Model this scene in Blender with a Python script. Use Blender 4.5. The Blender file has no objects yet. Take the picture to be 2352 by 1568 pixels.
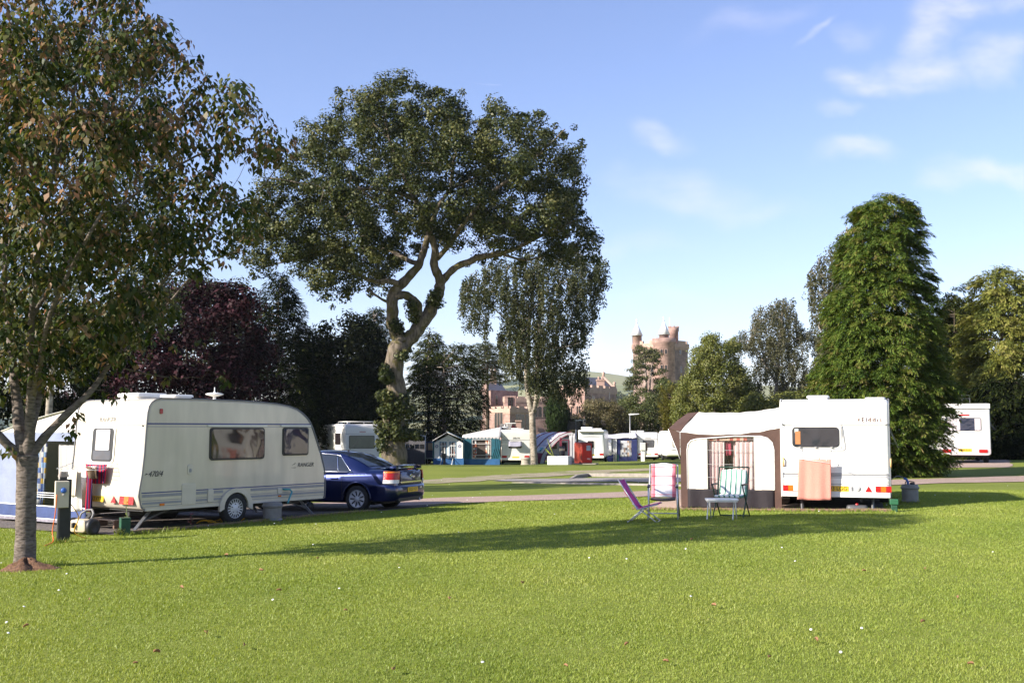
import bpy, math, random
import numpy as np
from mathutils import Vector, Matrix

R = math.radians
PI = math.pi
SC = bpy.context.scene
COL = SC.collection
random.seed(7)
RNG = np.random.default_rng(11)

# ------------------------------------------------------------------ camera
F = 2500.0                      # focal length in units of a 2352 px wide picture
CX, CY, HY = 1176.0, 784.0, 985.0
EYE = 1.65
PITCH = math.atan((HY - CY) / F)
cam_d = bpy.data.cameras.new('camera')
cam_d.sensor_width = 36.0
cam_d.lens = 36.0 * F / 2352.0
cam_d.clip_start = 0.1
cam_d.clip_end = 30000
cam = bpy.data.objects.new('camera', cam_d)
COL.objects.link(cam)
cam.location = (0, 0, EYE)
cam.rotation_euler = (PI / 2 + PITCH, 0, 0)
SC.camera = cam

# ------------------------------------------------------------------ light
SUN_AZ = math.atan2(-0.895, -0.445)          # from +Y towards +X
SUN_EL = R(28)
SUN_STRENGTH = 5.0
SKY_STRENGTH = 0.088
SC.view_settings.view_transform = 'Standard'
SC.view_settings.look = 'None'
SC.view_settings.exposure = 1.2
SC.view_settings.gamma = 1
SC.view_settings.use_curve_mapping = False
sun_dir = Vector((math.sin(SUN_AZ) * math.cos(SUN_EL), math.cos(SUN_AZ) * math.cos(SUN_EL), math.sin(SUN_EL)))
sd = bpy.data.lights.new('sun', 'SUN')
sd.energy = SUN_STRENGTH
sd.angle = R(0.53)
sd.color = (1.0, 0.93, 0.82)
so = bpy.data.objects.new('sun', sd)
COL.objects.link(so)
so.rotation_euler = sun_dir.to_track_quat('Z', 'Y').to_euler()
so.location = (-20, -15, 30)
SC.cycles.max_bounces = 6
SC.cycles.diffuse_bounces = 3
SC.cycles.glossy_bounces = 3
SC.cycles.transmission_bounces = 4
SC.cycles.transparent_max_bounces = 8
SC.cycles.volume_bounces = 0
SC.cycles.use_adaptive_sampling = True
SC.cycles.use_denoising = True


def ray(px, py):
    u, v = (px - CX) / F, (CY - py) / F
    c, s = math.cos(PITCH), math.sin(PITCH)
    return Vector((u, c - v * s, s + v * c))


def P(px, py, d):
    r = ray(px, py)
    return Vector((0, 0, EYE)) + r * (d / r.y)


# ------------------------------------------------------------------ sky with thin clouds
W = bpy.data.worlds.new('World')
SC.world = W
W.use_nodes = True
wn, wl = W.node_tree.nodes, W.node_tree.links
wn.clear()


def wnode(t, **kw):
    n = wn.new(t)
    for k, v in kw.items():
        setattr(n, k, v)
    return n


sky = wnode('ShaderNodeTexSky')
sky.sky_type = 'NISHITA'
sky.sun_disc = False
sky.sun_elevation = SUN_EL
sky.sun_rotation = SUN_AZ
sky.air_density = 1.0
sky.dust_density = 0.3
sky.ozone_density = 2.2
tc = wnode('ShaderNodeTexCoord')
sep = wnode('ShaderNodeSeparateXYZ')
wl.new(tc.outputs['Generated'], sep.inputs[0])
ymax = wnode('ShaderNodeMath', operation='MAXIMUM')
wl.new(sep.outputs['Y'], ymax.inputs[0])
ymax.inputs[1].default_value = 0.05
du = wnode('ShaderNodeMath', operation='DIVIDE')
wl.new(sep.outputs['X'], du.inputs[0]); wl.new(ymax.outputs[0], du.inputs[1])
dv = wnode('ShaderNodeMath', operation='DIVIDE')
wl.new(sep.outputs['Z'], dv.inputs[0]); wl.new(ymax.outputs[0], dv.inputs[1])
uv = wnode('ShaderNodeCombineXYZ')
wl.new(du.outputs[0], uv.inputs[0]); wl.new(dv.outputs[0], uv.inputs[1])
nz0 = wnode('ShaderNodeTexNoise')
nz0.inputs['Scale'].default_value = 9.0
nz0.inputs['Detail'].default_value = 4.0
wl.new(uv.outputs[0], nz0.inputs['Vector'])
wsub = wnode('ShaderNodeVectorMath', operation='SUBTRACT')
wl.new(nz0.outputs['Color'], wsub.inputs[0]); wsub.inputs[1].default_value = (0.5, 0.5, 0.5)
wsc = wnode('ShaderNodeVectorMath', operation='SCALE')
wl.new(wsub.outputs[0], wsc.inputs[0]); wsc.inputs['Scale'].default_value = 0.095
wuv = wnode('ShaderNodeVectorMath', operation='ADD')
wl.new(uv.outputs[0], wuv.inputs[0]); wl.new(wsc.outputs[0], wuv.inputs[1])
# clouds: centre, half width, half height (picture units), tilt, density
CLOUDS = [
    (1975, 175, 105, 50, 2, 0.95), (2120, 165, 150, 55, 8, 0.9), (2150, 90, 75, 95, -30, 0.9),
    (2190, 35, 110, 45, 14, 0.95), (2290, 130, 95, 60, 18, 0.85), (2300, 0, 120, 32, 20, 0.6), (1850, 45, 80, 14, 42, 0.55),
    (1720, 30, 130, 40, 22, 0.3), (1945, 60, 75, 40, -10, 0.4), (1925, 262, 65, 24, 0, 0.5),
    (1525, 292, 85, 40, -14, 0.62), (1965, 368, 125, 36, -4, 0.72), (2280, 380, 150, 42, 10, 0.9),
    (2180, 420, 80, 28, 10, 0.6), (1560, 425, 190, 62, -5, 0.55), (1700, 470, 170, 40, -6, 0.35),
    (1420, 560, 190, 34, 0, 0.22), (1370, 800, 60, 45, 0, 0.5), (1410, 838, 60, 26, 0, 1.0),
    (1360, 848, 90, 16, 0, 0.7), (1500, 700, 160, 25, 0, 0.18), (1090, 545, 90, 70, 0, 0.35), (1110, 158, 40, 3, -4, 0.35),
]
acc = None
for (cx_, cy_, rx, ry, ang, dens) in CLOUDS:
    r_ = ray(cx_, cy_)
    mp = wnode('ShaderNodeMapping', vector_type='TEXTURE')
    mp.inputs['Location'].default_value = (r_.x / r_.y, r_.z / r_.y, 0)
    mp.inputs['Rotation'].default_value = (0, 0, R(ang))
    mp.inputs['Scale'].default_value = (rx / F, ry / F, 1)
    wl.new(wuv.outputs[0], mp.inputs['Vector'])
    ln = wnode('ShaderNodeVectorMath', operation='LENGTH')
    wl.new(mp.outputs[0], ln.inputs[0])
    mr = wnode('ShaderNodeMapRange', interpolation_type='SMOOTHSTEP')
    mr.inputs['From Min'].default_value = 0.15
    mr.inputs['From Max'].default_value = 1.25
    mr.inputs['To Min'].default_value = dens
    mr.inputs['To Max'].default_value = 0.0
    wl.new(ln.outputs['Value'], mr.inputs['Value'])
    if acc is None:
        acc = mr.outputs[0]
    else:
        mx = wnode('ShaderNodeMath', operation='MAXIMUM')
        wl.new(acc, mx.inputs[0]); wl.new(mr.outputs[0], mx.inputs[1])
        acc = mx.outputs[0]
nz = wnode('ShaderNodeTexNoise')
nz.inputs['Scale'].default_value = 26.0
nz.inputs['Detail'].default_value = 7.0
nz.inputs['Roughness'].default_value = 0.6
mps = wnode('ShaderNodeMapping')
mps.inputs['Scale'].default_value = (0.55, 1.3, 1)
mps.inputs['Rotation'].default_value = (0, 0, R(-20))
wl.new(uv.outputs[0], mps.inputs['Vector']); wl.new(mps.outputs[0], nz.inputs['Vector'])
nr = wnode('ShaderNodeMapRange')
nr.inputs['From Min'].default_value = 0.32
nr.inputs['From Max'].default_value = 0.66
nr.inputs['To Min'].default_value = 0.22
wl.new(nz.outputs['Fac'], nr.inputs['Value'])
cm = wnode('ShaderNodeMath', operation='MULTIPLY')
wl.new(acc, cm.inputs[0]); wl.new(nr.outputs[0], cm.inputs[1])
cm2 = wnode('ShaderNodeMath', operation='MULTIPLY')
wl.new(cm.outputs[0], cm2.inputs[0]); cm2.inputs[1].default_value = 0.60
mix = wnode('ShaderNodeMix', data_type='RGBA')
wl.new(cm2.outputs[0], mix.inputs[0])
tint = wnode('ShaderNodeMix', data_type='RGBA', blend_type='MULTIPLY')
tint.inputs[0].default_value = 1.0
wl.new(sky.outputs[0], tint.inputs[6])
tint.inputs[7].default_value = (1.06, 0.98, 1.16, 1)
wl.new(tint.outputs[2], mix.inputs[6])
mix.inputs[7].default_value = (5.9, 5.6, 6.6, 1)
bg = wnode('ShaderNodeBackground')
bg.inputs['Strength'].default_value = SKY_STRENGTH
wl.new(mix.outputs[2], bg.inputs['Color'])
wo = wnode('ShaderNodeOutputWorld')
wl.new(bg.outputs[0], wo.inputs['Surface'])


# ------------------------------------------------------------------ materials
def newmat(name):
    m = bpy.data.materials.new(name)
    m.use_nodes = True
    nt = m.node_tree
    b = nt.nodes['Principled BSDF']
    return m, nt, b


def lk(nt, a, b):
    nt.links.new(a, b)


def pm(name, col, rough=0.5, var=0.12, scale=6.0, bump=0.0, metal=0.0, coat=0.0, bscale=None, spec=0.5, dirt=None, trans=0.0, stretch=(1, 1, 1)):
    """painted / plain surface with a little noise in colour, roughness and relief"""
    m, nt, b = newmat(name)
    t = nt.nodes.new('ShaderNodeTexCoord')
    mp = nt.nodes.new('ShaderNodeMapping')
    mp.inputs['Scale'].default_value = stretch
    lk(nt, t.outputs['Object'], mp.inputs['Vector'])
    n = nt.nodes.new('ShaderNodeTexNoise')
    n.inputs['Scale'].default_value = scale
    n.inputs['Detail'].default_value = 5
    lk(nt, mp.outputs[0], n.inputs['Vector'])
    cr = nt.nodes.new('ShaderNodeValToRGB')
    e = cr.color_ramp.elements
    e[0].position, e[1].position = 0.3, 0.7
    c2 = dirt if dirt else tuple(c * (1 - var) for c in col)
    e[0].color = (*c2, 1)
    e[1].color = (*[min(1, c * (1 + var * 0.5)) for c in col], 1)
    lk(nt, n.outputs['Fac'], cr.inputs['Fac'])
    lk(nt, cr.outputs[0], b.inputs['Base Color'])
    b.inputs['Roughness'].default_value = rough
    b.inputs['Metallic'].default_value = metal
    b.inputs['Specular IOR Level'].default_value = spec
    b.inputs['Coat Weight'].default_value = coat
    b.inputs['Coat Roughness'].default_value = 0.03
    if trans:
        b.inputs['Transmission Weight'].default_value = trans
    if bump:
        n2 = nt.nodes.new('ShaderNodeTexNoise')
        n2.inputs['Scale'].default_value = bscale or scale * 4
        n2.inputs['Detail'].default_value = 4
        lk(nt, mp.outputs[0], n2.inputs['Vector'])
        bp = nt.nodes.new('ShaderNodeBump')
        bp.inputs['Strength'].default_value = bump
        bp.inputs['Distance'].default_value = 0.02
        lk(nt, n2.outputs['Fac'], bp.inputs['Height'])
        lk(nt, bp.outputs[0], b.inputs['Normal'])
    return m


def foliage_mat(name, cols, trans=0.35, rough=0.55, attr='rnd', spec=0.25):
    """leaves: each leaf picks its own colour out of the ramp"""
    m, nt, b = newmat(name)
    a = nt.nodes.new('ShaderNodeAttribute')
    a.attribute_name = attr
    cr = nt.nodes.new('ShaderNodeValToRGB')
    e = cr.color_ramp.elements
    while len(e) < len(cols):
        e.new(0.5)
    for i, c in enumerate(cols):
        e[i].position = i / max(1, len(cols) - 1)
        e[i].color = (*c, 1)
    lk(nt, a.outputs['Fac'], cr.inputs['Fac'])
    lk(nt, cr.outputs[0], b.inputs['Base Color'])
    b.inputs['Roughness'].default_value = rough
    b.inputs['Specular IOR Level'].default_value = spec
    tr = nt.nodes.new('ShaderNodeBsdfTranslucent')
    hs = nt.nodes.new('ShaderNodeHueSaturation')
    hs.inputs['Hue'].default_value = 0.485
    hs.inputs['Saturation'].default_value = 1.15
    hs.inputs['Value'].default_value = 1.5
    lk(nt, cr.outputs[0], hs.inputs['Color'])
    lk(nt, hs.outputs[0], tr.inputs['Color'])
    mx = nt.nodes.new('ShaderNodeMixShader')
    mx.inputs[0].default_value = trans
    lk(nt, b.outputs[0], mx.inputs[1]); lk(nt, tr.outputs[0], mx.inputs[2])
    out = nt.nodes['Material Output']
    lk(nt, mx.outputs[0], out.inputs['Surface'])
    return m


def bark_mat(name, c1, c2, scale=7.0, stretch=(1, 1, 0.22), bump=0.9, lichen=None):
    m, nt, b = newmat(name)
    t = nt.nodes.new('ShaderNodeTexCoord')
    mp = nt.nodes.new('ShaderNodeMapping')
    mp.inputs['Scale'].default_value = stretch
    lk(nt, t.outputs['Object'], mp.inputs['Vector'])
    n = nt.nodes.new('ShaderNodeTexNoise')
    n.inputs['Scale'].default_value = scale
    n.inputs['Detail'].default_value = 8
    n.inputs['Roughness'].default_value = 0.65
    lk(nt, mp.outputs[0], n.inputs['Vector'])
    v = nt.nodes.new('ShaderNodeTexVoronoi')
    v.inputs['Scale'].default_value = scale * 2.2
    lk(nt, mp.outputs[0], v.inputs['Vector'])
    ad = nt.nodes.new('ShaderNodeMath')
    ad.operation = 'MULTIPLY_ADD'
    lk(nt, v.outputs['Distance'], ad.inputs[0])
    ad.inputs[1].default_value = 0.35
    lk(nt, n.outputs['Fac'], ad.inputs[2])
    cr = nt.nodes.new('ShaderNodeValToRGB')
    e = cr.color_ramp.elements
    e[0].position, e[1].position = 0.42, 0.82
    e[0].color, e[1].color = (*c1, 1), (*c2, 1)
    lk(nt, ad.outputs[0], cr.inputs['Fac'])
    src = cr.outputs[0]
    if lichen:
        n3 = nt.nodes.new('ShaderNodeTexNoise')
        n3.inputs['Scale'].default_value = 2.2
        n3.inputs['Detail'].default_value = 6
        lk(nt, t.outputs['Object'], n3.inputs['Vector'])
        r3 = nt.nodes.new('ShaderNodeMapRange')
        r3.inputs['From Min'].default_value = 0.5
        r3.inputs['From Max'].default_value = 0.62
        lk(nt, n3.outputs['Fac'], r3.inputs['Value'])
        mx = nt.nodes.new('ShaderNodeMix')
        mx.data_type = 'RGBA'
        lk(nt, r3.outputs[0], mx.inputs[0]); lk(nt, src, mx.inputs[6])
        mx.inputs[7].default_value = (*lichen, 1)
        src = mx.outputs[2]
    lk(nt, src, b.inputs['Base Color'])
    b.inputs['Roughness'].default_value = 0.9
    b.inputs['Specular IOR Level'].default_value = 0.15
    bp = nt.nodes.new('ShaderNodeBump')
    bp.inputs['Strength'].default_value = bump
    bp.inputs['Distance'].default_value = 0.03
    lk(nt, ad.outputs[0], bp.inputs['Height'])
    lk(nt, bp.outputs[0], b.inputs['Normal'])
    return m


def stripe_mat(name, cols, period, axis=0, rough=0.8, trans=0.0, cross=None, off=0.0):
    """woven cloth in stripes along a local axis; cols = list of (width share, colour)"""
    m, nt, b = newmat(name)
    t = nt.nodes.new('ShaderNodeTexCoord')
    s = nt.nodes.new('ShaderNodeSeparateXYZ')
    lk(nt, t.outputs['Object'], s.inputs[0])

    def ramp(ax, period, cols):
        d = nt.nodes.new('ShaderNodeMath'); d.operation = 'MULTIPLY_ADD'
        lk(nt, s.outputs[ax], d.inputs[0]); d.inputs[1].default_value = 1.0 / period; d.inputs[2].default_value = off / period
        f = nt.nodes.new('ShaderNodeMath'); f.operation = 'FRACT'
        lk(nt, d.outputs[0], f.inputs[0])
        cr = nt.nodes.new('ShaderNodeValToRGB')
        cr.color_ramp.interpolation = 'CONSTANT'
        e = cr.color_ramp.elements
        while len(e) < len(cols):
            e.new(0.5)
        p = 0
        for i, (w, c) in enumerate(cols):
            e[i].position = p
            e[i].color = (*c, 1)
            p += w
        lk(nt, f.outputs[0], cr.inputs['Fac'])
        return cr.outputs[0]
    src = ramp(axis, period, cols)
    if cross:
        src2 = ramp(*cross)
        mx = nt.nodes.new('ShaderNodeMix'); mx.data_type = 'RGBA'; mx.blend_type = 'MULTIPLY'
        mx.inputs[0].default_value = 1.0
        lk(nt, src, mx.inputs[6]); lk(nt, src2, mx.inputs[7])
        src = mx.outputs[2]
    lk(nt, src, b.inputs['Base Color'])
    b.inputs['Roughness'].default_value = rough
    b.inputs['Specular IOR Level'].default_value = 0.2
    n2 = nt.nodes.new('ShaderNodeTexNoise')
    n2.inputs['Scale'].default_value = 60
    lk(nt, t.outputs['Object'], n2.inputs['Vector'])
    bp = nt.nodes.new('ShaderNodeBump')
    bp.inputs['Strength'].default_value = 0.15
    bp.inputs['Distance'].default_value = 0.01
    lk(nt, n2.outputs['Fac'], bp.inputs['Height'])
    lk(nt, bp.outputs[0], b.inputs['Normal'])
    return m


def patch_mat(name, cols, sx, sz, rough=0.8):
    """printed curtain cloth: random coloured rectangles"""
    m, nt, b = newmat(name)
    t = nt.nodes.new('ShaderNodeTexCoord')
    mp = nt.nodes.new('ShaderNodeMapping')
    mp.inputs['Scale'].default_value = (1 / sx, 1 / sx, 1 / sz)
    lk(nt, t.outputs['Object'], mp.inputs['Vector'])
    fl = nt.nodes.new('ShaderNodeVectorMath'); fl.operation = 'FLOOR'
    lk(nt, mp.outputs[0], fl.inputs[0])
    wnz = nt.nodes.new('ShaderNodeTexWhiteNoise'); wnz.noise_dimensions = '3D'
    lk(nt, fl.outputs[0], wnz.inputs['Vector'])
    cr = nt.nodes.new('ShaderNodeValToRGB')
    cr.color_ramp.interpolation = 'CONSTANT'
    e = cr.color_ramp.elements
    while len(e) < len(cols):
        e.new(0.5)
    for i, c in enumerate(cols):
        e[i].position = i / len(cols)
        e[i].color = (*c, 1)
    lk(nt, wnz.outputs['Value'], cr.inputs['Fac'])
    lk(nt, cr.outputs[0], b.inputs['Base Color'])
    b.inputs['Roughness'].default_value = rough
    return m


def wavy_glass(name, col=(0.02, 0.02, 0.022), rough=0.05, bump=0.35, scale=2.5, spec=0.6):
    """dark tinted acrylic or glass pane, slightly buckled so that reflections swim"""
    m, nt, b = newmat(name)
    t = nt.nodes.new('ShaderNodeTexCoord')
    n = nt.nodes.new('ShaderNodeTexNoise')
    n.inputs['Scale'].default_value = scale
    n.inputs['Detail'].default_value = 1.5
    n.inputs['Distortion'].default_value = 0.6
    lk(nt, t.outputs['Object'], n.inputs['Vector'])
    bp = nt.nodes.new('ShaderNodeBump')
    bp.inputs['Strength'].default_value = bump
    bp.inputs['Distance'].default_value = 0.05
    lk(nt, n.outputs['Fac'], bp.inputs['Height'])
    lk(nt, bp.outputs[0], b.inputs['Normal'])
    cr = nt.nodes.new('ShaderNodeValToRGB')
    cr.color_ramp.elements[0].color = (*[c * 0.6 for c in col], 1)
    cr.color_ramp.elements[1].color = (*[c * 1.5 for c in col], 1)
    lk(nt, n.outputs['Fac'], cr.inputs['Fac'])
    lk(nt, cr.outputs[0], b.inputs['Base Color'])
    b.inputs['Roughness'].default_value = rough
    b.inputs['Specular IOR Level'].default_value = spec
    return m


def clear_pane(name, tint=(0.75, 0.78, 0.8), fac=0.25, rough=0.04):
    """thin see-through sheet: part reflection, mostly tinted view through"""
    m, nt, b = newmat(name)
    tr = nt.nodes.new('ShaderNodeBsdfTransparent')
    n = nt.nodes.new('ShaderNodeTexNoise')
    n.inputs['Scale'].default_value = 3.0
    cr = nt.nodes.new('ShaderNodeValToRGB')
    cr.color_ramp.elements[0].color = (*[c * 0.9 for c in tint], 1)
    cr.color_ramp.elements[1].color = (*tint, 1)
    lk(nt, n.outputs['Fac'], cr.inputs['Fac'])
    lk(nt, cr.outputs[0], tr.inputs['Color'])
    b.inputs['Base Color'].default_value = (0.3, 0.3, 0.3, 1)
    b.inputs['Roughness'].default_value = rough
    gl = nt.nodes.new('ShaderNodeBsdfGlossy')
    gl.inputs['Roughness'].default_value = rough
    fr = nt.nodes.new('ShaderNodeLayerWeight')
    fr.inputs['Blend'].default_value = 0.15
    pw = nt.nodes.new('ShaderNodeMath'); pw.operation = 'POWER'
    lk(nt, fr.outputs['Facing'], pw.inputs[0]); pw.inputs[1].default_value = 3.0
    ad = nt.nodes.new('ShaderNodeMath'); ad.operation = 'MULTIPLY_ADD'
    lk(nt, pw.outputs[0], ad.inputs[0]); ad.inputs[1].default_value = 0.5; ad.inputs[2].default_value = fac * 0.15
    mx = nt.nodes.new('ShaderNodeMixShader')
    lk(nt, ad.outputs[0], mx.inputs[0]); lk(nt, tr.outputs[0], mx.inputs[1]); lk(nt, gl.outputs[0], mx.inputs[2])
    lk(nt, mx.outputs[0], nt.nodes['Material Output'].inputs['Surface'])
    return m


def stone_mat(name, c1, c2, mortar, sx=0.9, sz=0.35, bump=0.6):
    m, nt, b = newmat(name)
    t = nt.nodes.new('ShaderNodeTexCoord')
    s = nt.nodes.new('ShaderNodeSeparateXYZ')
    lk(nt, t.outputs['Object'], s.inputs[0])
    ad = nt.nodes.new('ShaderNodeMath'); ad.operation = 'ADD'
    lk(nt, s.outputs['X'], ad.inputs[0]); lk(nt, s.outputs['Y'], ad.inputs[1])
    cb = nt.nodes.new('ShaderNodeCombineXYZ')
    lk(nt, ad.outputs[0], cb.inputs[0]); lk(nt, s.outputs['Z'], cb.inputs[1])
    br = nt.nodes.new('ShaderNodeTexBrick')
    br.inputs['Color1'].default_value = (*c1, 1)
    br.inputs['Color2'].default_value = (*c2, 1)
    br.inputs['Mortar'].default_value = (*mortar, 1)
    br.inputs['Scale'].default_value = 1.0
    br.inputs['Mortar Size'].default_value = 0.02
    br.inputs['Brick Width'].default_value = sx
    br.inputs['Row Height'].default_value = sz
    br.inputs['Bias'].default_value = 0.0
    lk(nt, cb.outputs[0], br.inputs['Vector'])
    n = nt.nodes.new('ShaderNodeTexNoise')
    n.inputs['Scale'].default_value = 0.7
    n.inputs['Detail'].default_value = 6
    lk(nt, t.outputs['Object'], n.inputs['Vector'])
    mr = nt.nodes.new('ShaderNodeMapRange')
    mr.inputs['From Min'].default_value = 0.3
    mr.inputs['From Max'].default_value = 0.7
    mr.inputs['To Min'].default_value = 0.55
    mr.inputs['To Max'].default_value = 1.3
    lk(nt, n.outputs['Fac'], mr.inputs['Value'])
    mx = nt.nodes.new('ShaderNodeMix'); mx.data_type = 'RGBA'; mx.blend_type = 'MULTIPLY'
    mx.inputs[0].default_value = 1
    lk(nt, br.outputs['Color'], mx.inputs[6])
    cc = nt.nodes.new('ShaderNodeCombineColor')
    for i in range(3):
        lk(nt, mr.outputs[0], cc.inputs[i])
    lk(nt, cc.outputs[0], mx.inputs[7])
    lk(nt, mx.outputs[2], b.inputs['Base Color'])
    b.inputs['Roughness'].default_value = 0.9
    bp = nt.nodes.new('ShaderNodeBump')
    bp.inputs['Strength'].default_value = bump
    bp.inputs['Distance'].default_value = 0.05
    lk(nt, br.outputs['Fac'], bp.inputs['Height'])
    bp.invert = True
    lk(nt, bp.outputs[0], b.inputs['Normal'])
    return m


# ------------------------------------------------------------------ mesh helpers
def np_mesh(name, V, Fq, attrs=None, smooth=False):
    """V (n,3), Fq (m,k) index array -> mesh"""
    me = bpy.data.meshes.new(name)
    V = np.ascontiguousarray(V, dtype=np.float32)
    Fq = np.ascontiguousarray(Fq, dtype=np.int32)
    m, k = Fq.shape
    me.vertices.add(len(V)); me.vertices.foreach_set('co', V.ravel())
    me.loops.add(m * k); me.loops.foreach_set('vertex_index', Fq.ravel())
    me.polygons.add(m)
    me.polygons.foreach_set('loop_start', np.arange(0, m * k, k, dtype=np.int32))
    me.polygons.foreach_set('loop_total', np.full(m, k, dtype=np.int32))
    if smooth:
        me.polygons.foreach_set('use_smooth', np.ones(m, dtype=bool))
    if attrs:
        for an, arr in attrs.items():
            a = me.attributes.new(an, 'FLOAT', 'FACE')
            a.data.foreach_set('value', np.ascontiguousarray(arr, dtype=np.float32))
    me.update(calc_edges=True)
    return me


def link(name, me, parent=None, mats=()):
    o = bpy.data.objects.new(name, me)
    COL.objects.link(o)
    for m in (mats if isinstance(mats, (list, tuple)) else [mats]):
        me.materials.append(m)
    if parent is not None:
        o.parent = parent
    return o


def tag(o, label=None, cat=None, group=None, kind=None):
    if label: o['label'] = label
    if cat: o['category'] = cat
    if group: o['group'] = group
    if kind: o['kind'] = kind
    return o


def thing(name, label, cat, loc=(0, 0, 0), rz=0.0, group=None):
    o = bpy.data.objects.new(name, None)
    o.empty_display_size = 0.3
    COL.objects.link(o)
    o.location = loc
    o.rotation_euler = (0, 0, rz)
    return tag(o, label, cat, group)


def rrect(w, h, r, n=4):
    """rounded rectangle outline centred at 0"""
    r = min(r, w / 2 - 1e-4, h / 2 - 1e-4)
    out = []
    for (sx, sy, a0) in ((1, 1, 0), (-1, 1, 90), (-1, -1, 180), (1, -1, 270)):
        for i in range(n + 1):
            a = R(a0 + 90 * i / n)
            out.append((sx * (w / 2 - r) + r * math.cos(a), sy * (h / 2 - r) + r * math.sin(a)))
    return out


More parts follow.
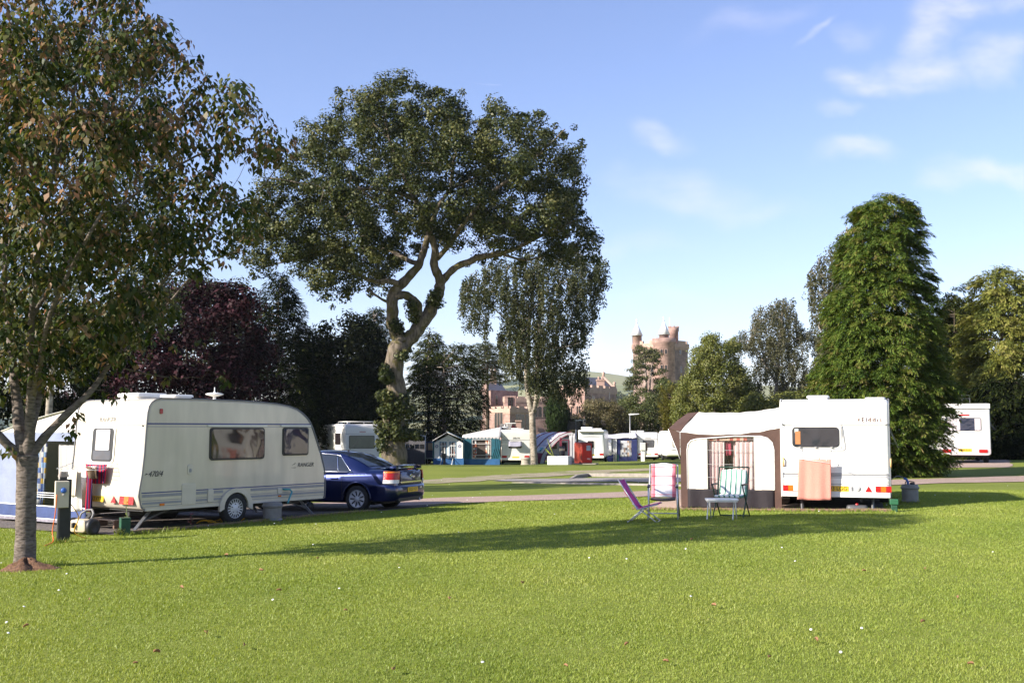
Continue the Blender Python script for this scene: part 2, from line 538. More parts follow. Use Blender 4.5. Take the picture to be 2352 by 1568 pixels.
class MB:
    """collects shapes; build() links them as one mesh object"""

    def __init__(self):
        self.v, self.f, self.sm = [], [], []

    def add(self, vs, fs, M=None, smooth=False):
        o = len(self.v)
        for p in vs:
            p = Vector(p)
            self.v.append(tuple(M @ p if M else p))
        for q in fs:
            self.f.append(tuple(i + o for i in q))
            self.sm.append(smooth)
        return self

    def box(self, c, s, M=None):
        x, y, z = c
        a, b, d = s[0] / 2, s[1] / 2, s[2] / 2
        vs = [(x + i * a, y + j * b, z + k * d) for k in (-1, 1) for j in (-1, 1) for i in (-1, 1)]
        fs = [(0, 2, 3, 1), (4, 5, 7, 6), (0, 1, 5, 4), (2, 6, 7, 3), (0, 4, 6, 2), (1, 3, 7, 5)]
        return self.add(vs, fs, M)

    def prism(self, poly, o, u, v, n, t0, t1, bev=0.0):
        """polygon (2-D) in the frame o,u,v pushed from t0 to t1 along n; bev rounds the t1 edge"""
        o, u, v, n = Vector(o), Vector(u), Vector(v), Vector(n)
        k = len(poly)
        cx = sum(p[0] for p in poly) / k; cy = sum(p[1] for p in poly) / k
        rings = [(t0, 0.0), (t1 - (bev if t1 > t0 else -bev), 0.0)]
        if bev:
            rings += [(t1 - 0.3 * bev * (1 if t1 > t0 else -1), 0.3 * bev), (t1, bev)]
        vs = []
        for (t, ins) in rings:
            for (a, b) in poly:
                if ins:
                    dx, dy = cx - a, cy - b
                    L = math.hypot(dx, dy) or 1
                    a, b = a + dx / L * ins, b + dy / L * ins
                vs.append(o + u * a + v * b + n * t)
        flip = (u.cross(v)).dot(n) * (t1 - t0) < 0
        fs = []
        for r_ in range(len(rings) - 1):
            for i in range(k):
                j = (i + 1) % k
                q = (r_ * k + i, r_ * k + j, (r_ + 1) * k + j, (r_ + 1) * k + i)
                fs.append(q[::-1] if flip else q)
        top = tuple((len(rings) - 1) * k + i for i in range(k))
        bot = tuple(range(k - 1, -1, -1))
        fs.append(top[::-1] if flip else top)
        fs.append(bot[::-1] if flip else bot)
        return self.add(vs, fs)

    def tube(self, pts, rad, n=8, caps=True, smooth=True):
        pts = [Vector(p) for p in pts]
        if not isinstance(rad, (list, tuple)):
            rad = [rad] * len(pts)
        vs, fs = [], []
        ref = None
        for i, p in enumerate(pts):
            t = (pts[min(i + 1, len(pts) - 1)] - pts[max(i - 1, 0)])
            t = t.normalized() if t.length > 1e-9 else Vector((0, 0, 1))
            if ref is None:
                ref = Vector((1, 0, 0)) if abs(t.x) < 0.9 else Vector((0, 1, 0))
            a = (ref - t * ref.dot(t)).normalized()
            ref = a
            b = t.cross(a)
            for j in range(n):
                w = 2 * PI * j / n
                vs.append(p + (a * math.cos(w) + b * math.sin(w)) * rad[i])
        m = len(pts)
        for i in range(m - 1):
            for j in range(n):
                k = (j + 1) % n
                fs.append((i * n + j, i * n + k, (i + 1) * n + k, (i + 1) * n + j))
        self.add(vs, fs, None, smooth)
        if caps:
            o = len(self.v) - len(vs)
            self.f.append(tuple(o + j for j in range(n - 1, -1, -1))); self.sm.append(False)
            self.f.append(tuple(o + (m - 1) * n + j for j in range(n))); self.sm.append(False)
        return self

    def lathe(self, prof, o=(0, 0, 0), axis=(0, 0, 1), n=20, smooth=True, caps=True):
        """prof = [(radius, height)] turned about axis through o"""
        o, ax = Vector(o), Vector(axis).normalized()
        ref = Vector((1, 0, 0)) if abs(ax.x) < 0.9 else Vector((0, 1, 0))
        a = (ref - ax * ref.dot(ax)).normalized()
        b = ax.cross(a)
        vs, fs = [], []
        for (r_, h) in prof:
            for j in range(n):
                w = 2 * PI * j / n
                vs.append(o + ax * h + (a * math.cos(w) + b * math.sin(w)) * r_)
        for i in range(len(prof) - 1):
            for j in range(n):
                k = (j + 1) % n
                fs.append((i * n + j, i * n + k, (i + 1) * n + k, (i + 1) * n + j))
        st = len(self.v)
        self.add(vs, fs, None, smooth)
        if caps:
            self.f.append(tuple(st + j for j in range(n - 1, -1, -1))); self.sm.append(False)
            self.f.append(tuple(st + (len(prof) - 1) * n + j for j in range(n))); self.sm.append(False)
        return self

    def sheet(self, grid, thick=0.0, smooth=True, close=False):
        """grid[i][j] of points -> surface; thick gives it a back"""
        ni, nj = len(grid), len(grid[0])
        vs = [Vector(p) for row in grid for p in row]
        fs = []
        for i in range(ni - 1):
            for j in range(nj - 1):
                fs.append((i * nj + j, i * nj + j + 1, (i + 1) * nj + j + 1, (i + 1) * nj + j))
        if thick:
            nrm = [Vector((0, 0, 0)) for _ in vs]
            for q in fs:
                nn = (vs[q[1]] - vs[q[0]]).cross(vs[q[3]] - vs[q[0]])
                for i in q:
                    nrm[i] += nn
            N = len(vs)
            back = [p - (nn.normalized() * thick if nn.length > 1e-12 else Vector((0, 0, 0))) for p, nn in zip(vs, nrm)]
            fs2 = [tuple(N + i for i in q[::-1]) for q in fs]
            rim = []
            ring = [j for j in range(nj)] + [i * nj + nj - 1 for i in range(1, ni)] + \
                   [(ni - 1) * nj + j for j in range(nj - 2, -1, -1)] + [i * nj for i in range(ni - 2, 0, -1)]
            for a, b in zip(ring, ring[1:] + ring[:1]):
                rim.append((b, a, N + a, N + b))
            vs = vs + back
            fs = fs + fs2 + rim
        return self.add(vs, fs, None, smooth)

    def build(self, name, mat, parent=None, bevel=0.0, seg=2, smooth_angle=None):
        me = bpy.data.meshes.new(name)
        me.from_pydata(self.v, [], self.f)
        me.polygons.foreach_set('use_smooth', self.sm)
        me.update()
        o = link(name, me, parent, mat)
        if bevel:
            md = o.modifiers.new('bevel', 'BEVEL')
            md.width = bevel
            md.segments = seg
            md.limit_method = 'ANGLE'
            md.angle_limit = R(35)
            md.harden_normals = False
        return o


def text_mesh(name, s, size, mat, parent, M, extrude=0.002, shear=0.0, spacing=1.0):
    """lettering as a thin mesh; M places it (x along the line, y up, z out)"""
    cu = bpy.data.curves.new(name, 'FONT')
    cu.body = s
    cu.size = size
    cu.extrude = extrude
    cu.shear = shear
    cu.space_character = spacing
    cu.align_x = 'CENTER'; cu.align_y = 'CENTER'
    t = bpy.data.objects.new(name + '_curve', cu)
    COL.objects.link(t)
    dg = bpy.context.evaluated_depsgraph_get()
    me = bpy.data.meshes.new_from_object(t.evaluated_get(dg))
    bpy.data.objects.remove(t)
    bpy.data.curves.remove(cu)
    me.transform(M)
    me.materials.clear()
    return link(name, me, parent, mat)


def frame(o, x, y):
    """matrix with origin o, x along x, y along y"""
    x = Vector(x).normalized(); y = Vector(y)
    y = (y - x * y.dot(x)).normalized()
    z = x.cross(y)
    M = Matrix((x, y, z)).transposed().to_4x4()
    M.translation = Vector(o)
    return M


# ------------------------------------------------------------------ the lie of the land
def _ctrl():
    pts = [(0, 0, 0.0), (-8, 0, 0), (8, 0, 0), (0, -25, 0.1), (-20, -10, 0), (20, -10, 0.1), (-6, 7.5, -0.1), (0, 7.4, -0.09), (6, 7.5, -0.07)]
    for (px, py, d) in [(58, 1303, 14.4), (330, 1224, 20.2), (541, 1203, 22.2), (700, 1184, 24.6), (825, 1176, 26.5), (920, 1170, 25.8),
                        (1580, 1175, 23.6), (1793, 1172, 23.8), (2037, 1172, 23.1), (1500, 1190, 20.8), (1176, 1195, 21.5),
                        (2200, 1150, 25.0), (2352, 1180, 21.5), (2100, 1103, 36), (2352, 1100, 37), (2240, 1064, 50),
                        (1500, 1136, 30.5), (1000, 1152, 29.5), (1000, 1107, 43), (1400, 1085, 54), (905, 1068, 62),
                        (1180, 1068, 79), (1226, 1067, 77), (1360, 1061, 88), (1480, 1058, 95), (2600, 1050, 60), (-200, 1210, 22),
                        (-600, 1120, 30), (800, 1066, 76), (0, 1090, 40), (300, 1070, 62), (3200, 1150, 28)]:
        v = P(px, py, d)
        pts.append((v.x, d, v.z))
    for (x, y, z) in [(-60, 60, -0.3), (60, 40, 0.6), (-60, 0, 0), (60, 0, 0.4), (-70, 110, -1.2), (70, 110, 0.0), (0, 120, -1.8), (30, 115, -1.1),
                      (-30, 118, -1.6)]:
        pts.append((x, y, z))
    return np.array(pts, float)


_C = _ctrl()


def _tps_fit(C, lam=0.6):
    n = len(C)
    d2 = ((C[:, None, :2] - C[None, :, :2]) ** 2).sum(-1)
    K = np.where(d2 > 0, 0.5 * d2 * np.log(np.maximum(d2, 1e-12)), 0)
    Pm = np.hstack([np.ones((n, 1)), C[:, :2]])
    A = np.zeros((n + 3, n + 3))
    A[:n, :n] = K + lam * np.eye(n)
    A[:n, n:] = Pm; A[n:, :n] = Pm.T
    return np.linalg.solve(A, np.concatenate([C[:, 2], np.zeros(3)]))


_W = _tps_fit(_C)


def GZ(x, y):
    """ground height, arrays in, array out"""
    x = np.atleast_1d(np.asarray(x, float)); y = np.atleast_1d(np.asarray(y, float))
    xc, yc = np.clip(x, -70, 70), np.clip(y, -25, 120)
    d2 = (xc[:, None] - _C[None, :, 0]) ** 2 + (yc[:, None] - _C[None, :, 1]) ** 2
    K = np.where(d2 > 0, 0.5 * d2 * np.log(np.maximum(d2, 1e-12)), 0)
    n = len(_C)
    z = K @ _W[:n] + _W[n] + xc * _W[n + 1] + yc * _W[n + 2]
    far = np.clip(y - 115, 0, 400)
    return z - 0.028 * far + 0.00003 * far ** 2


def gz(x, y):
    return float(GZ([x], [y])[0])


def ground_at(px, py, dmin=4, dmax=160):
    """where the line of sight through a picture point meets the ground"""
    r = ray(px, py)
    ds = np.linspace(dmin, dmax, 1200)
    xs = r.x / r.y * ds
    zs = EYE + r.z / r.y * ds
    g = GZ(xs, ds)
    i = int(np.argmax(zs <= g))
    d = ds[i]
    return Vector((r.x / r.y * d, d, gz(r.x / r.y * d, d)))


def on_ground(px, d):
    x = (px - CX) / F * d * 1.0
    r = ray(px, HY)
    x = r.x / r.y * d
    return Vector((x, d, gz(x, d)))

# ------------------------------------------------------------------ ground, roads, pads
def ground_mat():
    m, nt, b = newmat('lawn_ground')
    t = nt.nodes.new('ShaderNodeTexCoord')
    n1 = nt.nodes.new('ShaderNodeTexNoise'); n1.inputs['Scale'].default_value = 0.35; n1.inputs['Detail'].default_value = 6
    n2 = nt.nodes.new('ShaderNodeTexNoise'); n2.inputs['Scale'].default_value = 9.0; n2.inputs['Detail'].default_value = 7; n2.inputs['Roughness'].default_value = 0.7
    n3 = nt.nodes.new('ShaderNodeTexNoise'); n3.inputs['Scale'].default_value = 120.0; n3.inputs['Detail'].default_value = 3
    for n in (n1, n2, n3):
        lk(nt, t.outputs['Object'], n.inputs['Vector'])
    cr = nt.nodes.new('ShaderNodeValToRGB')
    e = cr.color_ramp.elements
    e[0].position, e[0].color = 0.34, (0.108, 0.147, 0.020, 1)
    e[1].position, e[1].color = 0.68, (0.255, 0.272, 0.060, 1)
    a = nt.nodes.new('ShaderNodeMath'); a.operation = 'MULTIPLY_ADD'
    lk(nt, n2.outputs['Fac'], a.inputs[0]); a.inputs[1].default_value = 0.45
    a2 = nt.nodes.new('ShaderNodeMath'); a2.operation = 'MULTIPLY_ADD'
    lk(nt, n3.outputs['Fac'], a2.inputs[0]); a2.inputs[1].default_value = 0.3
    h = nt.nodes.new('ShaderNodeMath'); h.operation = 'MULTIPLY'
    lk(nt, n1.outputs['Fac'], h.inputs[0]); h.inputs[1].default_value = 0.25
    lk(nt, h.outputs[0], a2.inputs[2]); lk(nt, a2.outputs[0], a.inputs[2])
    lk(nt, a.outputs[0], cr.inputs['Fac'])
    lk(nt, cr.outputs[0], b.inputs['Base Color'])
    b.inputs['Roughness'].default_value = 0.9
    b.inputs['Specular IOR Level'].default_value = 0.1
    bp = nt.nodes.new('ShaderNodeBump'); bp.inputs['Strength'].default_value = 0.8; bp.inputs['Distance'].default_value = 0.04
    lk(nt, a.outputs[0], bp.inputs['Height']); lk(nt, bp.outputs[0], b.inputs['Normal'])
    return m


M_GROUND = ground_mat()


def gravel_mat(name, c1, c2, c3=None):
    m, nt, b = newmat(name)
    t = nt.nodes.new('ShaderNodeTexCoord')
    v = nt.nodes.new('ShaderNodeTexVoronoi'); v.inputs['Scale'].default_value = 28
    n = nt.nodes.new('ShaderNodeTexNoise'); n.inputs['Scale'].default_value = 0.9; n.inputs['Detail'].default_value = 8
    lk(nt, t.outputs['Object'], v.inputs['Vector']); lk(nt, t.outputs['Object'], n.inputs['Vector'])
    cr = nt.nodes.new('ShaderNodeValToRGB')
    e = cr.color_ramp.elements
    e[0].position, e[1].position = 0.1, 0.9
    e[0].color, e[1].color = (*c1, 1), (*c2, 1)
    lk(nt, v.outputs['Color'], cr.inputs['Fac'])
    mr = nt.nodes.new('ShaderNodeMapRange')
    mr.inputs['From Min'].default_value = 0.48; mr.inputs['From Max'].default_value = 0.66
    lk(nt, n.outputs['Fac'], mr.inputs['Value'])
    mx = nt.nodes.new('ShaderNodeMix'); mx.data_type = 'RGBA'
    lk(nt, mr.outputs[0], mx.inputs[0]); lk(nt, cr.outputs[0], mx.inputs[6])
    mx.inputs[7].default_value = (*(c3 or tuple(x * 0.8 for x in c1)), 1)
    lk(nt, mx.outputs[2], b.inputs['Base Color'])
    b.inputs['Roughness'].default_value = 0.95
    bp = nt.nodes.new('ShaderNodeBump'); bp.inputs['Strength'].default_value = 0.7; bp.inputs['Distance'].default_value = 0.02
    lk(nt, v.outputs['Distance'], bp.inputs['Height']); lk(nt, bp.outputs[0], b.inputs['Normal'])
    return m


M_GRAVEL = gravel_mat('pink_gravel', (0.26, 0.17, 0.13), (0.42, 0.31, 0.26), (0.30, 0.22, 0.17))
M_TRACK = gravel_mat('grassy_track', (0.24, 0.19, 0.12), (0.36, 0.30, 0.21), (0.17, 0.18, 0.05))
M_TARMAC = gravel_mat('grey_tarmac', (0.19, 0.17, 0.155), (0.33, 0.30, 0.28))
M_CONCRETE = pm('pale_concrete', (0.28, 0.245, 0.21), 0.9, 0.25, 5, 0.5)
M_SHADE_GRAVEL = gravel_mat('shade_dark_gravel', (0.07, 0.055, 0.045), (0.16, 0.13, 0.11))  # gravel coloured dark to stand in for shade beneath the caravans


def axis_coords(lo, hi, near_lo, near_hi, step, growth=1.25):
    c = list(np.arange(near_lo, near_hi + 1e-6, step))
    s, x = step, near_hi
    while x < hi:
        s *= growth; x += s; c.append(min(x, hi))
    s, x = step, near_lo
    while x > lo:
        s *= growth; x -= s; c.insert(0, max(x, lo))
    return np.array(c)


def build_ground():
    xs = axis_coords(-1500, 1500, -30, 40, 0.7)
    ys = axis_coords(-60, 2600, 4, 100, 0.7)
    X, Y = np.meshgrid(xs, ys)
    Z = np.concatenate([GZ(X[i], Y[i]) for i in range(len(ys))])
    V = np.stack([X.ravel(), Y.ravel(), Z], 1)
    nx, ny = len(xs), len(ys)
    i = np.arange(nx * ny).reshape(ny, nx)
    Fq = np.stack([i[:-1, :-1], i[:-1, 1:], i[1:, 1:], i[1:, :-1]], -1).reshape(-1, 4)
    o = link('ground', np_mesh('ground', V, Fq, smooth=True), None, M_GROUND)
    tag(o, 'mown green lawn of the camping field', 'lawn', kind='structure')


build_ground()


def strip(name, pts, widths, mat, label, dz=0.018, wob=0.0, cat='road'):
    """a road laid on the ground along world points"""
    pts = [Vector((p[0], p[1])) for p in pts]
    dense, wd = [], []
    for a, b, wa, wb in zip(pts, pts[1:], widths, widths[1:]):
        n = max(2, int((b - a).length / 0.6))
        for k in range(n):
            dense.append(a.lerp(b, k / n)); wd.append(wa + (wb - wa) * k / n)
    dense.append(pts[-1]); wd.append(widths[-1])
    for _ in range(6):
        dense = [dense[0]] + [(dense[i - 1] + dense[i] * 2 + dense[i + 1]) / 4 for i in range(1, len(dense) - 1)] + [dense[-1]]
    rows = []
    for i, p in enumerate(dense):
        t = (dense[min(i + 1, len(dense) - 1)] - dense[max(i - 1, 0)]).normalized()
        nn = Vector((-t.y, t.x))
        w = wd[i] / 2
        row = []
        for k in range(-4, 5):
            jit = (random.uniform(-wob, wob) if abs(k) == 4 else 0)
            q = p + nn * (w * k / 4 + jit)
            row.append((q.x, q.y))
        rows.append(row)
    fl = np.array(rows).reshape(-1, 2)
    z = GZ(fl[:, 0], fl[:, 1]) + dz
    V = np.column_stack([fl, z])
    n, m = len(rows), 9
    i = np.arange(n * m).reshape(n, m)
    Fq = np.stack([i[:-1, :-1], i[:-1, 1:], i[1:, 1:], i[1:, :-1]], -1).reshape(-1, 4)[:, ::-1]
    o = link(name, np_mesh(name, V, Fq, smooth=True), None, mat)
    tag(o, label, cat, kind='structure')
    return o


def gp(px, py):
    v = ground_at(px, py)
    return (v.x, v.y)


ROADS = []
r1 = [gp(300, 1182), gp(700, 1166), gp(980, 1152), gp(1250, 1143), gp(1500, 1134), gp(1800, 1120), gp(2100, 1106), gp(2352, 1100), gp(2700, 1088)]
strip('gravel_road', r1, [3.0] * 3 + [2.8, 2.6, 2.6, 2.6, 2.8, 2.8], M_GRAVEL, 'pinkish gravel drive crossing behind the two front pitches', wob=0.12)
r2 = [gp(600, 1120), gp(973, 1108), gp(1135, 1097), gp(1260, 1090), gp(1362, 1083), gp(1520, 1077)]
strip('grass_track', r2, [2.4, 2.4, 2.6, 2.8, 3.0, 2.6], M_TRACK, 'worn gravel track curving away toward the far caravans', wob=0.25)
r3 = [gp(1150, 1103), gp(1300, 1103), gp(1500, 1101), gp(1640, 1103)]
strip('tarmac_bay', r3, [2.0, 4.0, 4.4, 4.4], M_TARMAC, 'grey tarmac bay between two pale kerbs', dz=0.026)
r4 = [gp(2190, 1070), gp(2215, 1071), gp(2250, 1069)]
a_ = on_ground(2165, 46.5); b_ = on_ground(2170, 57)
strip('gravel_pitch', [on_ground(2212, 46)[:2], on_ground(2218, 50)[:2], on_ground(2226, 58)[:2]], [3.6, 3.6, 3.6], M_GRAVEL, 'small gravel hardstanding under the white motorhome', wob=0.15)

# hardstandings under the two front caravans (local frames are used again below)
LC0 = on_ground(332, 20.4)                                    # rear right corner of the left caravan
LX, LY = Vector((0.5676, 0.8232, 0)), Vector((-0.8232, 0.5676, 0))
EL0 = on_ground(1793, 23.8)                                   # rear left corner of the right caravan
EPH = R(17.5)
EX, EY = Vector((math.cos(EPH), -math.sin(EPH), 0)), Vector((math.sin(EPH), math.cos(EPH), 0))


def quadpad(name, o, u, v, lu, lv, mat, label, dz=0.02):
    n, m = max(2, int(lu / 0.6)), max(2, int(lv / 0.6))
    P2 = [(o + u * (lu * i / n) + v * (lv * j / m)) for j in range(m + 1) for i in range(n + 1)]
    A = np.array([(p.x, p.y) for p in P2])
    V = np.column_stack([A, GZ(A[:, 0], A[:, 1]) + dz])
    idx = np.arange((n + 1) * (m + 1)).reshape(m + 1, n + 1)
    Fq = np.stack([idx[:-1, :-1], idx[:-1, 1:], idx[1:, 1:], idx[1:, :-1]], -1).reshape(-1, 4)
    ob = link(name, np_mesh(name, V, Fq), None, mat)
    if ob.data.polygons[0].normal.z < 0:
        ob.data.flip_normals()
    tag(ob, label, 'pitch', kind='structure')


quadpad('caravan_pitch', LC0 - LX * 0.7 - LY * 0.25, LX, LY, 9.5, 6.2, M_SHADE_GRAVEL, 'shaded gravel hardstanding under the cream caravan')
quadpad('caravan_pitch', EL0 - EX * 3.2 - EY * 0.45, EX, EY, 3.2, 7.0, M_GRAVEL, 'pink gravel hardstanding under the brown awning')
quadpad('caravan_pitch', EL0 - EY * 0.45, EX, EY, 2.1, 7.0, M_SHADE_GRAVEL, 'gravel with painted dark shade under the white caravan')  # shade under this caravan is put into the pad colour
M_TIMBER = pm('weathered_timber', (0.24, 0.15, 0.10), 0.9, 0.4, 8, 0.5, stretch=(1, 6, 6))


def edging(o, u, length, label, h=0.07, w=0.05):
    mb = MB()
    n = max(2, int(length / 0.5))
    g = []
    for k in range(n + 1):
        p = o + u * (length * k / n)
        z = gz(p.x, p.y)
        s = Vector((-u.y, u.x, 0)) * (w / 2)
        j = 0.008 * math.sin(k * 2.3)
        g.append([p + s + Vector((0, 0, -p.z + z - 0.1)), p + s + Vector((0, 0, -p.z + z + h + j)), p - s + Vector((0, 0, -p.z + z + h + j)), p - s + Vector((0, 0, -p.z + z - 0.1))])
    mb.sheet(g, smooth=False)
    ob = mb.build('timber_edging', M_TIMBER)
    tag(ob, label, 'edging')


edging(LC0 - LX * 0.5 - LY * 0.28, LX, 6.6, 'low weathered timber board edging the pitch of the cream caravan')
edging(EL0 - EX * 3.2 - EY * 0.48, EX, 5.45, 'low timber board edging the pitch before the brown awning')


def kerb(p0, p1, label, h=0.13, w=0.16, ramp=0.0):
    p0, p1 = Vector(p0), Vector(p1)
    u = (p1 - p0).normalized(); L = (p1 - p0).length
    s = Vector((-u.y, u.x)) * (w / 2)
    n = max(2, int(L / 0.9))
    g = []
    for k in range(n + 1):
        q = p0 + u * (L * k / n)
        z = gz(q.x, q.y)
        hh = h * (0.25 if (ramp and k == 0) else 1)
        row = []
        for (a, b) in ((1, -0.1), (1, hh - 0.02), (0.8, hh), (-0.8, hh), (-1, hh - 0.02), (-1, -0.1)):
            row.append((q.x + s.x * a, q.y + s.y * a, z + b))
        g.append(row)
    mb = MB(); mb.sheet(g, smooth=False)
    for k in range(n):                                       # joints between kerb stones
        q = p0 + u * (L * k / n)
    tag(mb.build('kerb', M_CONCRETE), label, kind='structure')


kerb(gp(1178, 1108), gp(1300, 1111), 'pale concrete kerb nearest the lawn strip', h=0.05, ramp=1)
kerb(gp(1300, 1111), gp(1600, 1117), 'long pale kerb in front of the tarmac bay', h=0.06)
kerb(gp(1310, 1100), gp(1350, 1094), 'short ramped kerb end at the far side of the tarmac bay', h=0.14, ramp=1)
kerb(gp(1350, 1094), gp(1500, 1095), 'raised grey kerb along the far side of the tarmac bay', h=0.15)
kerb(gp(1500, 1095), gp(1640, 1096), 'continuing far kerb behind the plaid chair', h=0.11)

# far hills
def hill_mat():
    m, nt, b = newmat('hill_pasture')
    t = nt.nodes.new('ShaderNodeTexCoord')
    v = nt.nodes.new('ShaderNodeTexVoronoi'); v.inputs['Scale'].default_value = 0.0045
    n = nt.nodes.new('ShaderNodeTexNoise'); n.inputs['Scale'].default_value = 0.006; n.inputs['Detail'].default_value = 6
    lk(nt, t.outputs['Object'], v.inputs['Vector']); lk(nt, t.outputs['Object'], n.inputs['Vector'])
    cr = nt.nodes.new('ShaderNodeValToRGB')
    e = cr.color_ramp.elements
    e[0].position, e[0].color = 0.1, (0.15, 0.17, 0.06, 1)
    e[1].position, e[1].color = 0.9, (0.25, 0.24, 0.11, 1)
    lk(nt, v.outputs['Color'], cr.inputs['Fac'])
    mr = nt.nodes.new('ShaderNodeMapRange')
    mr.inputs['From Min'].default_value = 0.53; mr.inputs['From Max'].default_value = 0.55
    lk(nt, n.outputs['Fac'], mr.inputs['Value'])
    mx = nt.nodes.new('ShaderNodeMix'); mx.data_type = 'RGBA'
    lk(nt, mr.outputs[0], mx.inputs[0]); lk(nt, cr.outputs[0], mx.inputs[6])
    mx.inputs[7].default_value = (0.02, 0.038, 0.015, 1)
    lk(nt, mx.outputs[2], b.inputs['Base Color'])
    b.inputs['Roughness'].default_value = 1
    b.inputs['Specular IOR Level'].default_value = 0
    return m


def build_hills():
    xs = np.linspace(-3200, 3200, 140); ys = np.linspace(1200, 4300, 60)
    X, Y = np.meshgrid(xs, ys)
    ridge = 1 - np.clip(np.abs(Y - 3300) / 1900, 0, 1)
    ridge = ridge * ridge * (3 - 2 * ridge)
    prof = 118 + 34 * np.sin(X / 700 + 0.6) + 22 * np.sin(X / 230 + 1.0) + 8 * np.sin(X / 90)
    n = 9 * np.sin(X / 310 + Y / 420) + 6 * np.sin(X / 120 - Y / 160)
    Z = -14 + ridge * (prof + n)
    V = np.stack([X.ravel(), Y.ravel(), Z.ravel()], 1)
    i = np.arange(X.size).reshape(X.shape)
    Fq = np.stack([i[:-1, :-1], i[:-1, 1:], i[1:, 1:], i[1:, :-1]], -1).reshape(-1, 4)
    tag(link('hills', np_mesh('hills', V, Fq, smooth=True), None, hill_mat()), 'low green hill with fields and dark woods on the horizon', 'hill', kind='structure')


build_hills()

# ------------------------------------------------------------------ grass blades on the near lawn
KEEP_OUT = []                                               # (origin, u, v, lu, lv)
KEEP_OUT.append((LC0 - LX * 0.45 - LY * 0.2, LX, LY, 9.3, 6.2))
KEEP_OUT.append((EL0 - EX * 3.15 - EY * 0.42, EX, EY, 5.2, 7.0))


def build_grass():
    N = 850000
    d = 6.6 + (30 - 6.6) * RNG.random(N) ** 1.25
    x = (RNG.random(N) - 0.5) * (0.98 * d + 2.5)
    keep = np.ones(N, bool)
    for (o, u, v, lu, lv) in KEEP_OUT:
        a = (x - o.x) * u.x + (d - o.y) * u.y
        b = (x - o.x) * v.x + (d - o.y) * v.y
        keep &= ~((a > 0) & (a < lu) & (b > 0) & (b < lv))
    rd = np.array(r1)                                        # stay off the drive
    for (p, q) in zip(rd[:-1], rd[1:]):
        t = np.clip(((x - p[0]) * (q[0] - p[0]) + (d - p[1]) * (q[1] - p[1])) / ((q - p) ** 2).sum(), 0, 1)
        dist = np.hypot(x - p[0] - t * (q[0] - p[0]), d - p[1] - t * (q[1] - p[1]))
        keep &= dist > 1.5
    x, d = x[keep], d[keep]
    N = len(x)
    z = np.concatenate([GZ(x[i:i + 60000], d[i:i + 60000]) for i in range(0, N, 60000)])
    lumps = (np.sin(x * 2.1 + 1.3 * np.sin(d * 1.7)) * np.sin(d * 2.6 + 1.1 * np.sin(x * 1.3)) + 0.6 * np.sin(x * 5.3 + d * 3.1) * np.sin(d * 6.1 - x * 2.2)) / 1.6
    h = (0.013 + 0.014 * RNG.random(N) + 0.007 * lumps) * np.where(RNG.random(N) < 0.03, 1.7, 1)
    h = np.maximum(h, 0.008) * (0.85 + d / 60)
    tall = []                                                # uncut grass along the boards and round trunk and post
    for (o, u, ln, n_) in ((LC0 - LX * 0.5 - LY * 0.33, LX, 6.6, 2600), (EL0 - EX * 3.2 - EY * 0.54, EX, 5.5, 2000)):
        t_ = RNG.random(n_); off = RNG.standard_normal((n_, 2)) * 0.05
        tall.append(np.stack([o.x + u.x * ln * t_ + off[:, 0], o.y + u.y * ln * t_ + off[:, 1]], 1))
    for (px_, dd_, rr_, n_) in ((60, 14.35, 0.24, 1100), (150, 18.3, 0.16, 500), (293, 19.7, 0.14, 300), (2090, 24.8, 0.2, 300), (100, 14.6, 0.3, 500)):
        c_ = on_ground(px_, dd_); a_ = RNG.random(n_) * 2 * PI; q_ = rr_ * (0.75 + 0.5 * RNG.random(n_))
        tall.append(np.stack([c_.x + q_ * np.cos(a_), c_.y + q_ * np.sin(a_)], 1))
    tall = np.concatenate(tall); nt_ = len(tall)
    x = np.concatenate([x, tall[:, 0]]); d = np.concatenate([d, tall[:, 1]]); z = np.concatenate([z, GZ(tall[:, 0], tall[:, 1])])
    h = np.concatenate([h, 0.03 + 0.09 * RNG.random(nt_) ** 2]); lumps = np.concatenate([lumps, np.zeros(nt_) - 0.5]); N = len(x)
    w = (0.0022 + 0.0022 * RNG.random(N)) * (0.6 + d / 12)
    az = RNG.random(N) * 2 * PI
    la = RNG.random(N) * 2 * PI
    lean = h * (0.25 + 0.7 * RNG.random(N))
    B = np.stack([x, d, z - 0.004], 1)
    S = np.stack([np.cos(az) * w, np.sin(az) * w, np.zeros(N)], 1)
    T = B + np.stack([np.cos(la) * lean, np.sin(la) * lean, h], 1)
    V = np.empty((N * 3, 3)); V[0::3] = B - S; V[1::3] = B + S; V[2::3] = T
    Fq = np.arange(N * 3).reshape(N, 3)
    big = sum(np.sin(x * a + d * b_ + c) for a, b_, c in ((0.9, 0.5, 1.0), (-0.6, 1.1, 2.2), (1.7, -0.9, 0.4), (0.35, 0.28, 3.0), (2.9, 1.6, 5.0))) / 5
    rnd = np.clip(0.48 + 0.13 * RNG.standard_normal(N) + 0.06 * lumps + 0.22 * big, 0, 1)
    mat = foliage_mat('grass_blade', [(0.10, 0.152, 0.020), (0.175, 0.235, 0.035), (0.23, 0.282, 0.048), (0.295, 0.325, 0.070), (0.43, 0.405, 0.16)], trans=0.3, rough=0.5, spec=0.3)
    tag(link('grass', np_mesh('grass', V, Fq, {'rnd': rnd}), None, mat), 'short mown grass of the lawn in the foreground', 'grass', kind='stuff')


build_grass()

# ------------------------------------------------------------------ trees
UP = np.array([0, 0, 1.0])


def nrmz(a):
    return a / np.maximum(np.linalg.norm(a, axis=-1, keepdims=True), 1e-9)


def rdirs(n):
    return nrmz(RNG.standard_normal((n, 3)))


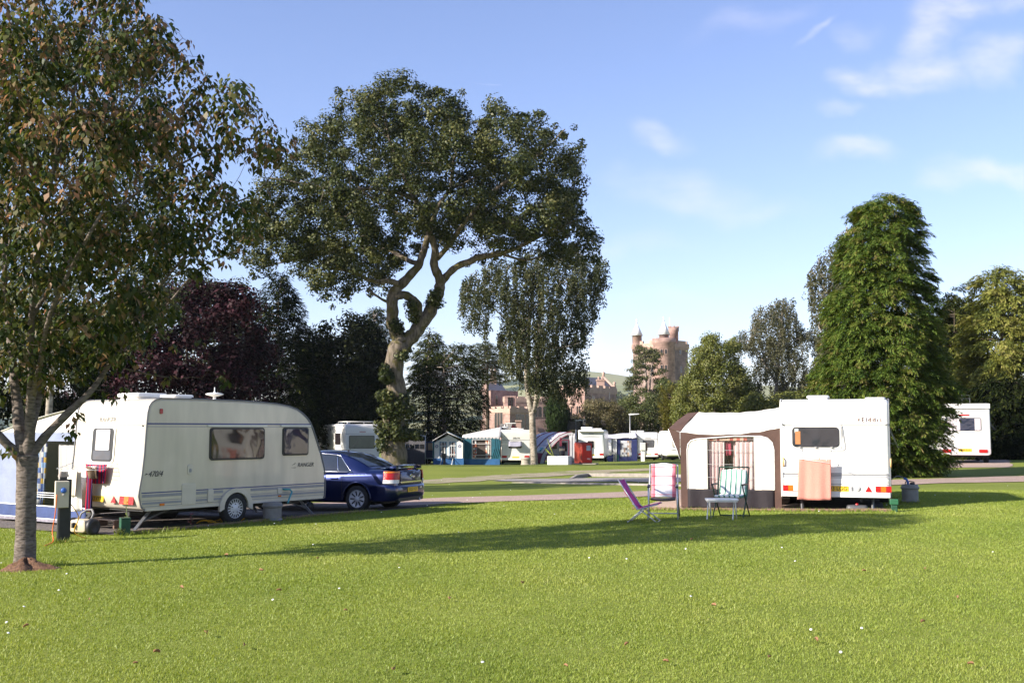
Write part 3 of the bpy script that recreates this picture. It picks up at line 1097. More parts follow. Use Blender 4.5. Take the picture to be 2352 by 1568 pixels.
def leaf_quads(C, D, Nn, L, Wd, fold=0.18):
    """one folded four-cornered leaf per row"""
    S = nrmz(np.cross(D, Nn))
    Nn = np.cross(S, D)
    n = len(C)
    V = np.empty((n * 4, 3))
    V[0::4] = C
    mid = C + D * (L * 0.45)[:, None] + Nn * (Wd * fold)[:, None]
    V[1::4] = mid + S * (Wd / 2)[:, None]
    V[2::4] = C + D * L[:, None]
    V[3::4] = mid - S * (Wd / 2)[:, None]
    return V, np.arange(n * 4).reshape(n, 4)


def inside(px, py, poly):
    c = np.zeros(len(px), bool)
    k = len(poly)
    for i in range(k):
        x1, y1 = poly[i]; x2, y2 = poly[(i + 1) % k]
        if y1 == y2:
            continue
        c ^= ((y1 > py) != (y2 > py)) & (px < (x2 - x1) * (py - y1) / (y2 - y1) + x1)
    return c


def edge_dist(px, py, poly):
    d = np.full(len(px), 1e9)
    k = len(poly)
    for i in range(k):
        x1, y1 = poly[i]; x2, y2 = poly[(i + 1) % k]
        dx, dy = x2 - x1, y2 - y1
        t = np.clip(((px - x1) * dx + (py - y1) * dy) / (dx * dx + dy * dy + 1e-9), 0, 1)
        d = np.minimum(d, np.hypot(px - x1 - t * dx, py - y1 - t * dy))
    return d


def flat(poly, d):
    """picture outline -> (x, z) metres at the tree's own distance"""
    return [(P(a, b, d).x, P(a, b, d).z) for a, b in poly]


def clumps_in(poly, d, n, rc, depth, holes=(), inset=0.6, surf=0.6, sep=0.0):
    """clump centres filling a rounded volume with this outline"""
    pl = flat(poly, d)
    hl = [flat(h, d) for h in holes]
    xs = [p[0] for p in pl]; zs = [p[1] for p in pl]
    out, rad = [], []
    tries = 0
    R0 = 0.5 * min(max(xs) - min(xs), max(zs) - min(zs))
    while len(out) < n and tries < 60:
        tries += 1
        m = n * 4
        x = min(xs) + RNG.random(m) * (max(xs) - min(xs)); z = min(zs) + RNG.random(m) * (max(zs) - min(zs))
        r = rc[0] + (rc[1] - rc[0]) * RNG.random(m) ** 1.3
        ok = inside(x, z, pl)
        ed = edge_dist(x, z, pl)
        ok &= ed > inset * r
        for h in hl:
            ok &= ~inside(x, z, h)
            ok &= edge_dist(x, z, h) > 0.5 * r
        T = depth * np.sqrt(np.clip(1 - (1 - np.clip(ed / R0, 0, 1)) ** 2, 0, 1))
        w = (RNG.random(m) ** surf) * np.sign(RNG.random(m) - 0.5) * T
        for i in np.nonzero(ok)[0]:
            c = np.array([x[i], d + w[i], z[i]])
            if sep and out:
                dd = np.linalg.norm(np.array(out) - c, axis=1)
                if (dd < sep * r[i]).any():
                    continue
            out.append(c); rad.append(r[i])
            if len(out) >= n:
                break
    return np.array(out), np.array(rad)


def clump_leaves(C, Rr, per, L, Wd, up=0.5, flatz=0.75, droop=0.0, hollow=0.45):
    """leaves spread through ball-like clumps, thicker to the outside"""
    k = np.repeat(np.arange(len(C)), np.maximum(1, (per * (Rr / Rr.mean()) ** 2).astype(int)))
    n = len(k)
    e = rdirs(n)
    rho = RNG.random(n) ** hollow
    pos = C[k] + e * (rho * Rr[k])[:, None] * np.array([1, 1, flatz])
    nn = nrmz(e * 0.95 + UP * up * 0.6 + rdirs(n) * 0.5)
    dd = rdirs(n) + e * 0.5 - UP * droop
    dd = nrmz(dd - nn * (dd * nn).sum(1, keepdims=True))
    ll = L * (0.7 + 0.6 * RNG.random(n))
    ww = Wd * (0.7 + 0.6 * RNG.random(n))
    V, Fq = leaf_quads(pos, dd, nn, ll, ww)
    tone = 0.13 * RNG.standard_normal(len(C))
    rnd = np.clip(0.5 + tone[k] + 0.2 * RNG.standard_normal(n), 0, 1)
    return V, Fq, rnd


def merge(parts):
    Vs, Fs, Rs, o = [], [], [], 0
    for V, Fq, r in parts:
        Vs.append(V); Fs.append(Fq + o); Rs.append(r); o += len(V)
    return np.concatenate(Vs), np.concatenate(Fs), np.concatenate(Rs)


def sprays(C, OUT, size, nst, droop=0.5, wid=0.045, ln=0.34, flat_=0.5):
    """conifer fronds: each row of C carries a drooping frond of small pointed strips"""
    n = len(C)
    OUT = nrmz(OUT)
    S = nrmz(np.cross(OUT, UP) + 1e-6)
    U = np.cross(S, OUT)
    size = np.broadcast_to(size, (n,)) * (0.7 + 0.6 * RNG.random(n))
    k = np.repeat(np.arange(n), nst)
    m = len(k)
    t = RNG.random(m) ** 0.8
    side = (RNG.random(m) - 0.5) * 2
    ax = OUT[k] * (t * size[k])[:, None] - UP * (droop * (t ** 2) * size[k])[:, None]
    off = S[k] * (side * 0.32 * size[k] * (1.05 - t))[:, None] + U[k] * ((RNG.random(m) - 0.5) * 0.25 * size[k] * flat_)[:, None]
    pos = C[k] + ax + off
    D = nrmz(OUT[k] * 0.75 + S[k] * (side * 0.8)[:, None] - UP * (droop * (0.5 + t))[:, None] + rdirs(m) * 0.35)
    Nn = nrmz(U[k] + rdirs(m) * 0.5)
    L = ln * size[k] * (0.6 + 0.8 * RNG.random(m))
    Wd = wid * (0.7 + 0.6 * RNG.random(m)) * size[k] / size.mean()
    V, Fq = leaf_quads(pos, D, Nn, L, Wd, 0.1)
    tone = 0.14 * RNG.standard_normal(n)
    rnd = np.clip(0.42 + tone[k] + 0.16 * RNG.standard_normal(m) + 0.22 * (t - 0.5), 0, 1)
    return V, Fq, rnd


def limb_pts(path, d):
    """[(px, py, depth offset, half width px)] -> points and radii in metres"""
    pts, rad = [], []
    for (a, b, w, hw) in path:
        p = P(a, b, d)
        pts.append(Vector((p.x, d + w, p.z)))
        rad.append(hw / F * d)
    return pts, rad


def smooth_path(pts, rad, n=4):
    """Catmull-Rom through the points"""
    if len(pts) < 3:
        return pts, rad
    op, orr = [], []
    for i in range(len(pts) - 1):
        p0, p1, p2, p3 = pts[max(i - 1, 0)], pts[i], pts[i + 1], pts[min(i + 2, len(pts) - 1)]
        for k in range(n):
            t = k / n
            op.append(0.5 * ((2 * p1) + (p2 - p0) * t + (2 * p0 - 5 * p1 + 4 * p2 - p3) * t * t + (3 * p1 - p0 - 3 * p2 + p3) * t ** 3))
            orr.append(rad[i] + (rad[i + 1] - rad[i]) * t)
    op.append(pts[-1]); orr.append(rad[-1])
    return op, orr


class Wood:
    """trunk and limbs of one tree; grows thin branches out to given points"""

    def __init__(self):
        self.mb = MB()
        self.nodes, self.nr = [], []

    def limb(self, pts, rad, n=10, sm=4, rough=0.0):
        pts, rad = smooth_path([Vector(p) for p in pts], list(rad), sm)
        if rough:
            rad = [r * (1 + rough * math.sin(i * 1.7) * random.uniform(0.3, 1)) for i, r in enumerate(rad)]
        self.mb.tube(pts, rad, n)
        self.nodes += [np.array(p) for p in pts]; self.nr += list(rad)
        return self

    def twigs(self, C, rmin=0.012, taper=0.45, sag=0.12, n=5, jitter=0.06, steps=4, rise=0.0):
        nodes = np.array(self.nodes); nr = np.array(self.nr)
        d0 = np.array([np.min(np.linalg.norm(nodes - c, axis=1)) for c in C])
        for i in np.argsort(d0):
            c = C[i]
            dv = np.linalg.norm(nodes - c, axis=1) + 0.6 * np.maximum(0, nodes[:, 2] - c[2] + rise)
            j = int(np.argmin(dv))
            a = nodes[j]
            L = np.linalg.norm(c - a)
            if L < 1e-3:
                continue
            r0 = max(rmin, min(nr[j] * 0.7, rmin + taper * 0.05 * L))
            pts = []
            for k in range(steps + 1):
                t = k / steps
                p = a + (c - a) * t + np.array([0, 0, sag * L * math.sin(PI * t)])
                if 0 < k < steps:
                    p = p + RNG.standard_normal(3) * jitter * L
                pts.append(Vector(p))
            rad = [r0 + (rmin * 0.6 - r0) * k / steps for k in range(steps + 1)]
            self.mb.tube(pts, rad, n, caps=False)
            nodes = np.vstack([nodes, np.array(pts[1:])]); nr = np.concatenate([nr, rad[1:]])
        return self


def local(V, base):
    return V - np.array(base)


def shift_mb(mb, base):
    b = Vector(base)
    mb.v = [tuple(Vector(p) - b) for p in mb.v]
    return mb


def finish_tree(name, label, base, wood, bark, leaf_parts, leafmat, cat='tree', group=None, crown='crown'):
    root = thing(name, label, cat, base, group=group)
    shift_mb(wood.mb, base).build('trunk', bark, root)
    V, Fq, r = merge(leaf_parts)
    link(crown, np_mesh(crown, local(V, base), Fq, {'rnd': r}), root, leafmat)
    return root


B_CHERRY = bark_mat('cherry_bark', (0.055, 0.043, 0.034), (0.19, 0.157, 0.132), 9, (0.7, 0.7, 1.9), 0.8)
B_OAK = bark_mat('oak_bark', (0.03, 0.024, 0.017), (0.19, 0.155, 0.12), 3.2, (1.3, 1.3, 0.3), 1.0, lichen=(0.10, 0.085, 0.035))
B_BIRCH = bark_mat('birch_bark', (0.10, 0.08, 0.06), (0.38, 0.33, 0.265), 3.0, (0.8, 0.8, 1.6), 0.4)
B_DARK = bark_mat('dark_bark', (0.03, 0.024, 0.018), (0.09, 0.07, 0.05), 5)
B_PINE = bark_mat('grey_pine_bark', (0.13, 0.10, 0.08), (0.30, 0.25, 0.21), 4)

L_CHERRY = foliage_mat('cherry_leaf', [(0.016, 0.030, 0.007), (0.040, 0.062, 0.013), (0.085, 0.095, 0.024), (0.16, 0.115, 0.05), (0.34, 0.20, 0.12)], 0.34, 0.5, spec=0.25)
L_OAK = foliage_mat('oak_leaf', [(0.010, 0.018, 0.005), (0.028, 0.040, 0.010), (0.065, 0.075, 0.021), (0.135, 0.130, 0.045)], 0.18, 0.5, spec=0.22)
L_BIRCH = foliage_mat('birch_leaf', [(0.020, 0.028, 0.010), (0.040, 0.050, 0.018), (0.072, 0.080, 0.030), (0.13, 0.125, 0.055)], 0.3, 0.5)
L_BIRCH_PALE = foliage_mat('pale_birch_leaf', [(0.030, 0.036, 0.014), (0.060, 0.063, 0.027), (0.095, 0.092, 0.042), (0.14, 0.125, 0.065)], 0.3, 0.55)
L_CYPRESS = foliage_mat('cypress_frond', [(0.016, 0.032, 0.006), (0.045, 0.082, 0.012), (0.092, 0.142, 0.021), (0.155, 0.19, 0.034), (0.18, 0.145, 0.05)], 0.2, 0.6, spec=0.15)
L_GOLDEN = foliage_mat('golden_cypress_frond', [(0.045, 0.06, 0.012), (0.115, 0.13, 0.024), (0.19, 0.195, 0.04), (0.25, 0.225, 0.07)], 0.15, 0.6, spec=0.15)
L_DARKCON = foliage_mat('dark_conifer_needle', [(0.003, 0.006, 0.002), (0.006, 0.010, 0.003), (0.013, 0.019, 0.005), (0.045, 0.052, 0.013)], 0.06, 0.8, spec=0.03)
L_LARCH = foliage_mat('larch_needle', [(0.005, 0.008, 0.002), (0.014, 0.021, 0.005), (0.046, 0.056, 0.011), (0.125, 0.13, 0.028)], 0.12, 0.7, spec=0.05)
L_PURPLE = foliage_mat('purple_beech_leaf', [(0.004, 0.002, 0.002), (0.011, 0.004, 0.005), (0.032, 0.010, 0.013), (0.085, 0.030, 0.040)], 0.12, 0.6, spec=0.12)
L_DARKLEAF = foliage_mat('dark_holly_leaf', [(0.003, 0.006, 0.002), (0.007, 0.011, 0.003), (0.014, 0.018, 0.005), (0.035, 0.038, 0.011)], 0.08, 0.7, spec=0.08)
L_ASH = foliage_mat('ash_leaf', [(0.055, 0.070, 0.014), (0.105, 0.122, 0.026), (0.155, 0.165, 0.040), (0.22, 0.21, 0.068)], 0.3, 0.5)
L_BUSH = foliage_mat('bush_leaf', [(0.022, 0.034, 0.008), (0.055, 0.072, 0.018), (0.10, 0.112, 0.034), (0.17, 0.155, 0.065)], 0.25, 0.5)
L_BUSH_BROWN = foliage_mat('brownish_bush_leaf', [(0.045, 0.044, 0.015), (0.095, 0.088, 0.033), (0.15, 0.125, 0.056), (0.22, 0.175, 0.105)], 0.25, 0.5)
L_YEW = foliage_mat('yew_needle', [(0.008, 0.016, 0.006), (0.016, 0.030, 0.009), (0.032, 0.052, 0.014), (0.050, 0.072, 0.018)], 0.1, 0.6, spec=0.15)
L_YELLOW = foliage_mat('olive_yew_needle', [(0.05, 0.052, 0.008), (0.085, 0.082, 0.014), (0.12, 0.11, 0.02), (0.16, 0.14, 0.03)], 0.15, 0.6, spec=0.15)
L_PINE = foliage_mat('pine_needle', [(0.022, 0.030, 0.010), (0.045, 0.055, 0.018), (0.080, 0.085, 0.030), (0.12, 0.11, 0.05)], 0.15, 0.6, spec=0.15)


# --- the cherry in front on the left ------------------------------------------
def build_cherry():
    d = 14.4
    base = on_ground(58, d)
    wd = Wood()
    t = [(57, 1312, 0, 29), (57, 1290, 0, 24.5), (59, 1230, 0, 22), (60, 1150, 0, 22), (62, 1080, 0, 22.5), (62, 1045, 0, 25)]
    p, r = limb_pts(t, d)
    wd.limb(p, r, 16, 5, 0.03)
    L = [
        [(66, 1050, 0, 15), (86, 1020, .05, 11), (105, 992, .1, 10), (150, 940, .2, 9), (190, 890, .35, 7), (232, 800, .6, 5), (275, 700, .9, 3.4), (330, 610, 1.2, 2.2)],
        [(62, 1045, 0, 16), (72, 1000, -.05, 13), (82, 930, -.15, 11), (95, 850, -.3, 9), (110, 740, -.5, 7), (150, 600, -.8, 5), (190, 460, -1.0, 4), (220, 300, -1.1, 3)],
        [(58, 1045, 0, 17), (45, 990, 0, 14), (32, 930, .1, 12), (15, 860, .2, 10), (-10, 760, .4, 8), (-30, 620, .5, 6), (-30, 450, .6, 4), (-10, 250, .7, 3)],
        [(52, 1052, 0, 14), (25, 1020, -.1, 10), (0, 985, -.2, 9), (-40, 930, -.4, 8), (-100, 820, -.8, 6), (-150, 680, -1.2, 4)],
        [(60, 1040, .05, 13), (58, 980, .2, 10), (60, 900, .4, 9), (55, 800, .6, 7), (70, 650, .9, 5), (90, 480, 1.1, 4), (110, 260, 1.2, 3)],
        [(86, 915, -.15, 7), (130, 840, -.5, 6), (180, 740, -.9, 5), (250, 640, -1.2, 4), (330, 540, -1.5, 3)],
        [(110, 740, -.5, 5), (170, 620, -.3, 4), (270, 480, 0, 3.5), (370, 390, .2, 3), (470, 330, .3, 2.4), (560, 300, .4, 1.8), (640, 310, .5, 1)],
        [(232, 800, .6, 4), (310, 680, .5, 3), (420, 560, .4, 3), (500, 470, .3, 2.4), (580, 430, .3, 1.6), (640, 350, .3, 1)],
        [(150, 600, -.8, 4), (230, 430, -.6, 3.2), (330, 270, -.5, 2.6), (400, 170, -.4, 2), (440, 130, -.3, 1.2)],
        [(190, 460, -1, 3), (240, 260, -1, 2.5), (280, 80, -.9, 2), (300, -60, -.8, 1.4)],
        [(-30, 620, .5, 4), (20, 420, .3, 3), (60, 180, .2, 2.2), (80, -40, .2, 1.5)],
        [(330, 690, .9, 3), (400, 600, 1.0, 2.4), (470, 560, 1, 1.8), (530, 545, 1, 1)],
        [(440, 545, .4, 1.8), (500, 520, .4, 1.4), (560, 540, .4, 1)],
        [(140, 800, .5, 3), (210, 830, .8, 2.2), (280, 850, 1, 1.5), (350, 860, 1.1, 1)],
    ]
    for path in L:
        p, r = limb_pts(path, d)
        wd.limb(p, r, 8, 3, 0.05)
    crown = [(-140, -130), (120, -130), (250, -90), (330, -20), (350, 30), (390, 70), (430, 110), (462, 165), (520, 172), (585, 215), (640, 285), (660, 365), (620, 385),
             (565, 375), (520, 385), (560, 410), (612, 440), (600, 500), (560, 545), (500, 575), (440, 610), (400, 640), (330, 700), (260, 760), (180, 800), (90, 830), (0, 840), (-140, 820)]
    low = [(-100, 800), (60, 800), (200, 740), (330, 660), (390, 640), (400, 700), (300, 830), (180, 880), (60, 900), (-100, 930)]
    holes = [[(455, 215), (505, 205), (520, 250), (470, 285)], [(520, 330), (560, 400), (500, 440), (490, 370)], [(470, 455), (520, 480), (480, 520), (440, 500)]]
    C, Rr = clumps_in(crown, d, 780, (0.14, 0.32), 2.1, holes, 0.35, 0.55, sep=0.62)
    C2, R2 = clumps_in(low, d, 150, (0.12, 0.22), 1.4, (), 0.5, 0.8)
    # single sprigs at the tips
    tips = []
    for (a, b, w) in [(655, 300, .4), (640, 345, .4), (610, 275, .4), (590, 240, .3), (570, 215, .3), (540, 190, .3), (500, 185, .3), (470, 165, .2), (455, 130, 0), (430, 95, 0),
                      (400, 75, -.2), (370, 50, -.2), (330, 25, -.4), (600, 430, .3), (585, 450, .3), (560, 530, .4), (540, 470, .4), (520, 545, .8), (475, 580, .9), (490, 450, .3), (440, 590, .8),
                      (580, 370, .4), (545, 300, .4), (575, 335, .4), (620, 350, .4), (480, 870, .9), (467, 855, .9), (290, 850, 1), (330, 858, 1), (230, 905, .5), (160, 985, .15), (158, 965, .15), (150, 1000, .1),
                      (166, 948, .15), (30, 1030, -.2), (45, 1036, -.2), (205, 900, .4), (250, 890, .5), (410, 770, 1), (350, 780, .9)]:
        p = P(a, b, d); tips.append([p.x, d + w, p.z])
    C3 = np.array(tips); R3 = np.full(len(C3), 0.075)
    allC = np.vstack([C, C2, C3[:31]])
    wd.twigs(allC, 0.0035, 0.10, 0.05, 4, 0.05, 4)
    parts = []
    for (c, r, per) in ((C, Rr, 37), (C2, R2, 14), (C3, R3, 8)):
        k = np.repeat(np.arange(len(c)), np.maximum(2, (per * (r / r.mean())).astype(int)))
        n = len(k)
        e = rdirs(n)
        pos = c[k] + e * (RNG.random(n) ** 0.5 * r[k])[:, None]
        D = nrmz(e * np.array([0.6, 0.6, 0.1]) - UP * 0.75 + rdirs(n) * 0.35)          # leaves hang
        Nn = nrmz(e * np.array([1, 1, 0.3]) + UP * 0.5 + rdirs(n) * 0.4)
        ll = 0.108 * (0.6 + 0.65 * RNG.random(n)); ww = ll * (0.50 + 0.12 * RNG.random(n))
        V, Fq = leaf_quads(pos, D, Nn, ll, ww, 0.22)
        tone = 0.16 * RNG.standard_normal(len(c)) + 0.10 * np.clip((c[:, 2] - 3.2) / 2.5, -1, 1)
        parts.append((V, Fq, np.clip(0.37 + tone[k] + 0.22 * RNG.standard_normal(n), 0, 1)))
    finish_tree('cherry_tree', 'cherry tree with reddish drooping leaves, standing alone in front of the cream caravan', base, wd, B_CHERRY, parts, L_CHERRY)
    # earth heaped at its foot
    mb = MB()
    c0 = on_ground(72, 14.15)
    g = []
    for i in range(7):
        rr = 0.30 * (1 - i / 6.0)
        row = []
        for j in range(25):
            a = 2 * PI * j / 24
            w = 1 + 0.22 * math.sin(3 * a + 1) + 0.12 * math.sin(7 * a)
            x, y = c0.x + rr * w * 1.25 * math.cos(a), c0.y + rr * w * 0.8 * math.sin(a)
            row.append((x, y, gz(x, y) + 0.16 * math.sin((i / 6) * PI / 2) * (0.85 + 0.3 * math.sin(5 * a + i)) - 0.02))
        g.append(row)
    mb.sheet(g)
    tag(mb.build('soil_mound', pm('red_brown_soil', (0.20, 0.105, 0.06), 1.0, 0.6, 22, 1.0)), 'heap of red brown soil at the foot of the cherry trunk', 'soil')


build_cherry()


# --- the oak -------------------------------------------------------------------
def build_oak():
    d = 62.0
    base = on_ground(906, d)
    wd = Wood()
    paths = [
        [(906, 1078, 0, 37), (906, 1062, 0, 31), (905, 1020, 0, 26), (905, 960, 0, 24), (911, 900, 0, 22), (905, 850, 0, 21), (909, 815, 0, 22), (922, 785, 0, 22)],
        [(922, 790, 0, 19), (908, 755, 0, 16), (903, 715, -.2, 14), (906, 680, -.3, 13), (930, 645, -.2, 11), (962, 610, 0, 9), (975, 570, .3, 8), (985, 520, .8, 6.5), (1000, 470, 1.2, 5), (1030, 420, 1.5, 4), (1040, 350, 1.5, 2.6), (1060, 290, 1.5, 1.5)],
        [(925, 792, .2, 18), (950, 765, .2, 17), (975, 735, .3, 15.5), (992, 700, .4, 15), (1005, 670, .3, 13.5), (1012, 645, .2, 11.5), (998, 615, 0, 10), (1000, 580, -.3, 8.5), (985, 530, -.8, 7), (960, 470, -1.5, 5.5), (930, 410, -2, 4), (905, 340, -2.2, 2.6), (890, 270, -2.2, 1.5)],
        [(1010, 650, .3, 10), (1030, 628, .2, 8.5), (1060, 608, 0, 8), (1100, 595, -.5, 7), (1150, 588, -1, 5.5), (1200, 572, -1.4, 4.2), (1260, 545, -2, 3), (1320, 520, -2, 1.6)],
        [(906, 685, -.3, 9), (928, 678, -.2, 10), (950, 690, 0, 10.5), (962, 712, .1, 9), (955, 740, .2, 9)],
        [(920, 655, -.3, 8), (895, 650, -1, 6.5), (870, 655, -1.3, 5), (830, 640, -2, 4), (780, 630, -2.5, 3), (740, 645, -3, 1.6)],
        [(965, 605, 0, 7), (930, 590, 1, 5.5), (880, 560, 2, 5), (800, 555, 3, 4.2), (720, 560, 3.5, 3.4), (640, 575, 3.8, 2.4), (570, 590, 4, 1.3)],
        [(1003, 595, -.1, 7), (1040, 560, -1, 5.5), (1080, 515, -2, 5), (1130, 470, -3, 4), (1190, 430, -3.5, 3), (1250, 380, -4, 2), (1290, 340, -4, 1.3)],
        [(985, 520, .8, 5), (920, 480, 2, 4), (850, 440, 3, 3.4), (790, 380, 3.5, 2.6), (760, 320, 3.5, 1.5)],
        [(960, 470, -1.5, 4), (880, 460, -3, 3.5), (800, 470, -4, 3), (720, 460, -4.5, 2), (660, 450, -4.5, 1.3)],
        [(1080, 515, -2, 4), (1150, 520, -1, 3.4), (1220, 490, 0, 2.6), (1290, 450, 1, 1.8), (1330, 400, 1, 1.2)],
        [(1030, 420, 1.5, 3), (1100, 380, 2.5, 2.4), (1160, 320, 3, 1.8), (1210, 290, 3, 1.2)],
        [(1150, 588, -1, 3.5), (1210, 600, -.5, 2.5), (1280, 580, 0, 1.8), (1340, 585, 0, 1.2)],
        [(905, 340, -2.2, 2), (850, 290, -2, 1.6), (820, 240, -2, 1.1)],
        [(905, 700, -.3, 4), (880, 690, -.8, 3), (850, 670, -1, 2)],
    ]
    for path in paths:
        p, r = limb_pts(path, d)
        if path[0][1] < 1070:
            r = [q * 0.98 for q in r]
            p, r = smooth_path(p, r, 2)
            p = [p[0]] + [q + Vector((random.uniform(-1, 1), random.uniform(-1, 1), random.uniform(-.6, .6))) * (0.04 + 0.08 * rr) for q, rr in zip(p[1:-1], r[1:-1])] + [p[-1]]
        wd.limb(p, r, 12, 3, 0.10)
    crown = [(888, 191), (947, 191), (1000, 215), (1040, 205), (1084, 228), (1074, 270), (1100, 272), (1110, 240), (1138, 236), (1180, 262), (1237, 258), (1262, 300), (1305, 300), (1340, 308),
             (1352, 340), (1342, 390), (1352, 430), (1342, 460), (1360, 490), (1365, 540), (1382, 570), (1385, 610), (1350, 618), (1300, 612), (1262, 602), (1225, 598), (1180, 602), (1120, 600), (1070, 606),
             (1027, 583), (1005, 600), (978, 595), (953, 610), (940, 640), (916, 645), (900, 665), (860, 682), (830, 670), (805, 694), (775, 690), (749, 712), (722, 690), (712, 660), (688, 640), (640, 640),
             (600, 625), (560, 640), (520, 612), (515, 590), (548, 572), (546, 546), (575, 500), (580, 445), (620, 415), (655, 425), (672, 395), (655, 398), (640, 375), (676, 350), (690, 310), (704, 285),
             (745, 290), (775, 265), (765, 228), (785, 210), (815, 205), (845, 235), (872, 215)]
    holes = [[(1040, 585), (1060, 535), (1090, 520), (1095, 560), (1070, 585)], [(915, 625), (925, 580), (958, 560), (962, 600), (940, 635)], [(1088, 250), (1100, 300), (1080, 300)],
             [(985, 585), (1000, 570), (1020, 580), (1005, 592)], [(850, 470), (880, 465), (890, 490), (860, 495)]]
    C, Rr = clumps_in(crown, d, 640, (0.5, 1.0), 7.5, holes, 0.65, 0.6, sep=0.4)
    # outer sprigs that break up the rim
    C2, R2 = clumps_in(crown, d, 560, (0.2, 0.45), 7.0, holes, 0.5, 0.5)
    wd.twigs(np.vstack([C, C2[::3]]), 0.018, 0.35, 0.06, 5, 0.07, 4)
    p1 = clump_leaves(C, Rr, 170, 0.165, 0.105, 0.45, 0.75)
    p2 = clump_leaves(C2, R2, 55, 0.19, 0.12, 0.45, 0.7)
    root = finish_tree('oak_tree', 'tall old oak with forked trunk, tallest tree in the middle of the field', base, wd, B_OAK, [p1, p2], L_OAK)
    # ivy tufts on the trunk
    iv = []
    for poly, n in (([(865, 905), (900, 890), (940, 910), (945, 950), (915, 965), (880, 955)], 40), ([(862, 975), (885, 962), (930, 968), (962, 985), (960, 1002), (920, 1010), (880, 1005)], 26),
                    ([(880, 850), (893, 835), (900, 870), (890, 885)], 10), ([(870, 1015), (885, 1010), (890, 1030), (875, 1035)], 6), ([(925, 790), (940, 800), (930, 830), (920, 820)], 5), ([(985, 690), (1012, 660), (1010, 700), (990, 730)], 7), ([(940, 690), (962, 700), (965, 745), (950, 750)], 7), ([(900, 735), (925, 745), (925, 780), (905, 770)], 6)):
        C, Rr = clumps_in(poly, d, n, (0.25, 0.5), 0.9, (), 0.2, 0.7)
        C[:, 1] -= 0.3
        iv.append(clump_leaves(C, Rr, 95, 0.17, 0.13, 0.3, 0.8))
    V, Fq, r = merge(iv)
    link('ivy', np_mesh('ivy', local(V, base), Fq, {'rnd': r}), root, L_OAK)


build_oak()


# --- birches -------------------------------------------------------------------
def strands(C, ln, per, L, Wd):
    """hanging twigs with small leaves"""
    k = np.repeat(np.arange(len(C)), per)
    n = len(k)
    t = RNG.random(n)
    lean = rdirs(len(C)) * 0.25
    pos = C[k] + lean[k] * (t * ln[k])[:, None] - UP * (t * ln[k])[:, None] + rdirs(n) * 0.16
    D = nrmz(-UP * 0.8 + rdirs(n) * 0.7)
    Nn = rdirs(n)
    V, Fq = leaf_quads(pos, D, Nn, L * (0.6 + 0.8 * RNG.random(n)), Wd * (0.6 + 0.8 * RNG.random(n)), 0.1)
    tone = 0.15 * RNG.standard_normal(len(C))
    return V, Fq, np.clip(0.48 + tone[k] + 0.2 * RNG.standard_normal(n), 0, 1)


def birch(label, d, bx, limbs, outline, n, ln, per, leaf, leafmat, bark=B_BIRCH, depth=3.0, holes=(), tw=3, name='birch_tree', rc=(0.3, 0.6), group=None):
    base = on_ground(bx, d)
    wd = Wood()
    for path in limbs:
        p, r = limb_pts(path, d)
        wd.limb(p, r, 8, 4, 0.04)
    C, Rr = clumps_in(outline, d, n, rc, depth, holes, 0.3, 0.7)
    wd.twigs(C[::tw], 0.014 * d / 78, 0.22, 0.1, 4, 0.05, 4)
    lnv = ln * (0.5 + RNG.random(len(C)))
    return finish_tree(name, label, base, wd, bark, [strands(C, lnv, per, leaf, leaf * 0.6)], leafmat, group=group)


birch('silver birch with forked pale trunk and weeping crown beside the burgundy awning', 77, 1226,
      [[(1227, 1074, 0, 10), (1227, 1060, 0, 8), (1224, 1000, 0, 7.4), (1222, 940, 0, 7.4)],
       [(1221, 945, 0, 7), (1213, 905, 0, 6), (1209, 860, .3, 5.2), (1214, 800, .5, 4.5), (1216, 740, .8, 3.6), (1225, 660, 1, 2.4), (1230, 600, 1, 1.4)],
       [(1224, 945, 0, 7), (1234, 905, 0, 6), (1233, 860, -.3, 5.4), (1238, 800, -.5, 4.6), (1239, 730, -.6, 3.6), (1246, 660, -.6, 2.4), (1250, 600, -.6, 1.4)],
       [(1239, 770, -.5, 2.6), (1275, 720, -1, 2), (1310, 670, -1.4, 1.4)], [(1214, 800, .5, 2.4), (1170, 740, 1, 1.8), (1120, 690, 1.4, 1.2)],
       [(1238, 800, -.5, 2.4), (1290, 800, -1, 1.6), (1330, 790, -1.2, 1)], [(1212, 840, .4, 2.2), (1170, 810, .8, 1.4)]],
      [(1064, 630), (1110, 600), (1180, 575), (1280, 560), (1395, 570), (1400, 600), (1388, 650), (1378, 690), (1366, 750), (1345, 770), (1350, 830), (1352, 880), (1290, 900), (1240, 885), (1175, 860),
       (1140, 800), (1130, 750), (1085, 755), (1055, 710), (1048, 670)],
      1150, 1.1, 52, 0.16, L_BIRCH, depth=3.2, holes=[[(1130, 700), (1150, 690), (1150, 740), (1135, 745)], [(1300, 800), (1335, 790), (1330, 815)]])
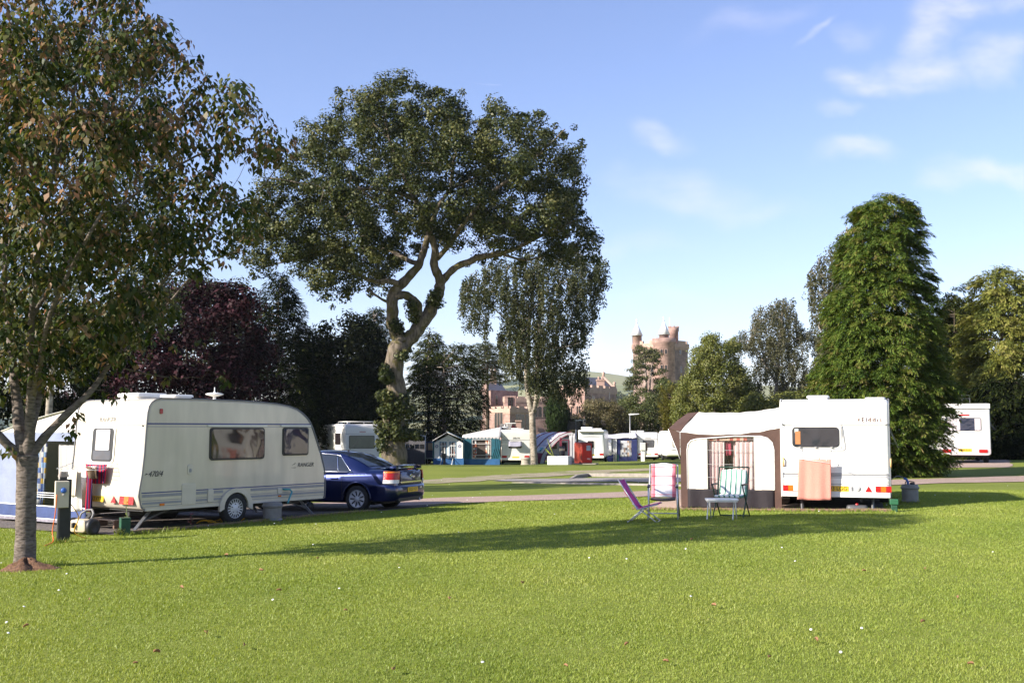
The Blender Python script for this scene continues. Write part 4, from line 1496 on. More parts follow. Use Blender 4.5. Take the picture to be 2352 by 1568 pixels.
birch('pale greyish birch with thin open crown behind the white caravan roof', 96, 1787,
      [[(1776, 1030, 0, 6), (1778, 950, 0, 5), (1784, 880, 0, 4), (1790, 800, 0, 3), (1796, 730, 0, 2), (1800, 690, 0, 1.2)],
       [(1780, 920, 0, 3.5), (1810, 880, 0, 3), (1835, 840, .5, 2), (1850, 800, .5, 1.2)], [(1784, 880, 0, 3), (1750, 830, -.5, 2), (1720, 780, -.5, 1.2)],
       [(1790, 820, 0, 2), (1825, 760, .5, 1.5), (1835, 720, .5, 1)]],
      [(1800, 672), (1822, 685), (1838, 740), (1878, 755), (1888, 800), (1896, 880), (1880, 940), (1800, 950), (1720, 945), (1690, 890), (1690, 830), (1680, 770), (1720, 740), (1735, 700), (1770, 690)],
      950, 1.2, 44, 0.16, L_BIRCH_PALE, depth=3.5, holes=[[(1700, 800), (1730, 790), (1735, 850), (1710, 860)], [(1840, 780), (1860, 780), (1865, 830), (1845, 830)], [(1755, 860), (1775, 860), (1770, 910), (1750, 910)]], tw=2)
birch('tall thin birch standing half behind the big cypress', 58, 1950,
      [[(1950, 1060, 0, 7), (1948, 900, 0, 6), (1945, 750, 0, 4), (1942, 620, 0, 2.5), (1945, 520, 0, 1.3)], [(1946, 760, 0, 2.6), (1910, 690, 0, 1.8), (1880, 640, 0, 1)], [(1947, 850, 0, 2.6), (1905, 790, 0, 1.6), (1880, 750, 0, 1)]],
      [(1960, 500), (1930, 535), (1890, 570), (1862, 620), (1856, 650), (1868, 690), (1866, 730), (1885, 760), (1872, 830), (1890, 880), (1960, 900), (1990, 700)],
      480, 0.8, 46, 0.13, L_BIRCH_PALE, depth=2.0, rc=(0.2, 0.4))
birch('tall grey leaved birch rising behind the cherry tree', 32, 205,
      [[(112, 1080, 0, 9), (112, 950, 0, 8), (125, 800, 0, 7), (150, 600, 0, 5), (180, 400, 0, 3.5), (215, 200, 0, 2), (235, 60, 0, 1.2)], [(125, 800, 0, 4), (60, 640, 1, 3), (20, 480, 1, 2), (0, 330, 1, 1)],
       [(150, 600, 0, 4), (250, 480, -1, 3), (330, 360, -1, 1.6)], [(130, 760, 0, 4), (260, 680, 1, 3), (380, 620, 1, 1.6)]],
      [(215, 25), (270, 40), (330, 90), (370, 190), (400, 300), (420, 420), (415, 540), (430, 640), (420, 690), (330, 760), (180, 800), (0, 790), (-80, 700), (-110, 450), (-60, 250), (60, 120), (140, 60)],
      900, 0.7, 44, 0.10, L_BIRCH, depth=2.2, rc=(0.2, 0.4))


# --- leafy trees and bushes from outlines ----------------------------------------
def leafy(name, label, d, bx, outline, n, rc, depth, per, leaf, leafmat, trunk_px=5, bark=B_DARK, cat='tree', flatz=0.8, holes=(), top=None, tw=3, group=None, up=0.5, inset=0.45):
    base = on_ground(bx, d)
    ys = [q[1] for q in outline]
    wd = Wood()
    tp = top or (bx, min(ys) + 0.25 * (max(ys) - min(ys)))
    gb = base
    pt = P(tp[0], tp[1], d)
    wd.limb([gb - Vector((0, 0, .1)), gb.lerp(pt, 0.35) + Vector((.1, 0, 0)), gb.lerp(pt, 0.7), pt], [trunk_px / F * d, trunk_px * 0.75 / F * d, trunk_px * 0.45 / F * d, 0.03], 7, 4)
    C, Rr = clumps_in(outline, d, n, rc, depth, holes, inset, 0.5)
    wd.twigs(C[::tw], 0.02, 0.25, 0.05, 4, 0.06, 3)
    return finish_tree(name, label, base, wd, bark, [clump_leaves(C, Rr, per, leaf, leaf * 0.65, up, flatz)], leafmat, cat=cat, group=group)


leafy('purple_beech', 'dark purple leaved beech behind the cream caravan', 66, 430,
      [(150, 930), (200, 860), (235, 770), (270, 690), (330, 660), (400, 640), (470, 640), (520, 660), (560, 655), (605, 690), (625, 740), (635, 810), (625, 880), (612, 930), (620, 1062), (130, 1062)],
      400, (0.6, 1.2), 5.0, 130, 0.24, L_PURPLE, 8)
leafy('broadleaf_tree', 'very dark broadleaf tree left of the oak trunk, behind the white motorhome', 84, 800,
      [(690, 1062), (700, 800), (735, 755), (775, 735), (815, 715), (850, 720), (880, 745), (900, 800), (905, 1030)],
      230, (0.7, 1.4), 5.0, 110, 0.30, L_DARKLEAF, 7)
leafy('broadleaf_tree', 'dark tree filling the gap behind the blue awning on the far left', 52, 60,
      [(-160, 1060), (-160, 720), (-60, 700), (60, 720), (150, 740), (230, 790), (250, 880), (250, 1060)],
      220, (0.5, 1.0), 3.5, 110, 0.22, L_DARKLEAF, 7)
leafy('broadleaf_tree', 'dull green tree showing between cherry and purple beech tops', 90, 470,
      [(400, 760), (410, 640), (440, 610), (480, 625), (520, 620), (560, 640), (600, 720), (600, 900), (400, 900)],
      130, (0.8, 1.4), 4.0, 90, 0.3, L_BIRCH, 6)
leafy('ash_tree', 'yellow green ash rising beside the red tower', 92, 1640,
      [(1618, 772), (1640, 765), (1662, 778), (1690, 775), (1690, 815), (1712, 850), (1722, 900), (1735, 960), (1720, 1000), (1560, 1000), (1548, 930), (1560, 880), (1580, 860), (1578, 820), (1600, 800)],
      430, (0.4, 0.85), 3.2, 120, 0.17, L_ASH, 5, inset=0.15)
leafy('round_bush', 'rounded brownish green bush right of the clipped yew', 108, 1378,
      [(1312, 985), (1316, 955), (1335, 930), (1365, 918), (1395, 916), (1420, 925), (1436, 950), (1445, 985), (1440, 1020), (1310, 1020)],
      220, (0.4, 0.8), 2.6, 110, 0.16, L_BUSH_BROWN, 4, cat='bush', inset=0.2)
leafy('round_bush', 'rounded mid green bush behind the navy awning caravan', 112, 1478,
      [(1415, 1020), (1412, 950), (1425, 920), (1450, 908), (1480, 902), (1510, 910), (1530, 935), (1545, 970), (1560, 1040), (1420, 1040)],
      250, (0.45, 0.9), 3.0, 110, 0.17, L_BUSH, 4, cat='bush', inset=0.2)
leafy('broadleaf_tree', 'green tree just right of the big cypress base, above the motorhome', 74, 2185,
      [(2130, 1000), (2120, 800), (2140, 700), (2165, 672), (2190, 700), (2230, 690), (2250, 760), (2260, 1000)],
      150, (0.6, 1.0), 3.5, 110, 0.26, L_LARCH, 6)


# --- conifers ------------------------------------------------------------------------
def conifer(name, label, d, bx, outline, n, size, nst, leafmat, depth=None, droop=0.5, wid=0.045, ln=0.34, bark=B_DARK, core=True, top=None, surf=0.35, trunk_px=6, cat='tree', group=None, upsweep=0.0, holes=(), inset=0.35, clump=None, rim=0):
    base = on_ground(bx, d)
    xs = [q[0] for q in outline]; ys = [q[1] for q in outline]
    depth = depth or 0.5 * (max(xs) - min(xs)) / F * d
    C, _ = clumps_in(outline, d, n, (size * 0.5, size * 0.8), depth, holes, inset, surf)
    if rim:
        Ce, _ = clumps_in(outline, d, rim * 6, (0.12, 0.2), depth, (), 1.5, surf)
        pl = flat(outline, d)
        ed = edge_dist(Ce[:, 0], Ce[:, 2], pl)
        C = np.vstack([C, Ce[np.argsort(ed)[:rim]]])
    ax = base.x
    ctone = 0
    if clump:
        k = np.repeat(np.arange(len(C)), clump[0])
        ctone = (0.16 * RNG.standard_normal(len(C)))[k]
        co = C - np.array([ax, d, 0]); co[:, 2] = 0; co = nrmz(co)
        e = rdirs(len(k))
        C = C[k] + e * (RNG.random(len(k)) ** 0.5 * clump[1])[:, None] * np.array([1.1, 1.1, 0.5]) - UP * (0.35 * clump[1] * (e * co[k]).sum(1).clip(0))[:, None]
    out = C - np.array([ax, d, 0])
    out[:, 2] = 0
    out = nrmz(out) + np.array([0, 0, upsweep]) + rdirs(len(C)) * (0.55 if clump else 0.35)
    wd = Wood()
    tp = top or (bx, min(ys) + 0.16 * (max(ys) - min(ys)))
    pt = P(tp[0], tp[1], d)
    wd.limb([base - Vector((0, 0, .1)), base.lerp(pt, 0.5), pt], [trunk_px / F * d, trunk_px * 0.55 / F * d, 0.03], 8, 5)
    for i in range(0, len(C), max(1, len(C) // 90)):
        c = Vector(C[i])
        a = base.lerp(pt, max(0.03, min(0.97, (c.z - base.z) / (pt.z - base.z))))
        wd.mb.tube([a, a.lerp(c, 0.6) + Vector((0, 0, 0.1)), c], [0.05, 0.035, 0.012], 4, caps=False)
    parts = [sprays(C - nrmz(out) * (size * 0.5), out, size, nst, droop, wid, ln)]
    if clump:
        parts[0] = (parts[0][0], parts[0][1], np.clip(parts[0][2] + np.repeat(ctone, nst), 0, 1))
    return finish_tree(name, label, base, wd, bark, parts, leafmat, cat=cat, group=group)


conifer('cypress_tree', 'big dense green cypress with drooping fronds, tallest right of the white caravan', 39.5, 2030,
        [(2015, 428), (2040, 441), (2062, 452), (2085, 443), (2095, 480), (2112, 528), (2122, 574), (2137, 625), (2143, 664), (2138, 685), (2155, 714), (2150, 759), (2168, 815), (2160, 850), (2196, 880), (2212, 893),
         (2180, 930), (2165, 980), (2172, 1030), (2180, 1072), (2140, 1097), (2042, 1100), (1930, 1100), (1880, 1080), (1862, 980), (1866, 890), (1872, 845), (1900, 764), (1906, 735), (1893, 690), (1897, 676), (1924, 649),
         (1922, 599), (1924, 564), (1936, 528), (1962, 485), (1960, 463), (1990, 448)],
        1750, 0.33, 20, L_CYPRESS, depth=2.2, droop=0.42, wid=0.028, ln=0.36, surf=0.5, trunk_px=9, inset=2.0, clump=(12, 0.27), rim=420)
conifer('cypress_tree', 'yellow green cypress at the right edge behind the motorhome', 62, 2300,
        [(2268, 594), (2285, 610), (2302, 598), (2325, 640), (2345, 660), (2380, 740), (2420, 860), (2440, 1050), (2180, 1050), (2200, 900), (2215, 800), (2230, 720), (2240, 680), (2245, 625)],
        700, 0.55, 18, L_GOLDEN, depth=3.2, droop=0.4, wid=0.06, ln=0.34, inset=1.0, clump=(14, 0.5))
conifer('conifer_tree', 'narrow dark conifer with pointed top left of the yellow green cypress', 68, 2192,
        [(2200, 645), (2215, 680), (2228, 720), (2240, 800), (2250, 1040), (2130, 1040), (2150, 800), (2165, 720), (2185, 680)],
        420, 0.55, 18, L_LARCH, depth=2.0, droop=0.4, wid=0.065, clump=(11, 0.5))
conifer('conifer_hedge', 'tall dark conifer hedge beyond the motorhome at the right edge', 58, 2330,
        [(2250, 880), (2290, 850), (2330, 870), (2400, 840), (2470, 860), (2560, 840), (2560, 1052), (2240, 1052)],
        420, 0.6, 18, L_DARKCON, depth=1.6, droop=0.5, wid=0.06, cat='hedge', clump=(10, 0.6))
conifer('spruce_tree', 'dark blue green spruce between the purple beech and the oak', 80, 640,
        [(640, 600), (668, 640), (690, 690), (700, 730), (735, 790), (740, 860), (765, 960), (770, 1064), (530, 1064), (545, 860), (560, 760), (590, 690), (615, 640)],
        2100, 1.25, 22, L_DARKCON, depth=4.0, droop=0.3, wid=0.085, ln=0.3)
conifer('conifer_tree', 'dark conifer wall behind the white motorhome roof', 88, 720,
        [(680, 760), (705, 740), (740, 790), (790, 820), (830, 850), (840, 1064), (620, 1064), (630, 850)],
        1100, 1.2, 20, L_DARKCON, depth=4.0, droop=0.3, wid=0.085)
conifer('larch_tree', 'olive larch top showing left of the oak trunk', 100, 860,
        [(866, 690), (880, 705), (895, 760), (905, 830), (880, 900), (840, 900), (830, 800), (838, 735), (850, 700)],
        420, 1.1, 22, L_LARCH, depth=2.6, droop=0.35, wid=0.075, bark=B_PINE)
conifer('larch_tree', 'broad larch with drooping bright branch tips right of the oak trunk', 88, 1020,
        [(1000, 800), (1030, 785), (1060, 778), (1095, 800), (1110, 850), (1118, 920), (1110, 1000), (1100, 1062), (925, 1062), (935, 900), (950, 830), (975, 810)],
        1600, 1.05, 22, L_LARCH, depth=4.0, droop=0.35, wid=0.07, ln=0.3, bark=B_PINE)
conifer('larch_tree', 'thin larch tip rising behind the fork of the oak trunk', 94, 985,
        [(990, 745), (1010, 760), (1025, 800), (1030, 900), (940, 900), (945, 820), (962, 780)],
        420, 1.0, 20, L_LARCH, depth=2.2, droop=0.35, wid=0.07, bark=B_PINE)
conifer('cedar_tree', 'grey green cedar behind the red house chimney', 140, 1120,
        [(1085, 790), (1110, 778), (1140, 790), (1160, 830), (1175, 880), (1085, 890), (1075, 840)],
        340, 1.5, 18, L_BIRCH, depth=3.5, droop=0.1, wid=0.12)
conifer('yew_tree', 'dark green columnar yew with upright points in front of the red house', 104, 1278,
        [(1256, 985), (1252, 960), (1258, 930), (1264, 910), (1270, 900), (1278, 908), (1284, 918), (1292, 925), (1302, 935), (1309, 955), (1310, 1000), (1250, 1000)],
        560, 0.7, 18, L_YEW, depth=1.6, droop=-0.9, wid=0.07, upsweep=1.2)
conifer('yew_tree', 'olive yellow yew between the pine and the yellow green ash', 106, 1545,
        [(1510, 905), (1530, 890), (1560, 882), (1585, 895), (1590, 960), (1580, 1010), (1530, 1010), (1512, 950)],
        420, 0.8, 18, L_YELLOW, depth=2.0, droop=-0.3, wid=0.08, upsweep=0.6)


def pine():
    d = 150
    base = on_ground(1487, d)
    wd = Wood()
    for path in ([(1484, 1010, 0, 3.4), (1485, 900, 0, 2.6), (1482, 840, 0, 2), (1478, 800, 0, 1)], [(1491, 1010, 0, 2.6), (1492, 900, 0, 2.2), (1497, 840, 0, 1.6), (1502, 806, 0, .8)]):
        p, r = limb_pts(path, d)
        wd.limb(p, r, 6, 4)
    rows = []
    lv = [(798, 1470, 1490), (806, 1462, 1512), (818, 1458, 1516), (830, 1452, 1520), (842, 1450, 1512), (855, 1448, 1518), (868, 1444, 1516), (880, 1438, 1520), (893, 1432, 1530), (905, 1428, 1540), (918, 1426, 1545), (932, 1424, 1548)]
    for (y, xa, xb) in lv:
        for k in range(11):
            x = random.uniform(xa, xb)
            if abs(x - 1487) < 3:
                continue
            p = P(x, y + random.uniform(-4, 4), d)
            rows.append([p.x, d + random.uniform(-2.5, 2.5), p.z])
    C = np.array(rows); Rr = RNG.uniform(0.55, 0.95, len(C))
    wd.twigs(C, 0.03, 0.1, -0.05, 4, 0.04, 3)
    finish_tree('pine_tree', 'two stemmed scrubby pine with layered branches before the red tower', base, wd, B_PINE, [clump_leaves(C, Rr, 70, 0.3, 0.13, 0.6, 0.35)], L_PINE)


pine()
leafy('broadleaf_tree', 'small dark green tree at the foot of the red tower', 148, 1530,
      [(1512, 930), (1510, 890), (1518, 868), (1530, 858), (1545, 880), (1552, 930)], 60, (0.6, 1.0), 2.0, 70, 0.3, L_BUSH, 3)
leafy('broadleaf_tree', 'green tree behind the white caravan, under the pale birch', 88, 1740,
      [(1700, 1030), (1690, 930), (1715, 900), (1760, 905), (1820, 900), (1870, 890), (1890, 960), (1890, 1030)], 200, (0.5, 0.9), 3.0, 100, 0.2, L_ASH, 5)
leafy('woodland', 'far band of blue green trees in the valley beyond the red house', 900, 1390,
      [(1240, 1000), (1240, 905), (1290, 895), (1345, 905), (1400, 893), (1440, 898), (1470, 905), (1470, 1000)], 150, (4, 8), 20, 60, 3.2, L_BUSH, 3, cat='wood')['kind'] = 'stuff'

# ------------------------------------------------------------------ caravans and what stands by them
M_CREAM = pm('cream_caravan_paint', (0.60, 0.54, 0.44), 0.22, 0.13, 2.2, 0.03, coat=0.35, bscale=5, stretch=(1.6, 1.6, 0.35))
M_CREAM_LOW = pm('cream_lower_skirt', (0.58, 0.53, 0.44), 0.35, 0.10, 3, 0.05)
M_WHITE = pm('white_caravan_paint', (0.80, 0.78, 0.74), 0.28, 0.04, 2.0, 0.02, coat=0.2)
M_OFFWHITE = pm('offwhite_caravan_paint', (0.70, 0.68, 0.62), 0.30, 0.06, 2.0, 0.02, coat=0.2)
M_TRIMGREY = pm('grey_trim', (0.16, 0.16, 0.17), 0.45, 0.1, 10)
M_ALU = pm('aluminium', (0.62, 0.62, 0.63), 0.32, 0.08, 30, metal=0.9)
M_BLACKP = pm('black_plastic', (0.018, 0.018, 0.019), 0.5, 0.3, 12)
M_RUBBER = pm('tyre_rubber', (0.02, 0.02, 0.02), 0.85, 0.3, 30, 0.2)
M_HUB = pm('silver_hubcap', (0.62, 0.62, 0.63), 0.3, 0.05, 10, metal=0.0)
M_BLUELINE = pm('blue_line', (0.05, 0.06, 0.20), 0.4, 0.1, 10)
M_GREYLINE = pm('grey_line', (0.27, 0.27, 0.30), 0.4, 0.1, 10)
M_RED = pm('red_lens', (0.42, 0.008, 0.008), 0.2, 0.2, 40, 0.3, coat=0.3)
M_AMBER = pm('amber_lens', (0.62, 0.15, 0.006), 0.2, 0.15, 40, 0.3, coat=0.3)
M_CLEARLENS = pm('clear_lens', (0.70, 0.70, 0.68), 0.12, 0.1, 40, 0.3, coat=0.6)
M_PLATE = pm('yellow_plate', (0.75, 0.46, 0.02), 0.4, 0.05, 10)
M_INK = pm('black_lettering', (0.02, 0.02, 0.022), 0.5, 0.1, 20)
M_GREYINK = pm('grey_lettering', (0.32, 0.31, 0.30), 0.4, 0.1, 20)
M_BROWNINK = pm('brown_lettering', (0.22, 0.12, 0.08), 0.4, 0.1, 20)
M_PANE = wavy_glass('tinted_acrylic_pane', (0.020, 0.016, 0.018), 0.04, 0.16, 1.3, spec=0.75)
M_PANEBLUE = wavy_glass('bluish_acrylic_pane', (0.016, 0.022, 0.050), 0.05, 0.25, 2.5, spec=0.7)
M_PANEGREY = wavy_glass('grey_pane', (0.07, 0.07, 0.08), 0.1, 0.25, 3.0)
M_BLIND = pm('pleated_blind', (0.52, 0.48, 0.48), 0.6, 0.35, 22, 0.3)
M_ROOFPLASTIC = pm('white_roof_vent_plastic', (0.78, 0.77, 0.74), 0.35, 0.06, 8)
M_UNDER = pm('dark_chassis_steel', (0.035, 0.034, 0.033), 0.6, 0.4, 12, metal=0.3)
M_GALV = pm('galvanised_steel', (0.34, 0.34, 0.34), 0.5, 0.25, 25, metal=0.7)
M_HOSE = pm('turquoise_hose', (0.06, 0.30, 0.34), 0.4, 0.1, 20)
M_ORANGE = pm('orange_cable', (0.75, 0.16, 0.02), 0.5, 0.1, 20)
M_YELLOWCABLE = pm('yellow_cable', (0.75, 0.38, 0.02), 0.5, 0.1, 20)
M_GREYTUB = pm('grey_tub_plastic', (0.20, 0.19, 0.18), 0.55, 0.2, 8)
M_BLUEFIT = pm('blue_fitting', (0.03, 0.10, 0.36), 0.4, 0.1, 20)
M_GREENP = pm('green_painted_post', (0.012, 0.075, 0.035), 0.55, 0.35, 9, 0.2)
X3, Y3, Z3 = Vector((1, 0, 0)), Vector((0, 1, 0)), Vector((0, 0, 1))


def sm_build(mb, name, mat, parent, ang=38, bevel=0.0, seg=3):
    o = mb.build(name, mat, parent, bevel, seg)
    me = o.data
    me.polygons.foreach_set('use_smooth', [True] * len(me.polygons))
    me.set_sharp_from_angle(angle=R(ang))
    return o


def MX(M):
    return M.translation.copy(), M.col[0].to_3d(), M.col[1].to_3d(), M.col[2].to_3d()


def slab(name, M, w, h, r, t, mat, parent, bev=0.0, t0=-0.004, n=4):
    o, x, y, z = MX(M)
    mb = MB()
    mb.prism(rrect(w, h, r, n), o, x, y, z, t0, t, bev)
    return mb.build(name, mat, parent)


class Van:
    """caravan-like body: X forward from the rear (0), Y to the left from the right wall (0), Z up"""

    def __init__(self, name, label, cat, loc, rz, prof, W, paint, bevel=0.04, group=None):
        self.root = thing(name, label, cat, loc, rz, group)
        self.W = W
        self.prof = prof
        mb = MB()
        mb.prism(prof, (0, 0, 0), X3, Z3, Y3, 0, W)
        self.body = sm_build(mb, 'body', paint, self.root, 38, bevel)

    def rear(self, y, z, off=0.0, slope=0.0):
        o = Vector((-off, y, z))
        return frame(o, -Y3, Z3 + X3 * slope)

    def side(self, x, z, off=0.0):
        return frame((x, -off, z), X3, Z3)

    def left(self, x, z, off=0.0):
        return frame((x, self.W + off, z), -X3, Z3)

    def window(self, M, w, h, frame_mat, glass, r=0.07, ft=0.022, fw=0.03, rail=False, blind=None, name='window'):
        f = slab(name, M, w, h, r, ft, frame_mat, self.root, 0.006)
        slab('pane', M, w - 2 * fw, h - 2 * fw, max(0.02, r - 0.02), ft + 0.014, glass, f, 0.01)
        if rail:
            o, x, y, z = MX(M)
            mb = MB()
            mb.prism(rrect(w + 0.12, 0.035, 0.01, 2), o + y * (h / 2 + 0.035), x, y, z, -0.004, 0.03, 0.006)
            mb.build('hinge_rail', M_OFFWHITE, f)
        return f

    def trim(self, mat, rad=0.013, y=None):
        for yy in ([0.0, self.W] if y is None else y):
            mb = MB()
            pts = [Vector((a, yy, b)) for a, b in self.prof]
            mb.tube(pts + [pts[0]], rad, 6, caps=False)
            mb.build('edge_trim', mat, self.root)

    def side_line(self, x0, x1, z, h, mat, y=0.0, name='stripe', t=0.003, dz=0.0):
        mb = MB()
        mb.prism([(x0, z - h / 2), (x1, z + dz - h / 2), (x1, z + dz + h / 2), (x0, z + h / 2)], (0, y, 0), X3, Z3, -Y3, -0.002, t)
        return mb.build(name, mat, self.root)

    def wheel(self, x, rr, y=0.06, hub=0.62, style='slots'):
        mb = MB()
        mb.lathe([(rr * 0.62, 0.09), (rr * 0.9, 0.095), (rr, 0.06), (rr, -0.06), (rr * 0.9, -0.095), (rr * 0.62, -0.09)], (x, y, rr), (0, 1, 0), 28, caps=False)
        w = mb.build('wheel', M_RUBBER, self.root)
        hubcap(w, Vector((x, y - 0.075, rr)), rr * hub, style)
        return w

    def plate(self, M, text, w=0.50, h=0.105, size=0.085):
        p = slab('number_plate', M, w, h, 0.008, 0.010, M_PLATE, self.root)
        if text:
            o, x, y, z = MX(M)
            T = frame(o + z * 0.0115, x, y)
            text_mesh('lettering', text, size, M_INK, p, T, 0.0008)
        return p

    def cluster(self, M, w, h, order=('r', 'a', 'r')):
        o, x, y, z = MX(M)
        base = slab('tail_light', M, w, h, 0.01, 0.02, M_RED, self.root)
        n = len(order)
        for i, k in enumerate(order):
            if k == 'r':
                continue
            Mi = frame(o + x * (w * ((i + 0.5) / n - 0.5)), x, y)
            slab('indicator' if k == 'a' else 'reversing_lens', Mi, w / n * 0.96, h * 0.94, 0.004, 0.0235, M_AMBER if k == 'a' else M_CLEARLENS, base)
        return base

    def triangle(self, M, s=0.14):
        o, x, y, z = MX(M)
        mb = MB()
        mb.prism([(-s / 2, -s * 0.43), (s / 2, -s * 0.43), (0, s * 0.43)], o, x, y, z, -0.002, 0.012)
        t = mb.build('reflector', M_RED, self.root)
        return t

    def vent(self, x, y, w, l, h, z, base_h=0.05, mat=None, name='roof_vent'):
        mb = MB()
        mb.prism(rrect(l * 0.86, w * 0.86, 0.05), (x, y, z), X3, Y3, Z3, -0.05, base_h)
        mb.prism(rrect(l, w, 0.08), (x, y, z), X3, Y3, Z3, base_h, base_h + h, min(0.03, h * 0.6))
        return sm_build(mb, name, mat or M_ROOFPLASTIC, self.root, 40)


def hubcap(parent, c, r, style, mat=None):
    """wheel trim facing -Y at c"""
    mb = MB()
    mb.lathe([(0.001, -0.012), (r * 0.28, -0.016), (r * 0.34, -0.006), (r * 0.9, -0.002), (r * 0.97, -0.016), (r * 1.04, -0.004), (r * 1.04, 0.02)], c, (0, 1, 0), 32, caps=False)
    h = mb.build('hubcap', mat or M_HUB, parent)
    mb = MB()
    if style == 'slots':
        for i in range(18):
            a = 2 * PI * i / 18
            u, v = Vector((math.cos(a), 0, math.sin(a))), Vector((-math.sin(a), 0, math.cos(a)))
            mb.prism([(r * 0.58, -r * 0.035), (r * 0.88, -r * 0.085), (r * 0.88, r * 0.085), (r * 0.58, r * 0.035)], c + Vector((0, -0.010, 0)), u, v, -Y3, -0.002, 0.004)
        for i in range(5):
            a = 2 * PI * i / 5 + 0.3
            mb.lathe([(0.001, -0.02), (r * 0.05, -0.02), (r * 0.05, 0)], c + Vector((math.cos(a) * r * 0.42, 0, math.sin(a) * r * 0.42)), (0, 1, 0), 8)
    else:
        for i in range(8):
            a = 2 * PI * (i + 0.5) / 8
            u, v = Vector((math.cos(a), 0, math.sin(a))), Vector((-math.sin(a), 0, math.cos(a)))
            mb.prism([(r * 0.40, -r * 0.03), (r * 0.90, -r * 0.075), (r * 0.90, r * 0.075), (r * 0.40, r * 0.03)], c + Vector((0, -0.012, 0)), u, v, -Y3, -0.002, 0.005)
    mb.build('cutout', M_BLACKP, h)
    return h


def steady(parent, top, foot, w=0.035):
    """corner steady leg with brace and foot plate"""
    mb = MB()
    t, f = Vector(top), Vector(foot)
    mb.tube([t, f], w, 4, smooth=False)
    mid = t.lerp(f, 0.55)
    mb.tube([mid, Vector((t.x + (0.45 if t.x < 2 else -0.45), t.y, t.z))], w * 0.5, 4, smooth=False)
    mb.box((f.x, f.y, f.z + 0.012), (0.16, 0.14, 0.024))
    return mb.build('corner_steady', M_GALV, parent)


# --- the cream caravan on the left ---------------------------------------------------
LRZ = math.atan2(LX.y, LX.x)


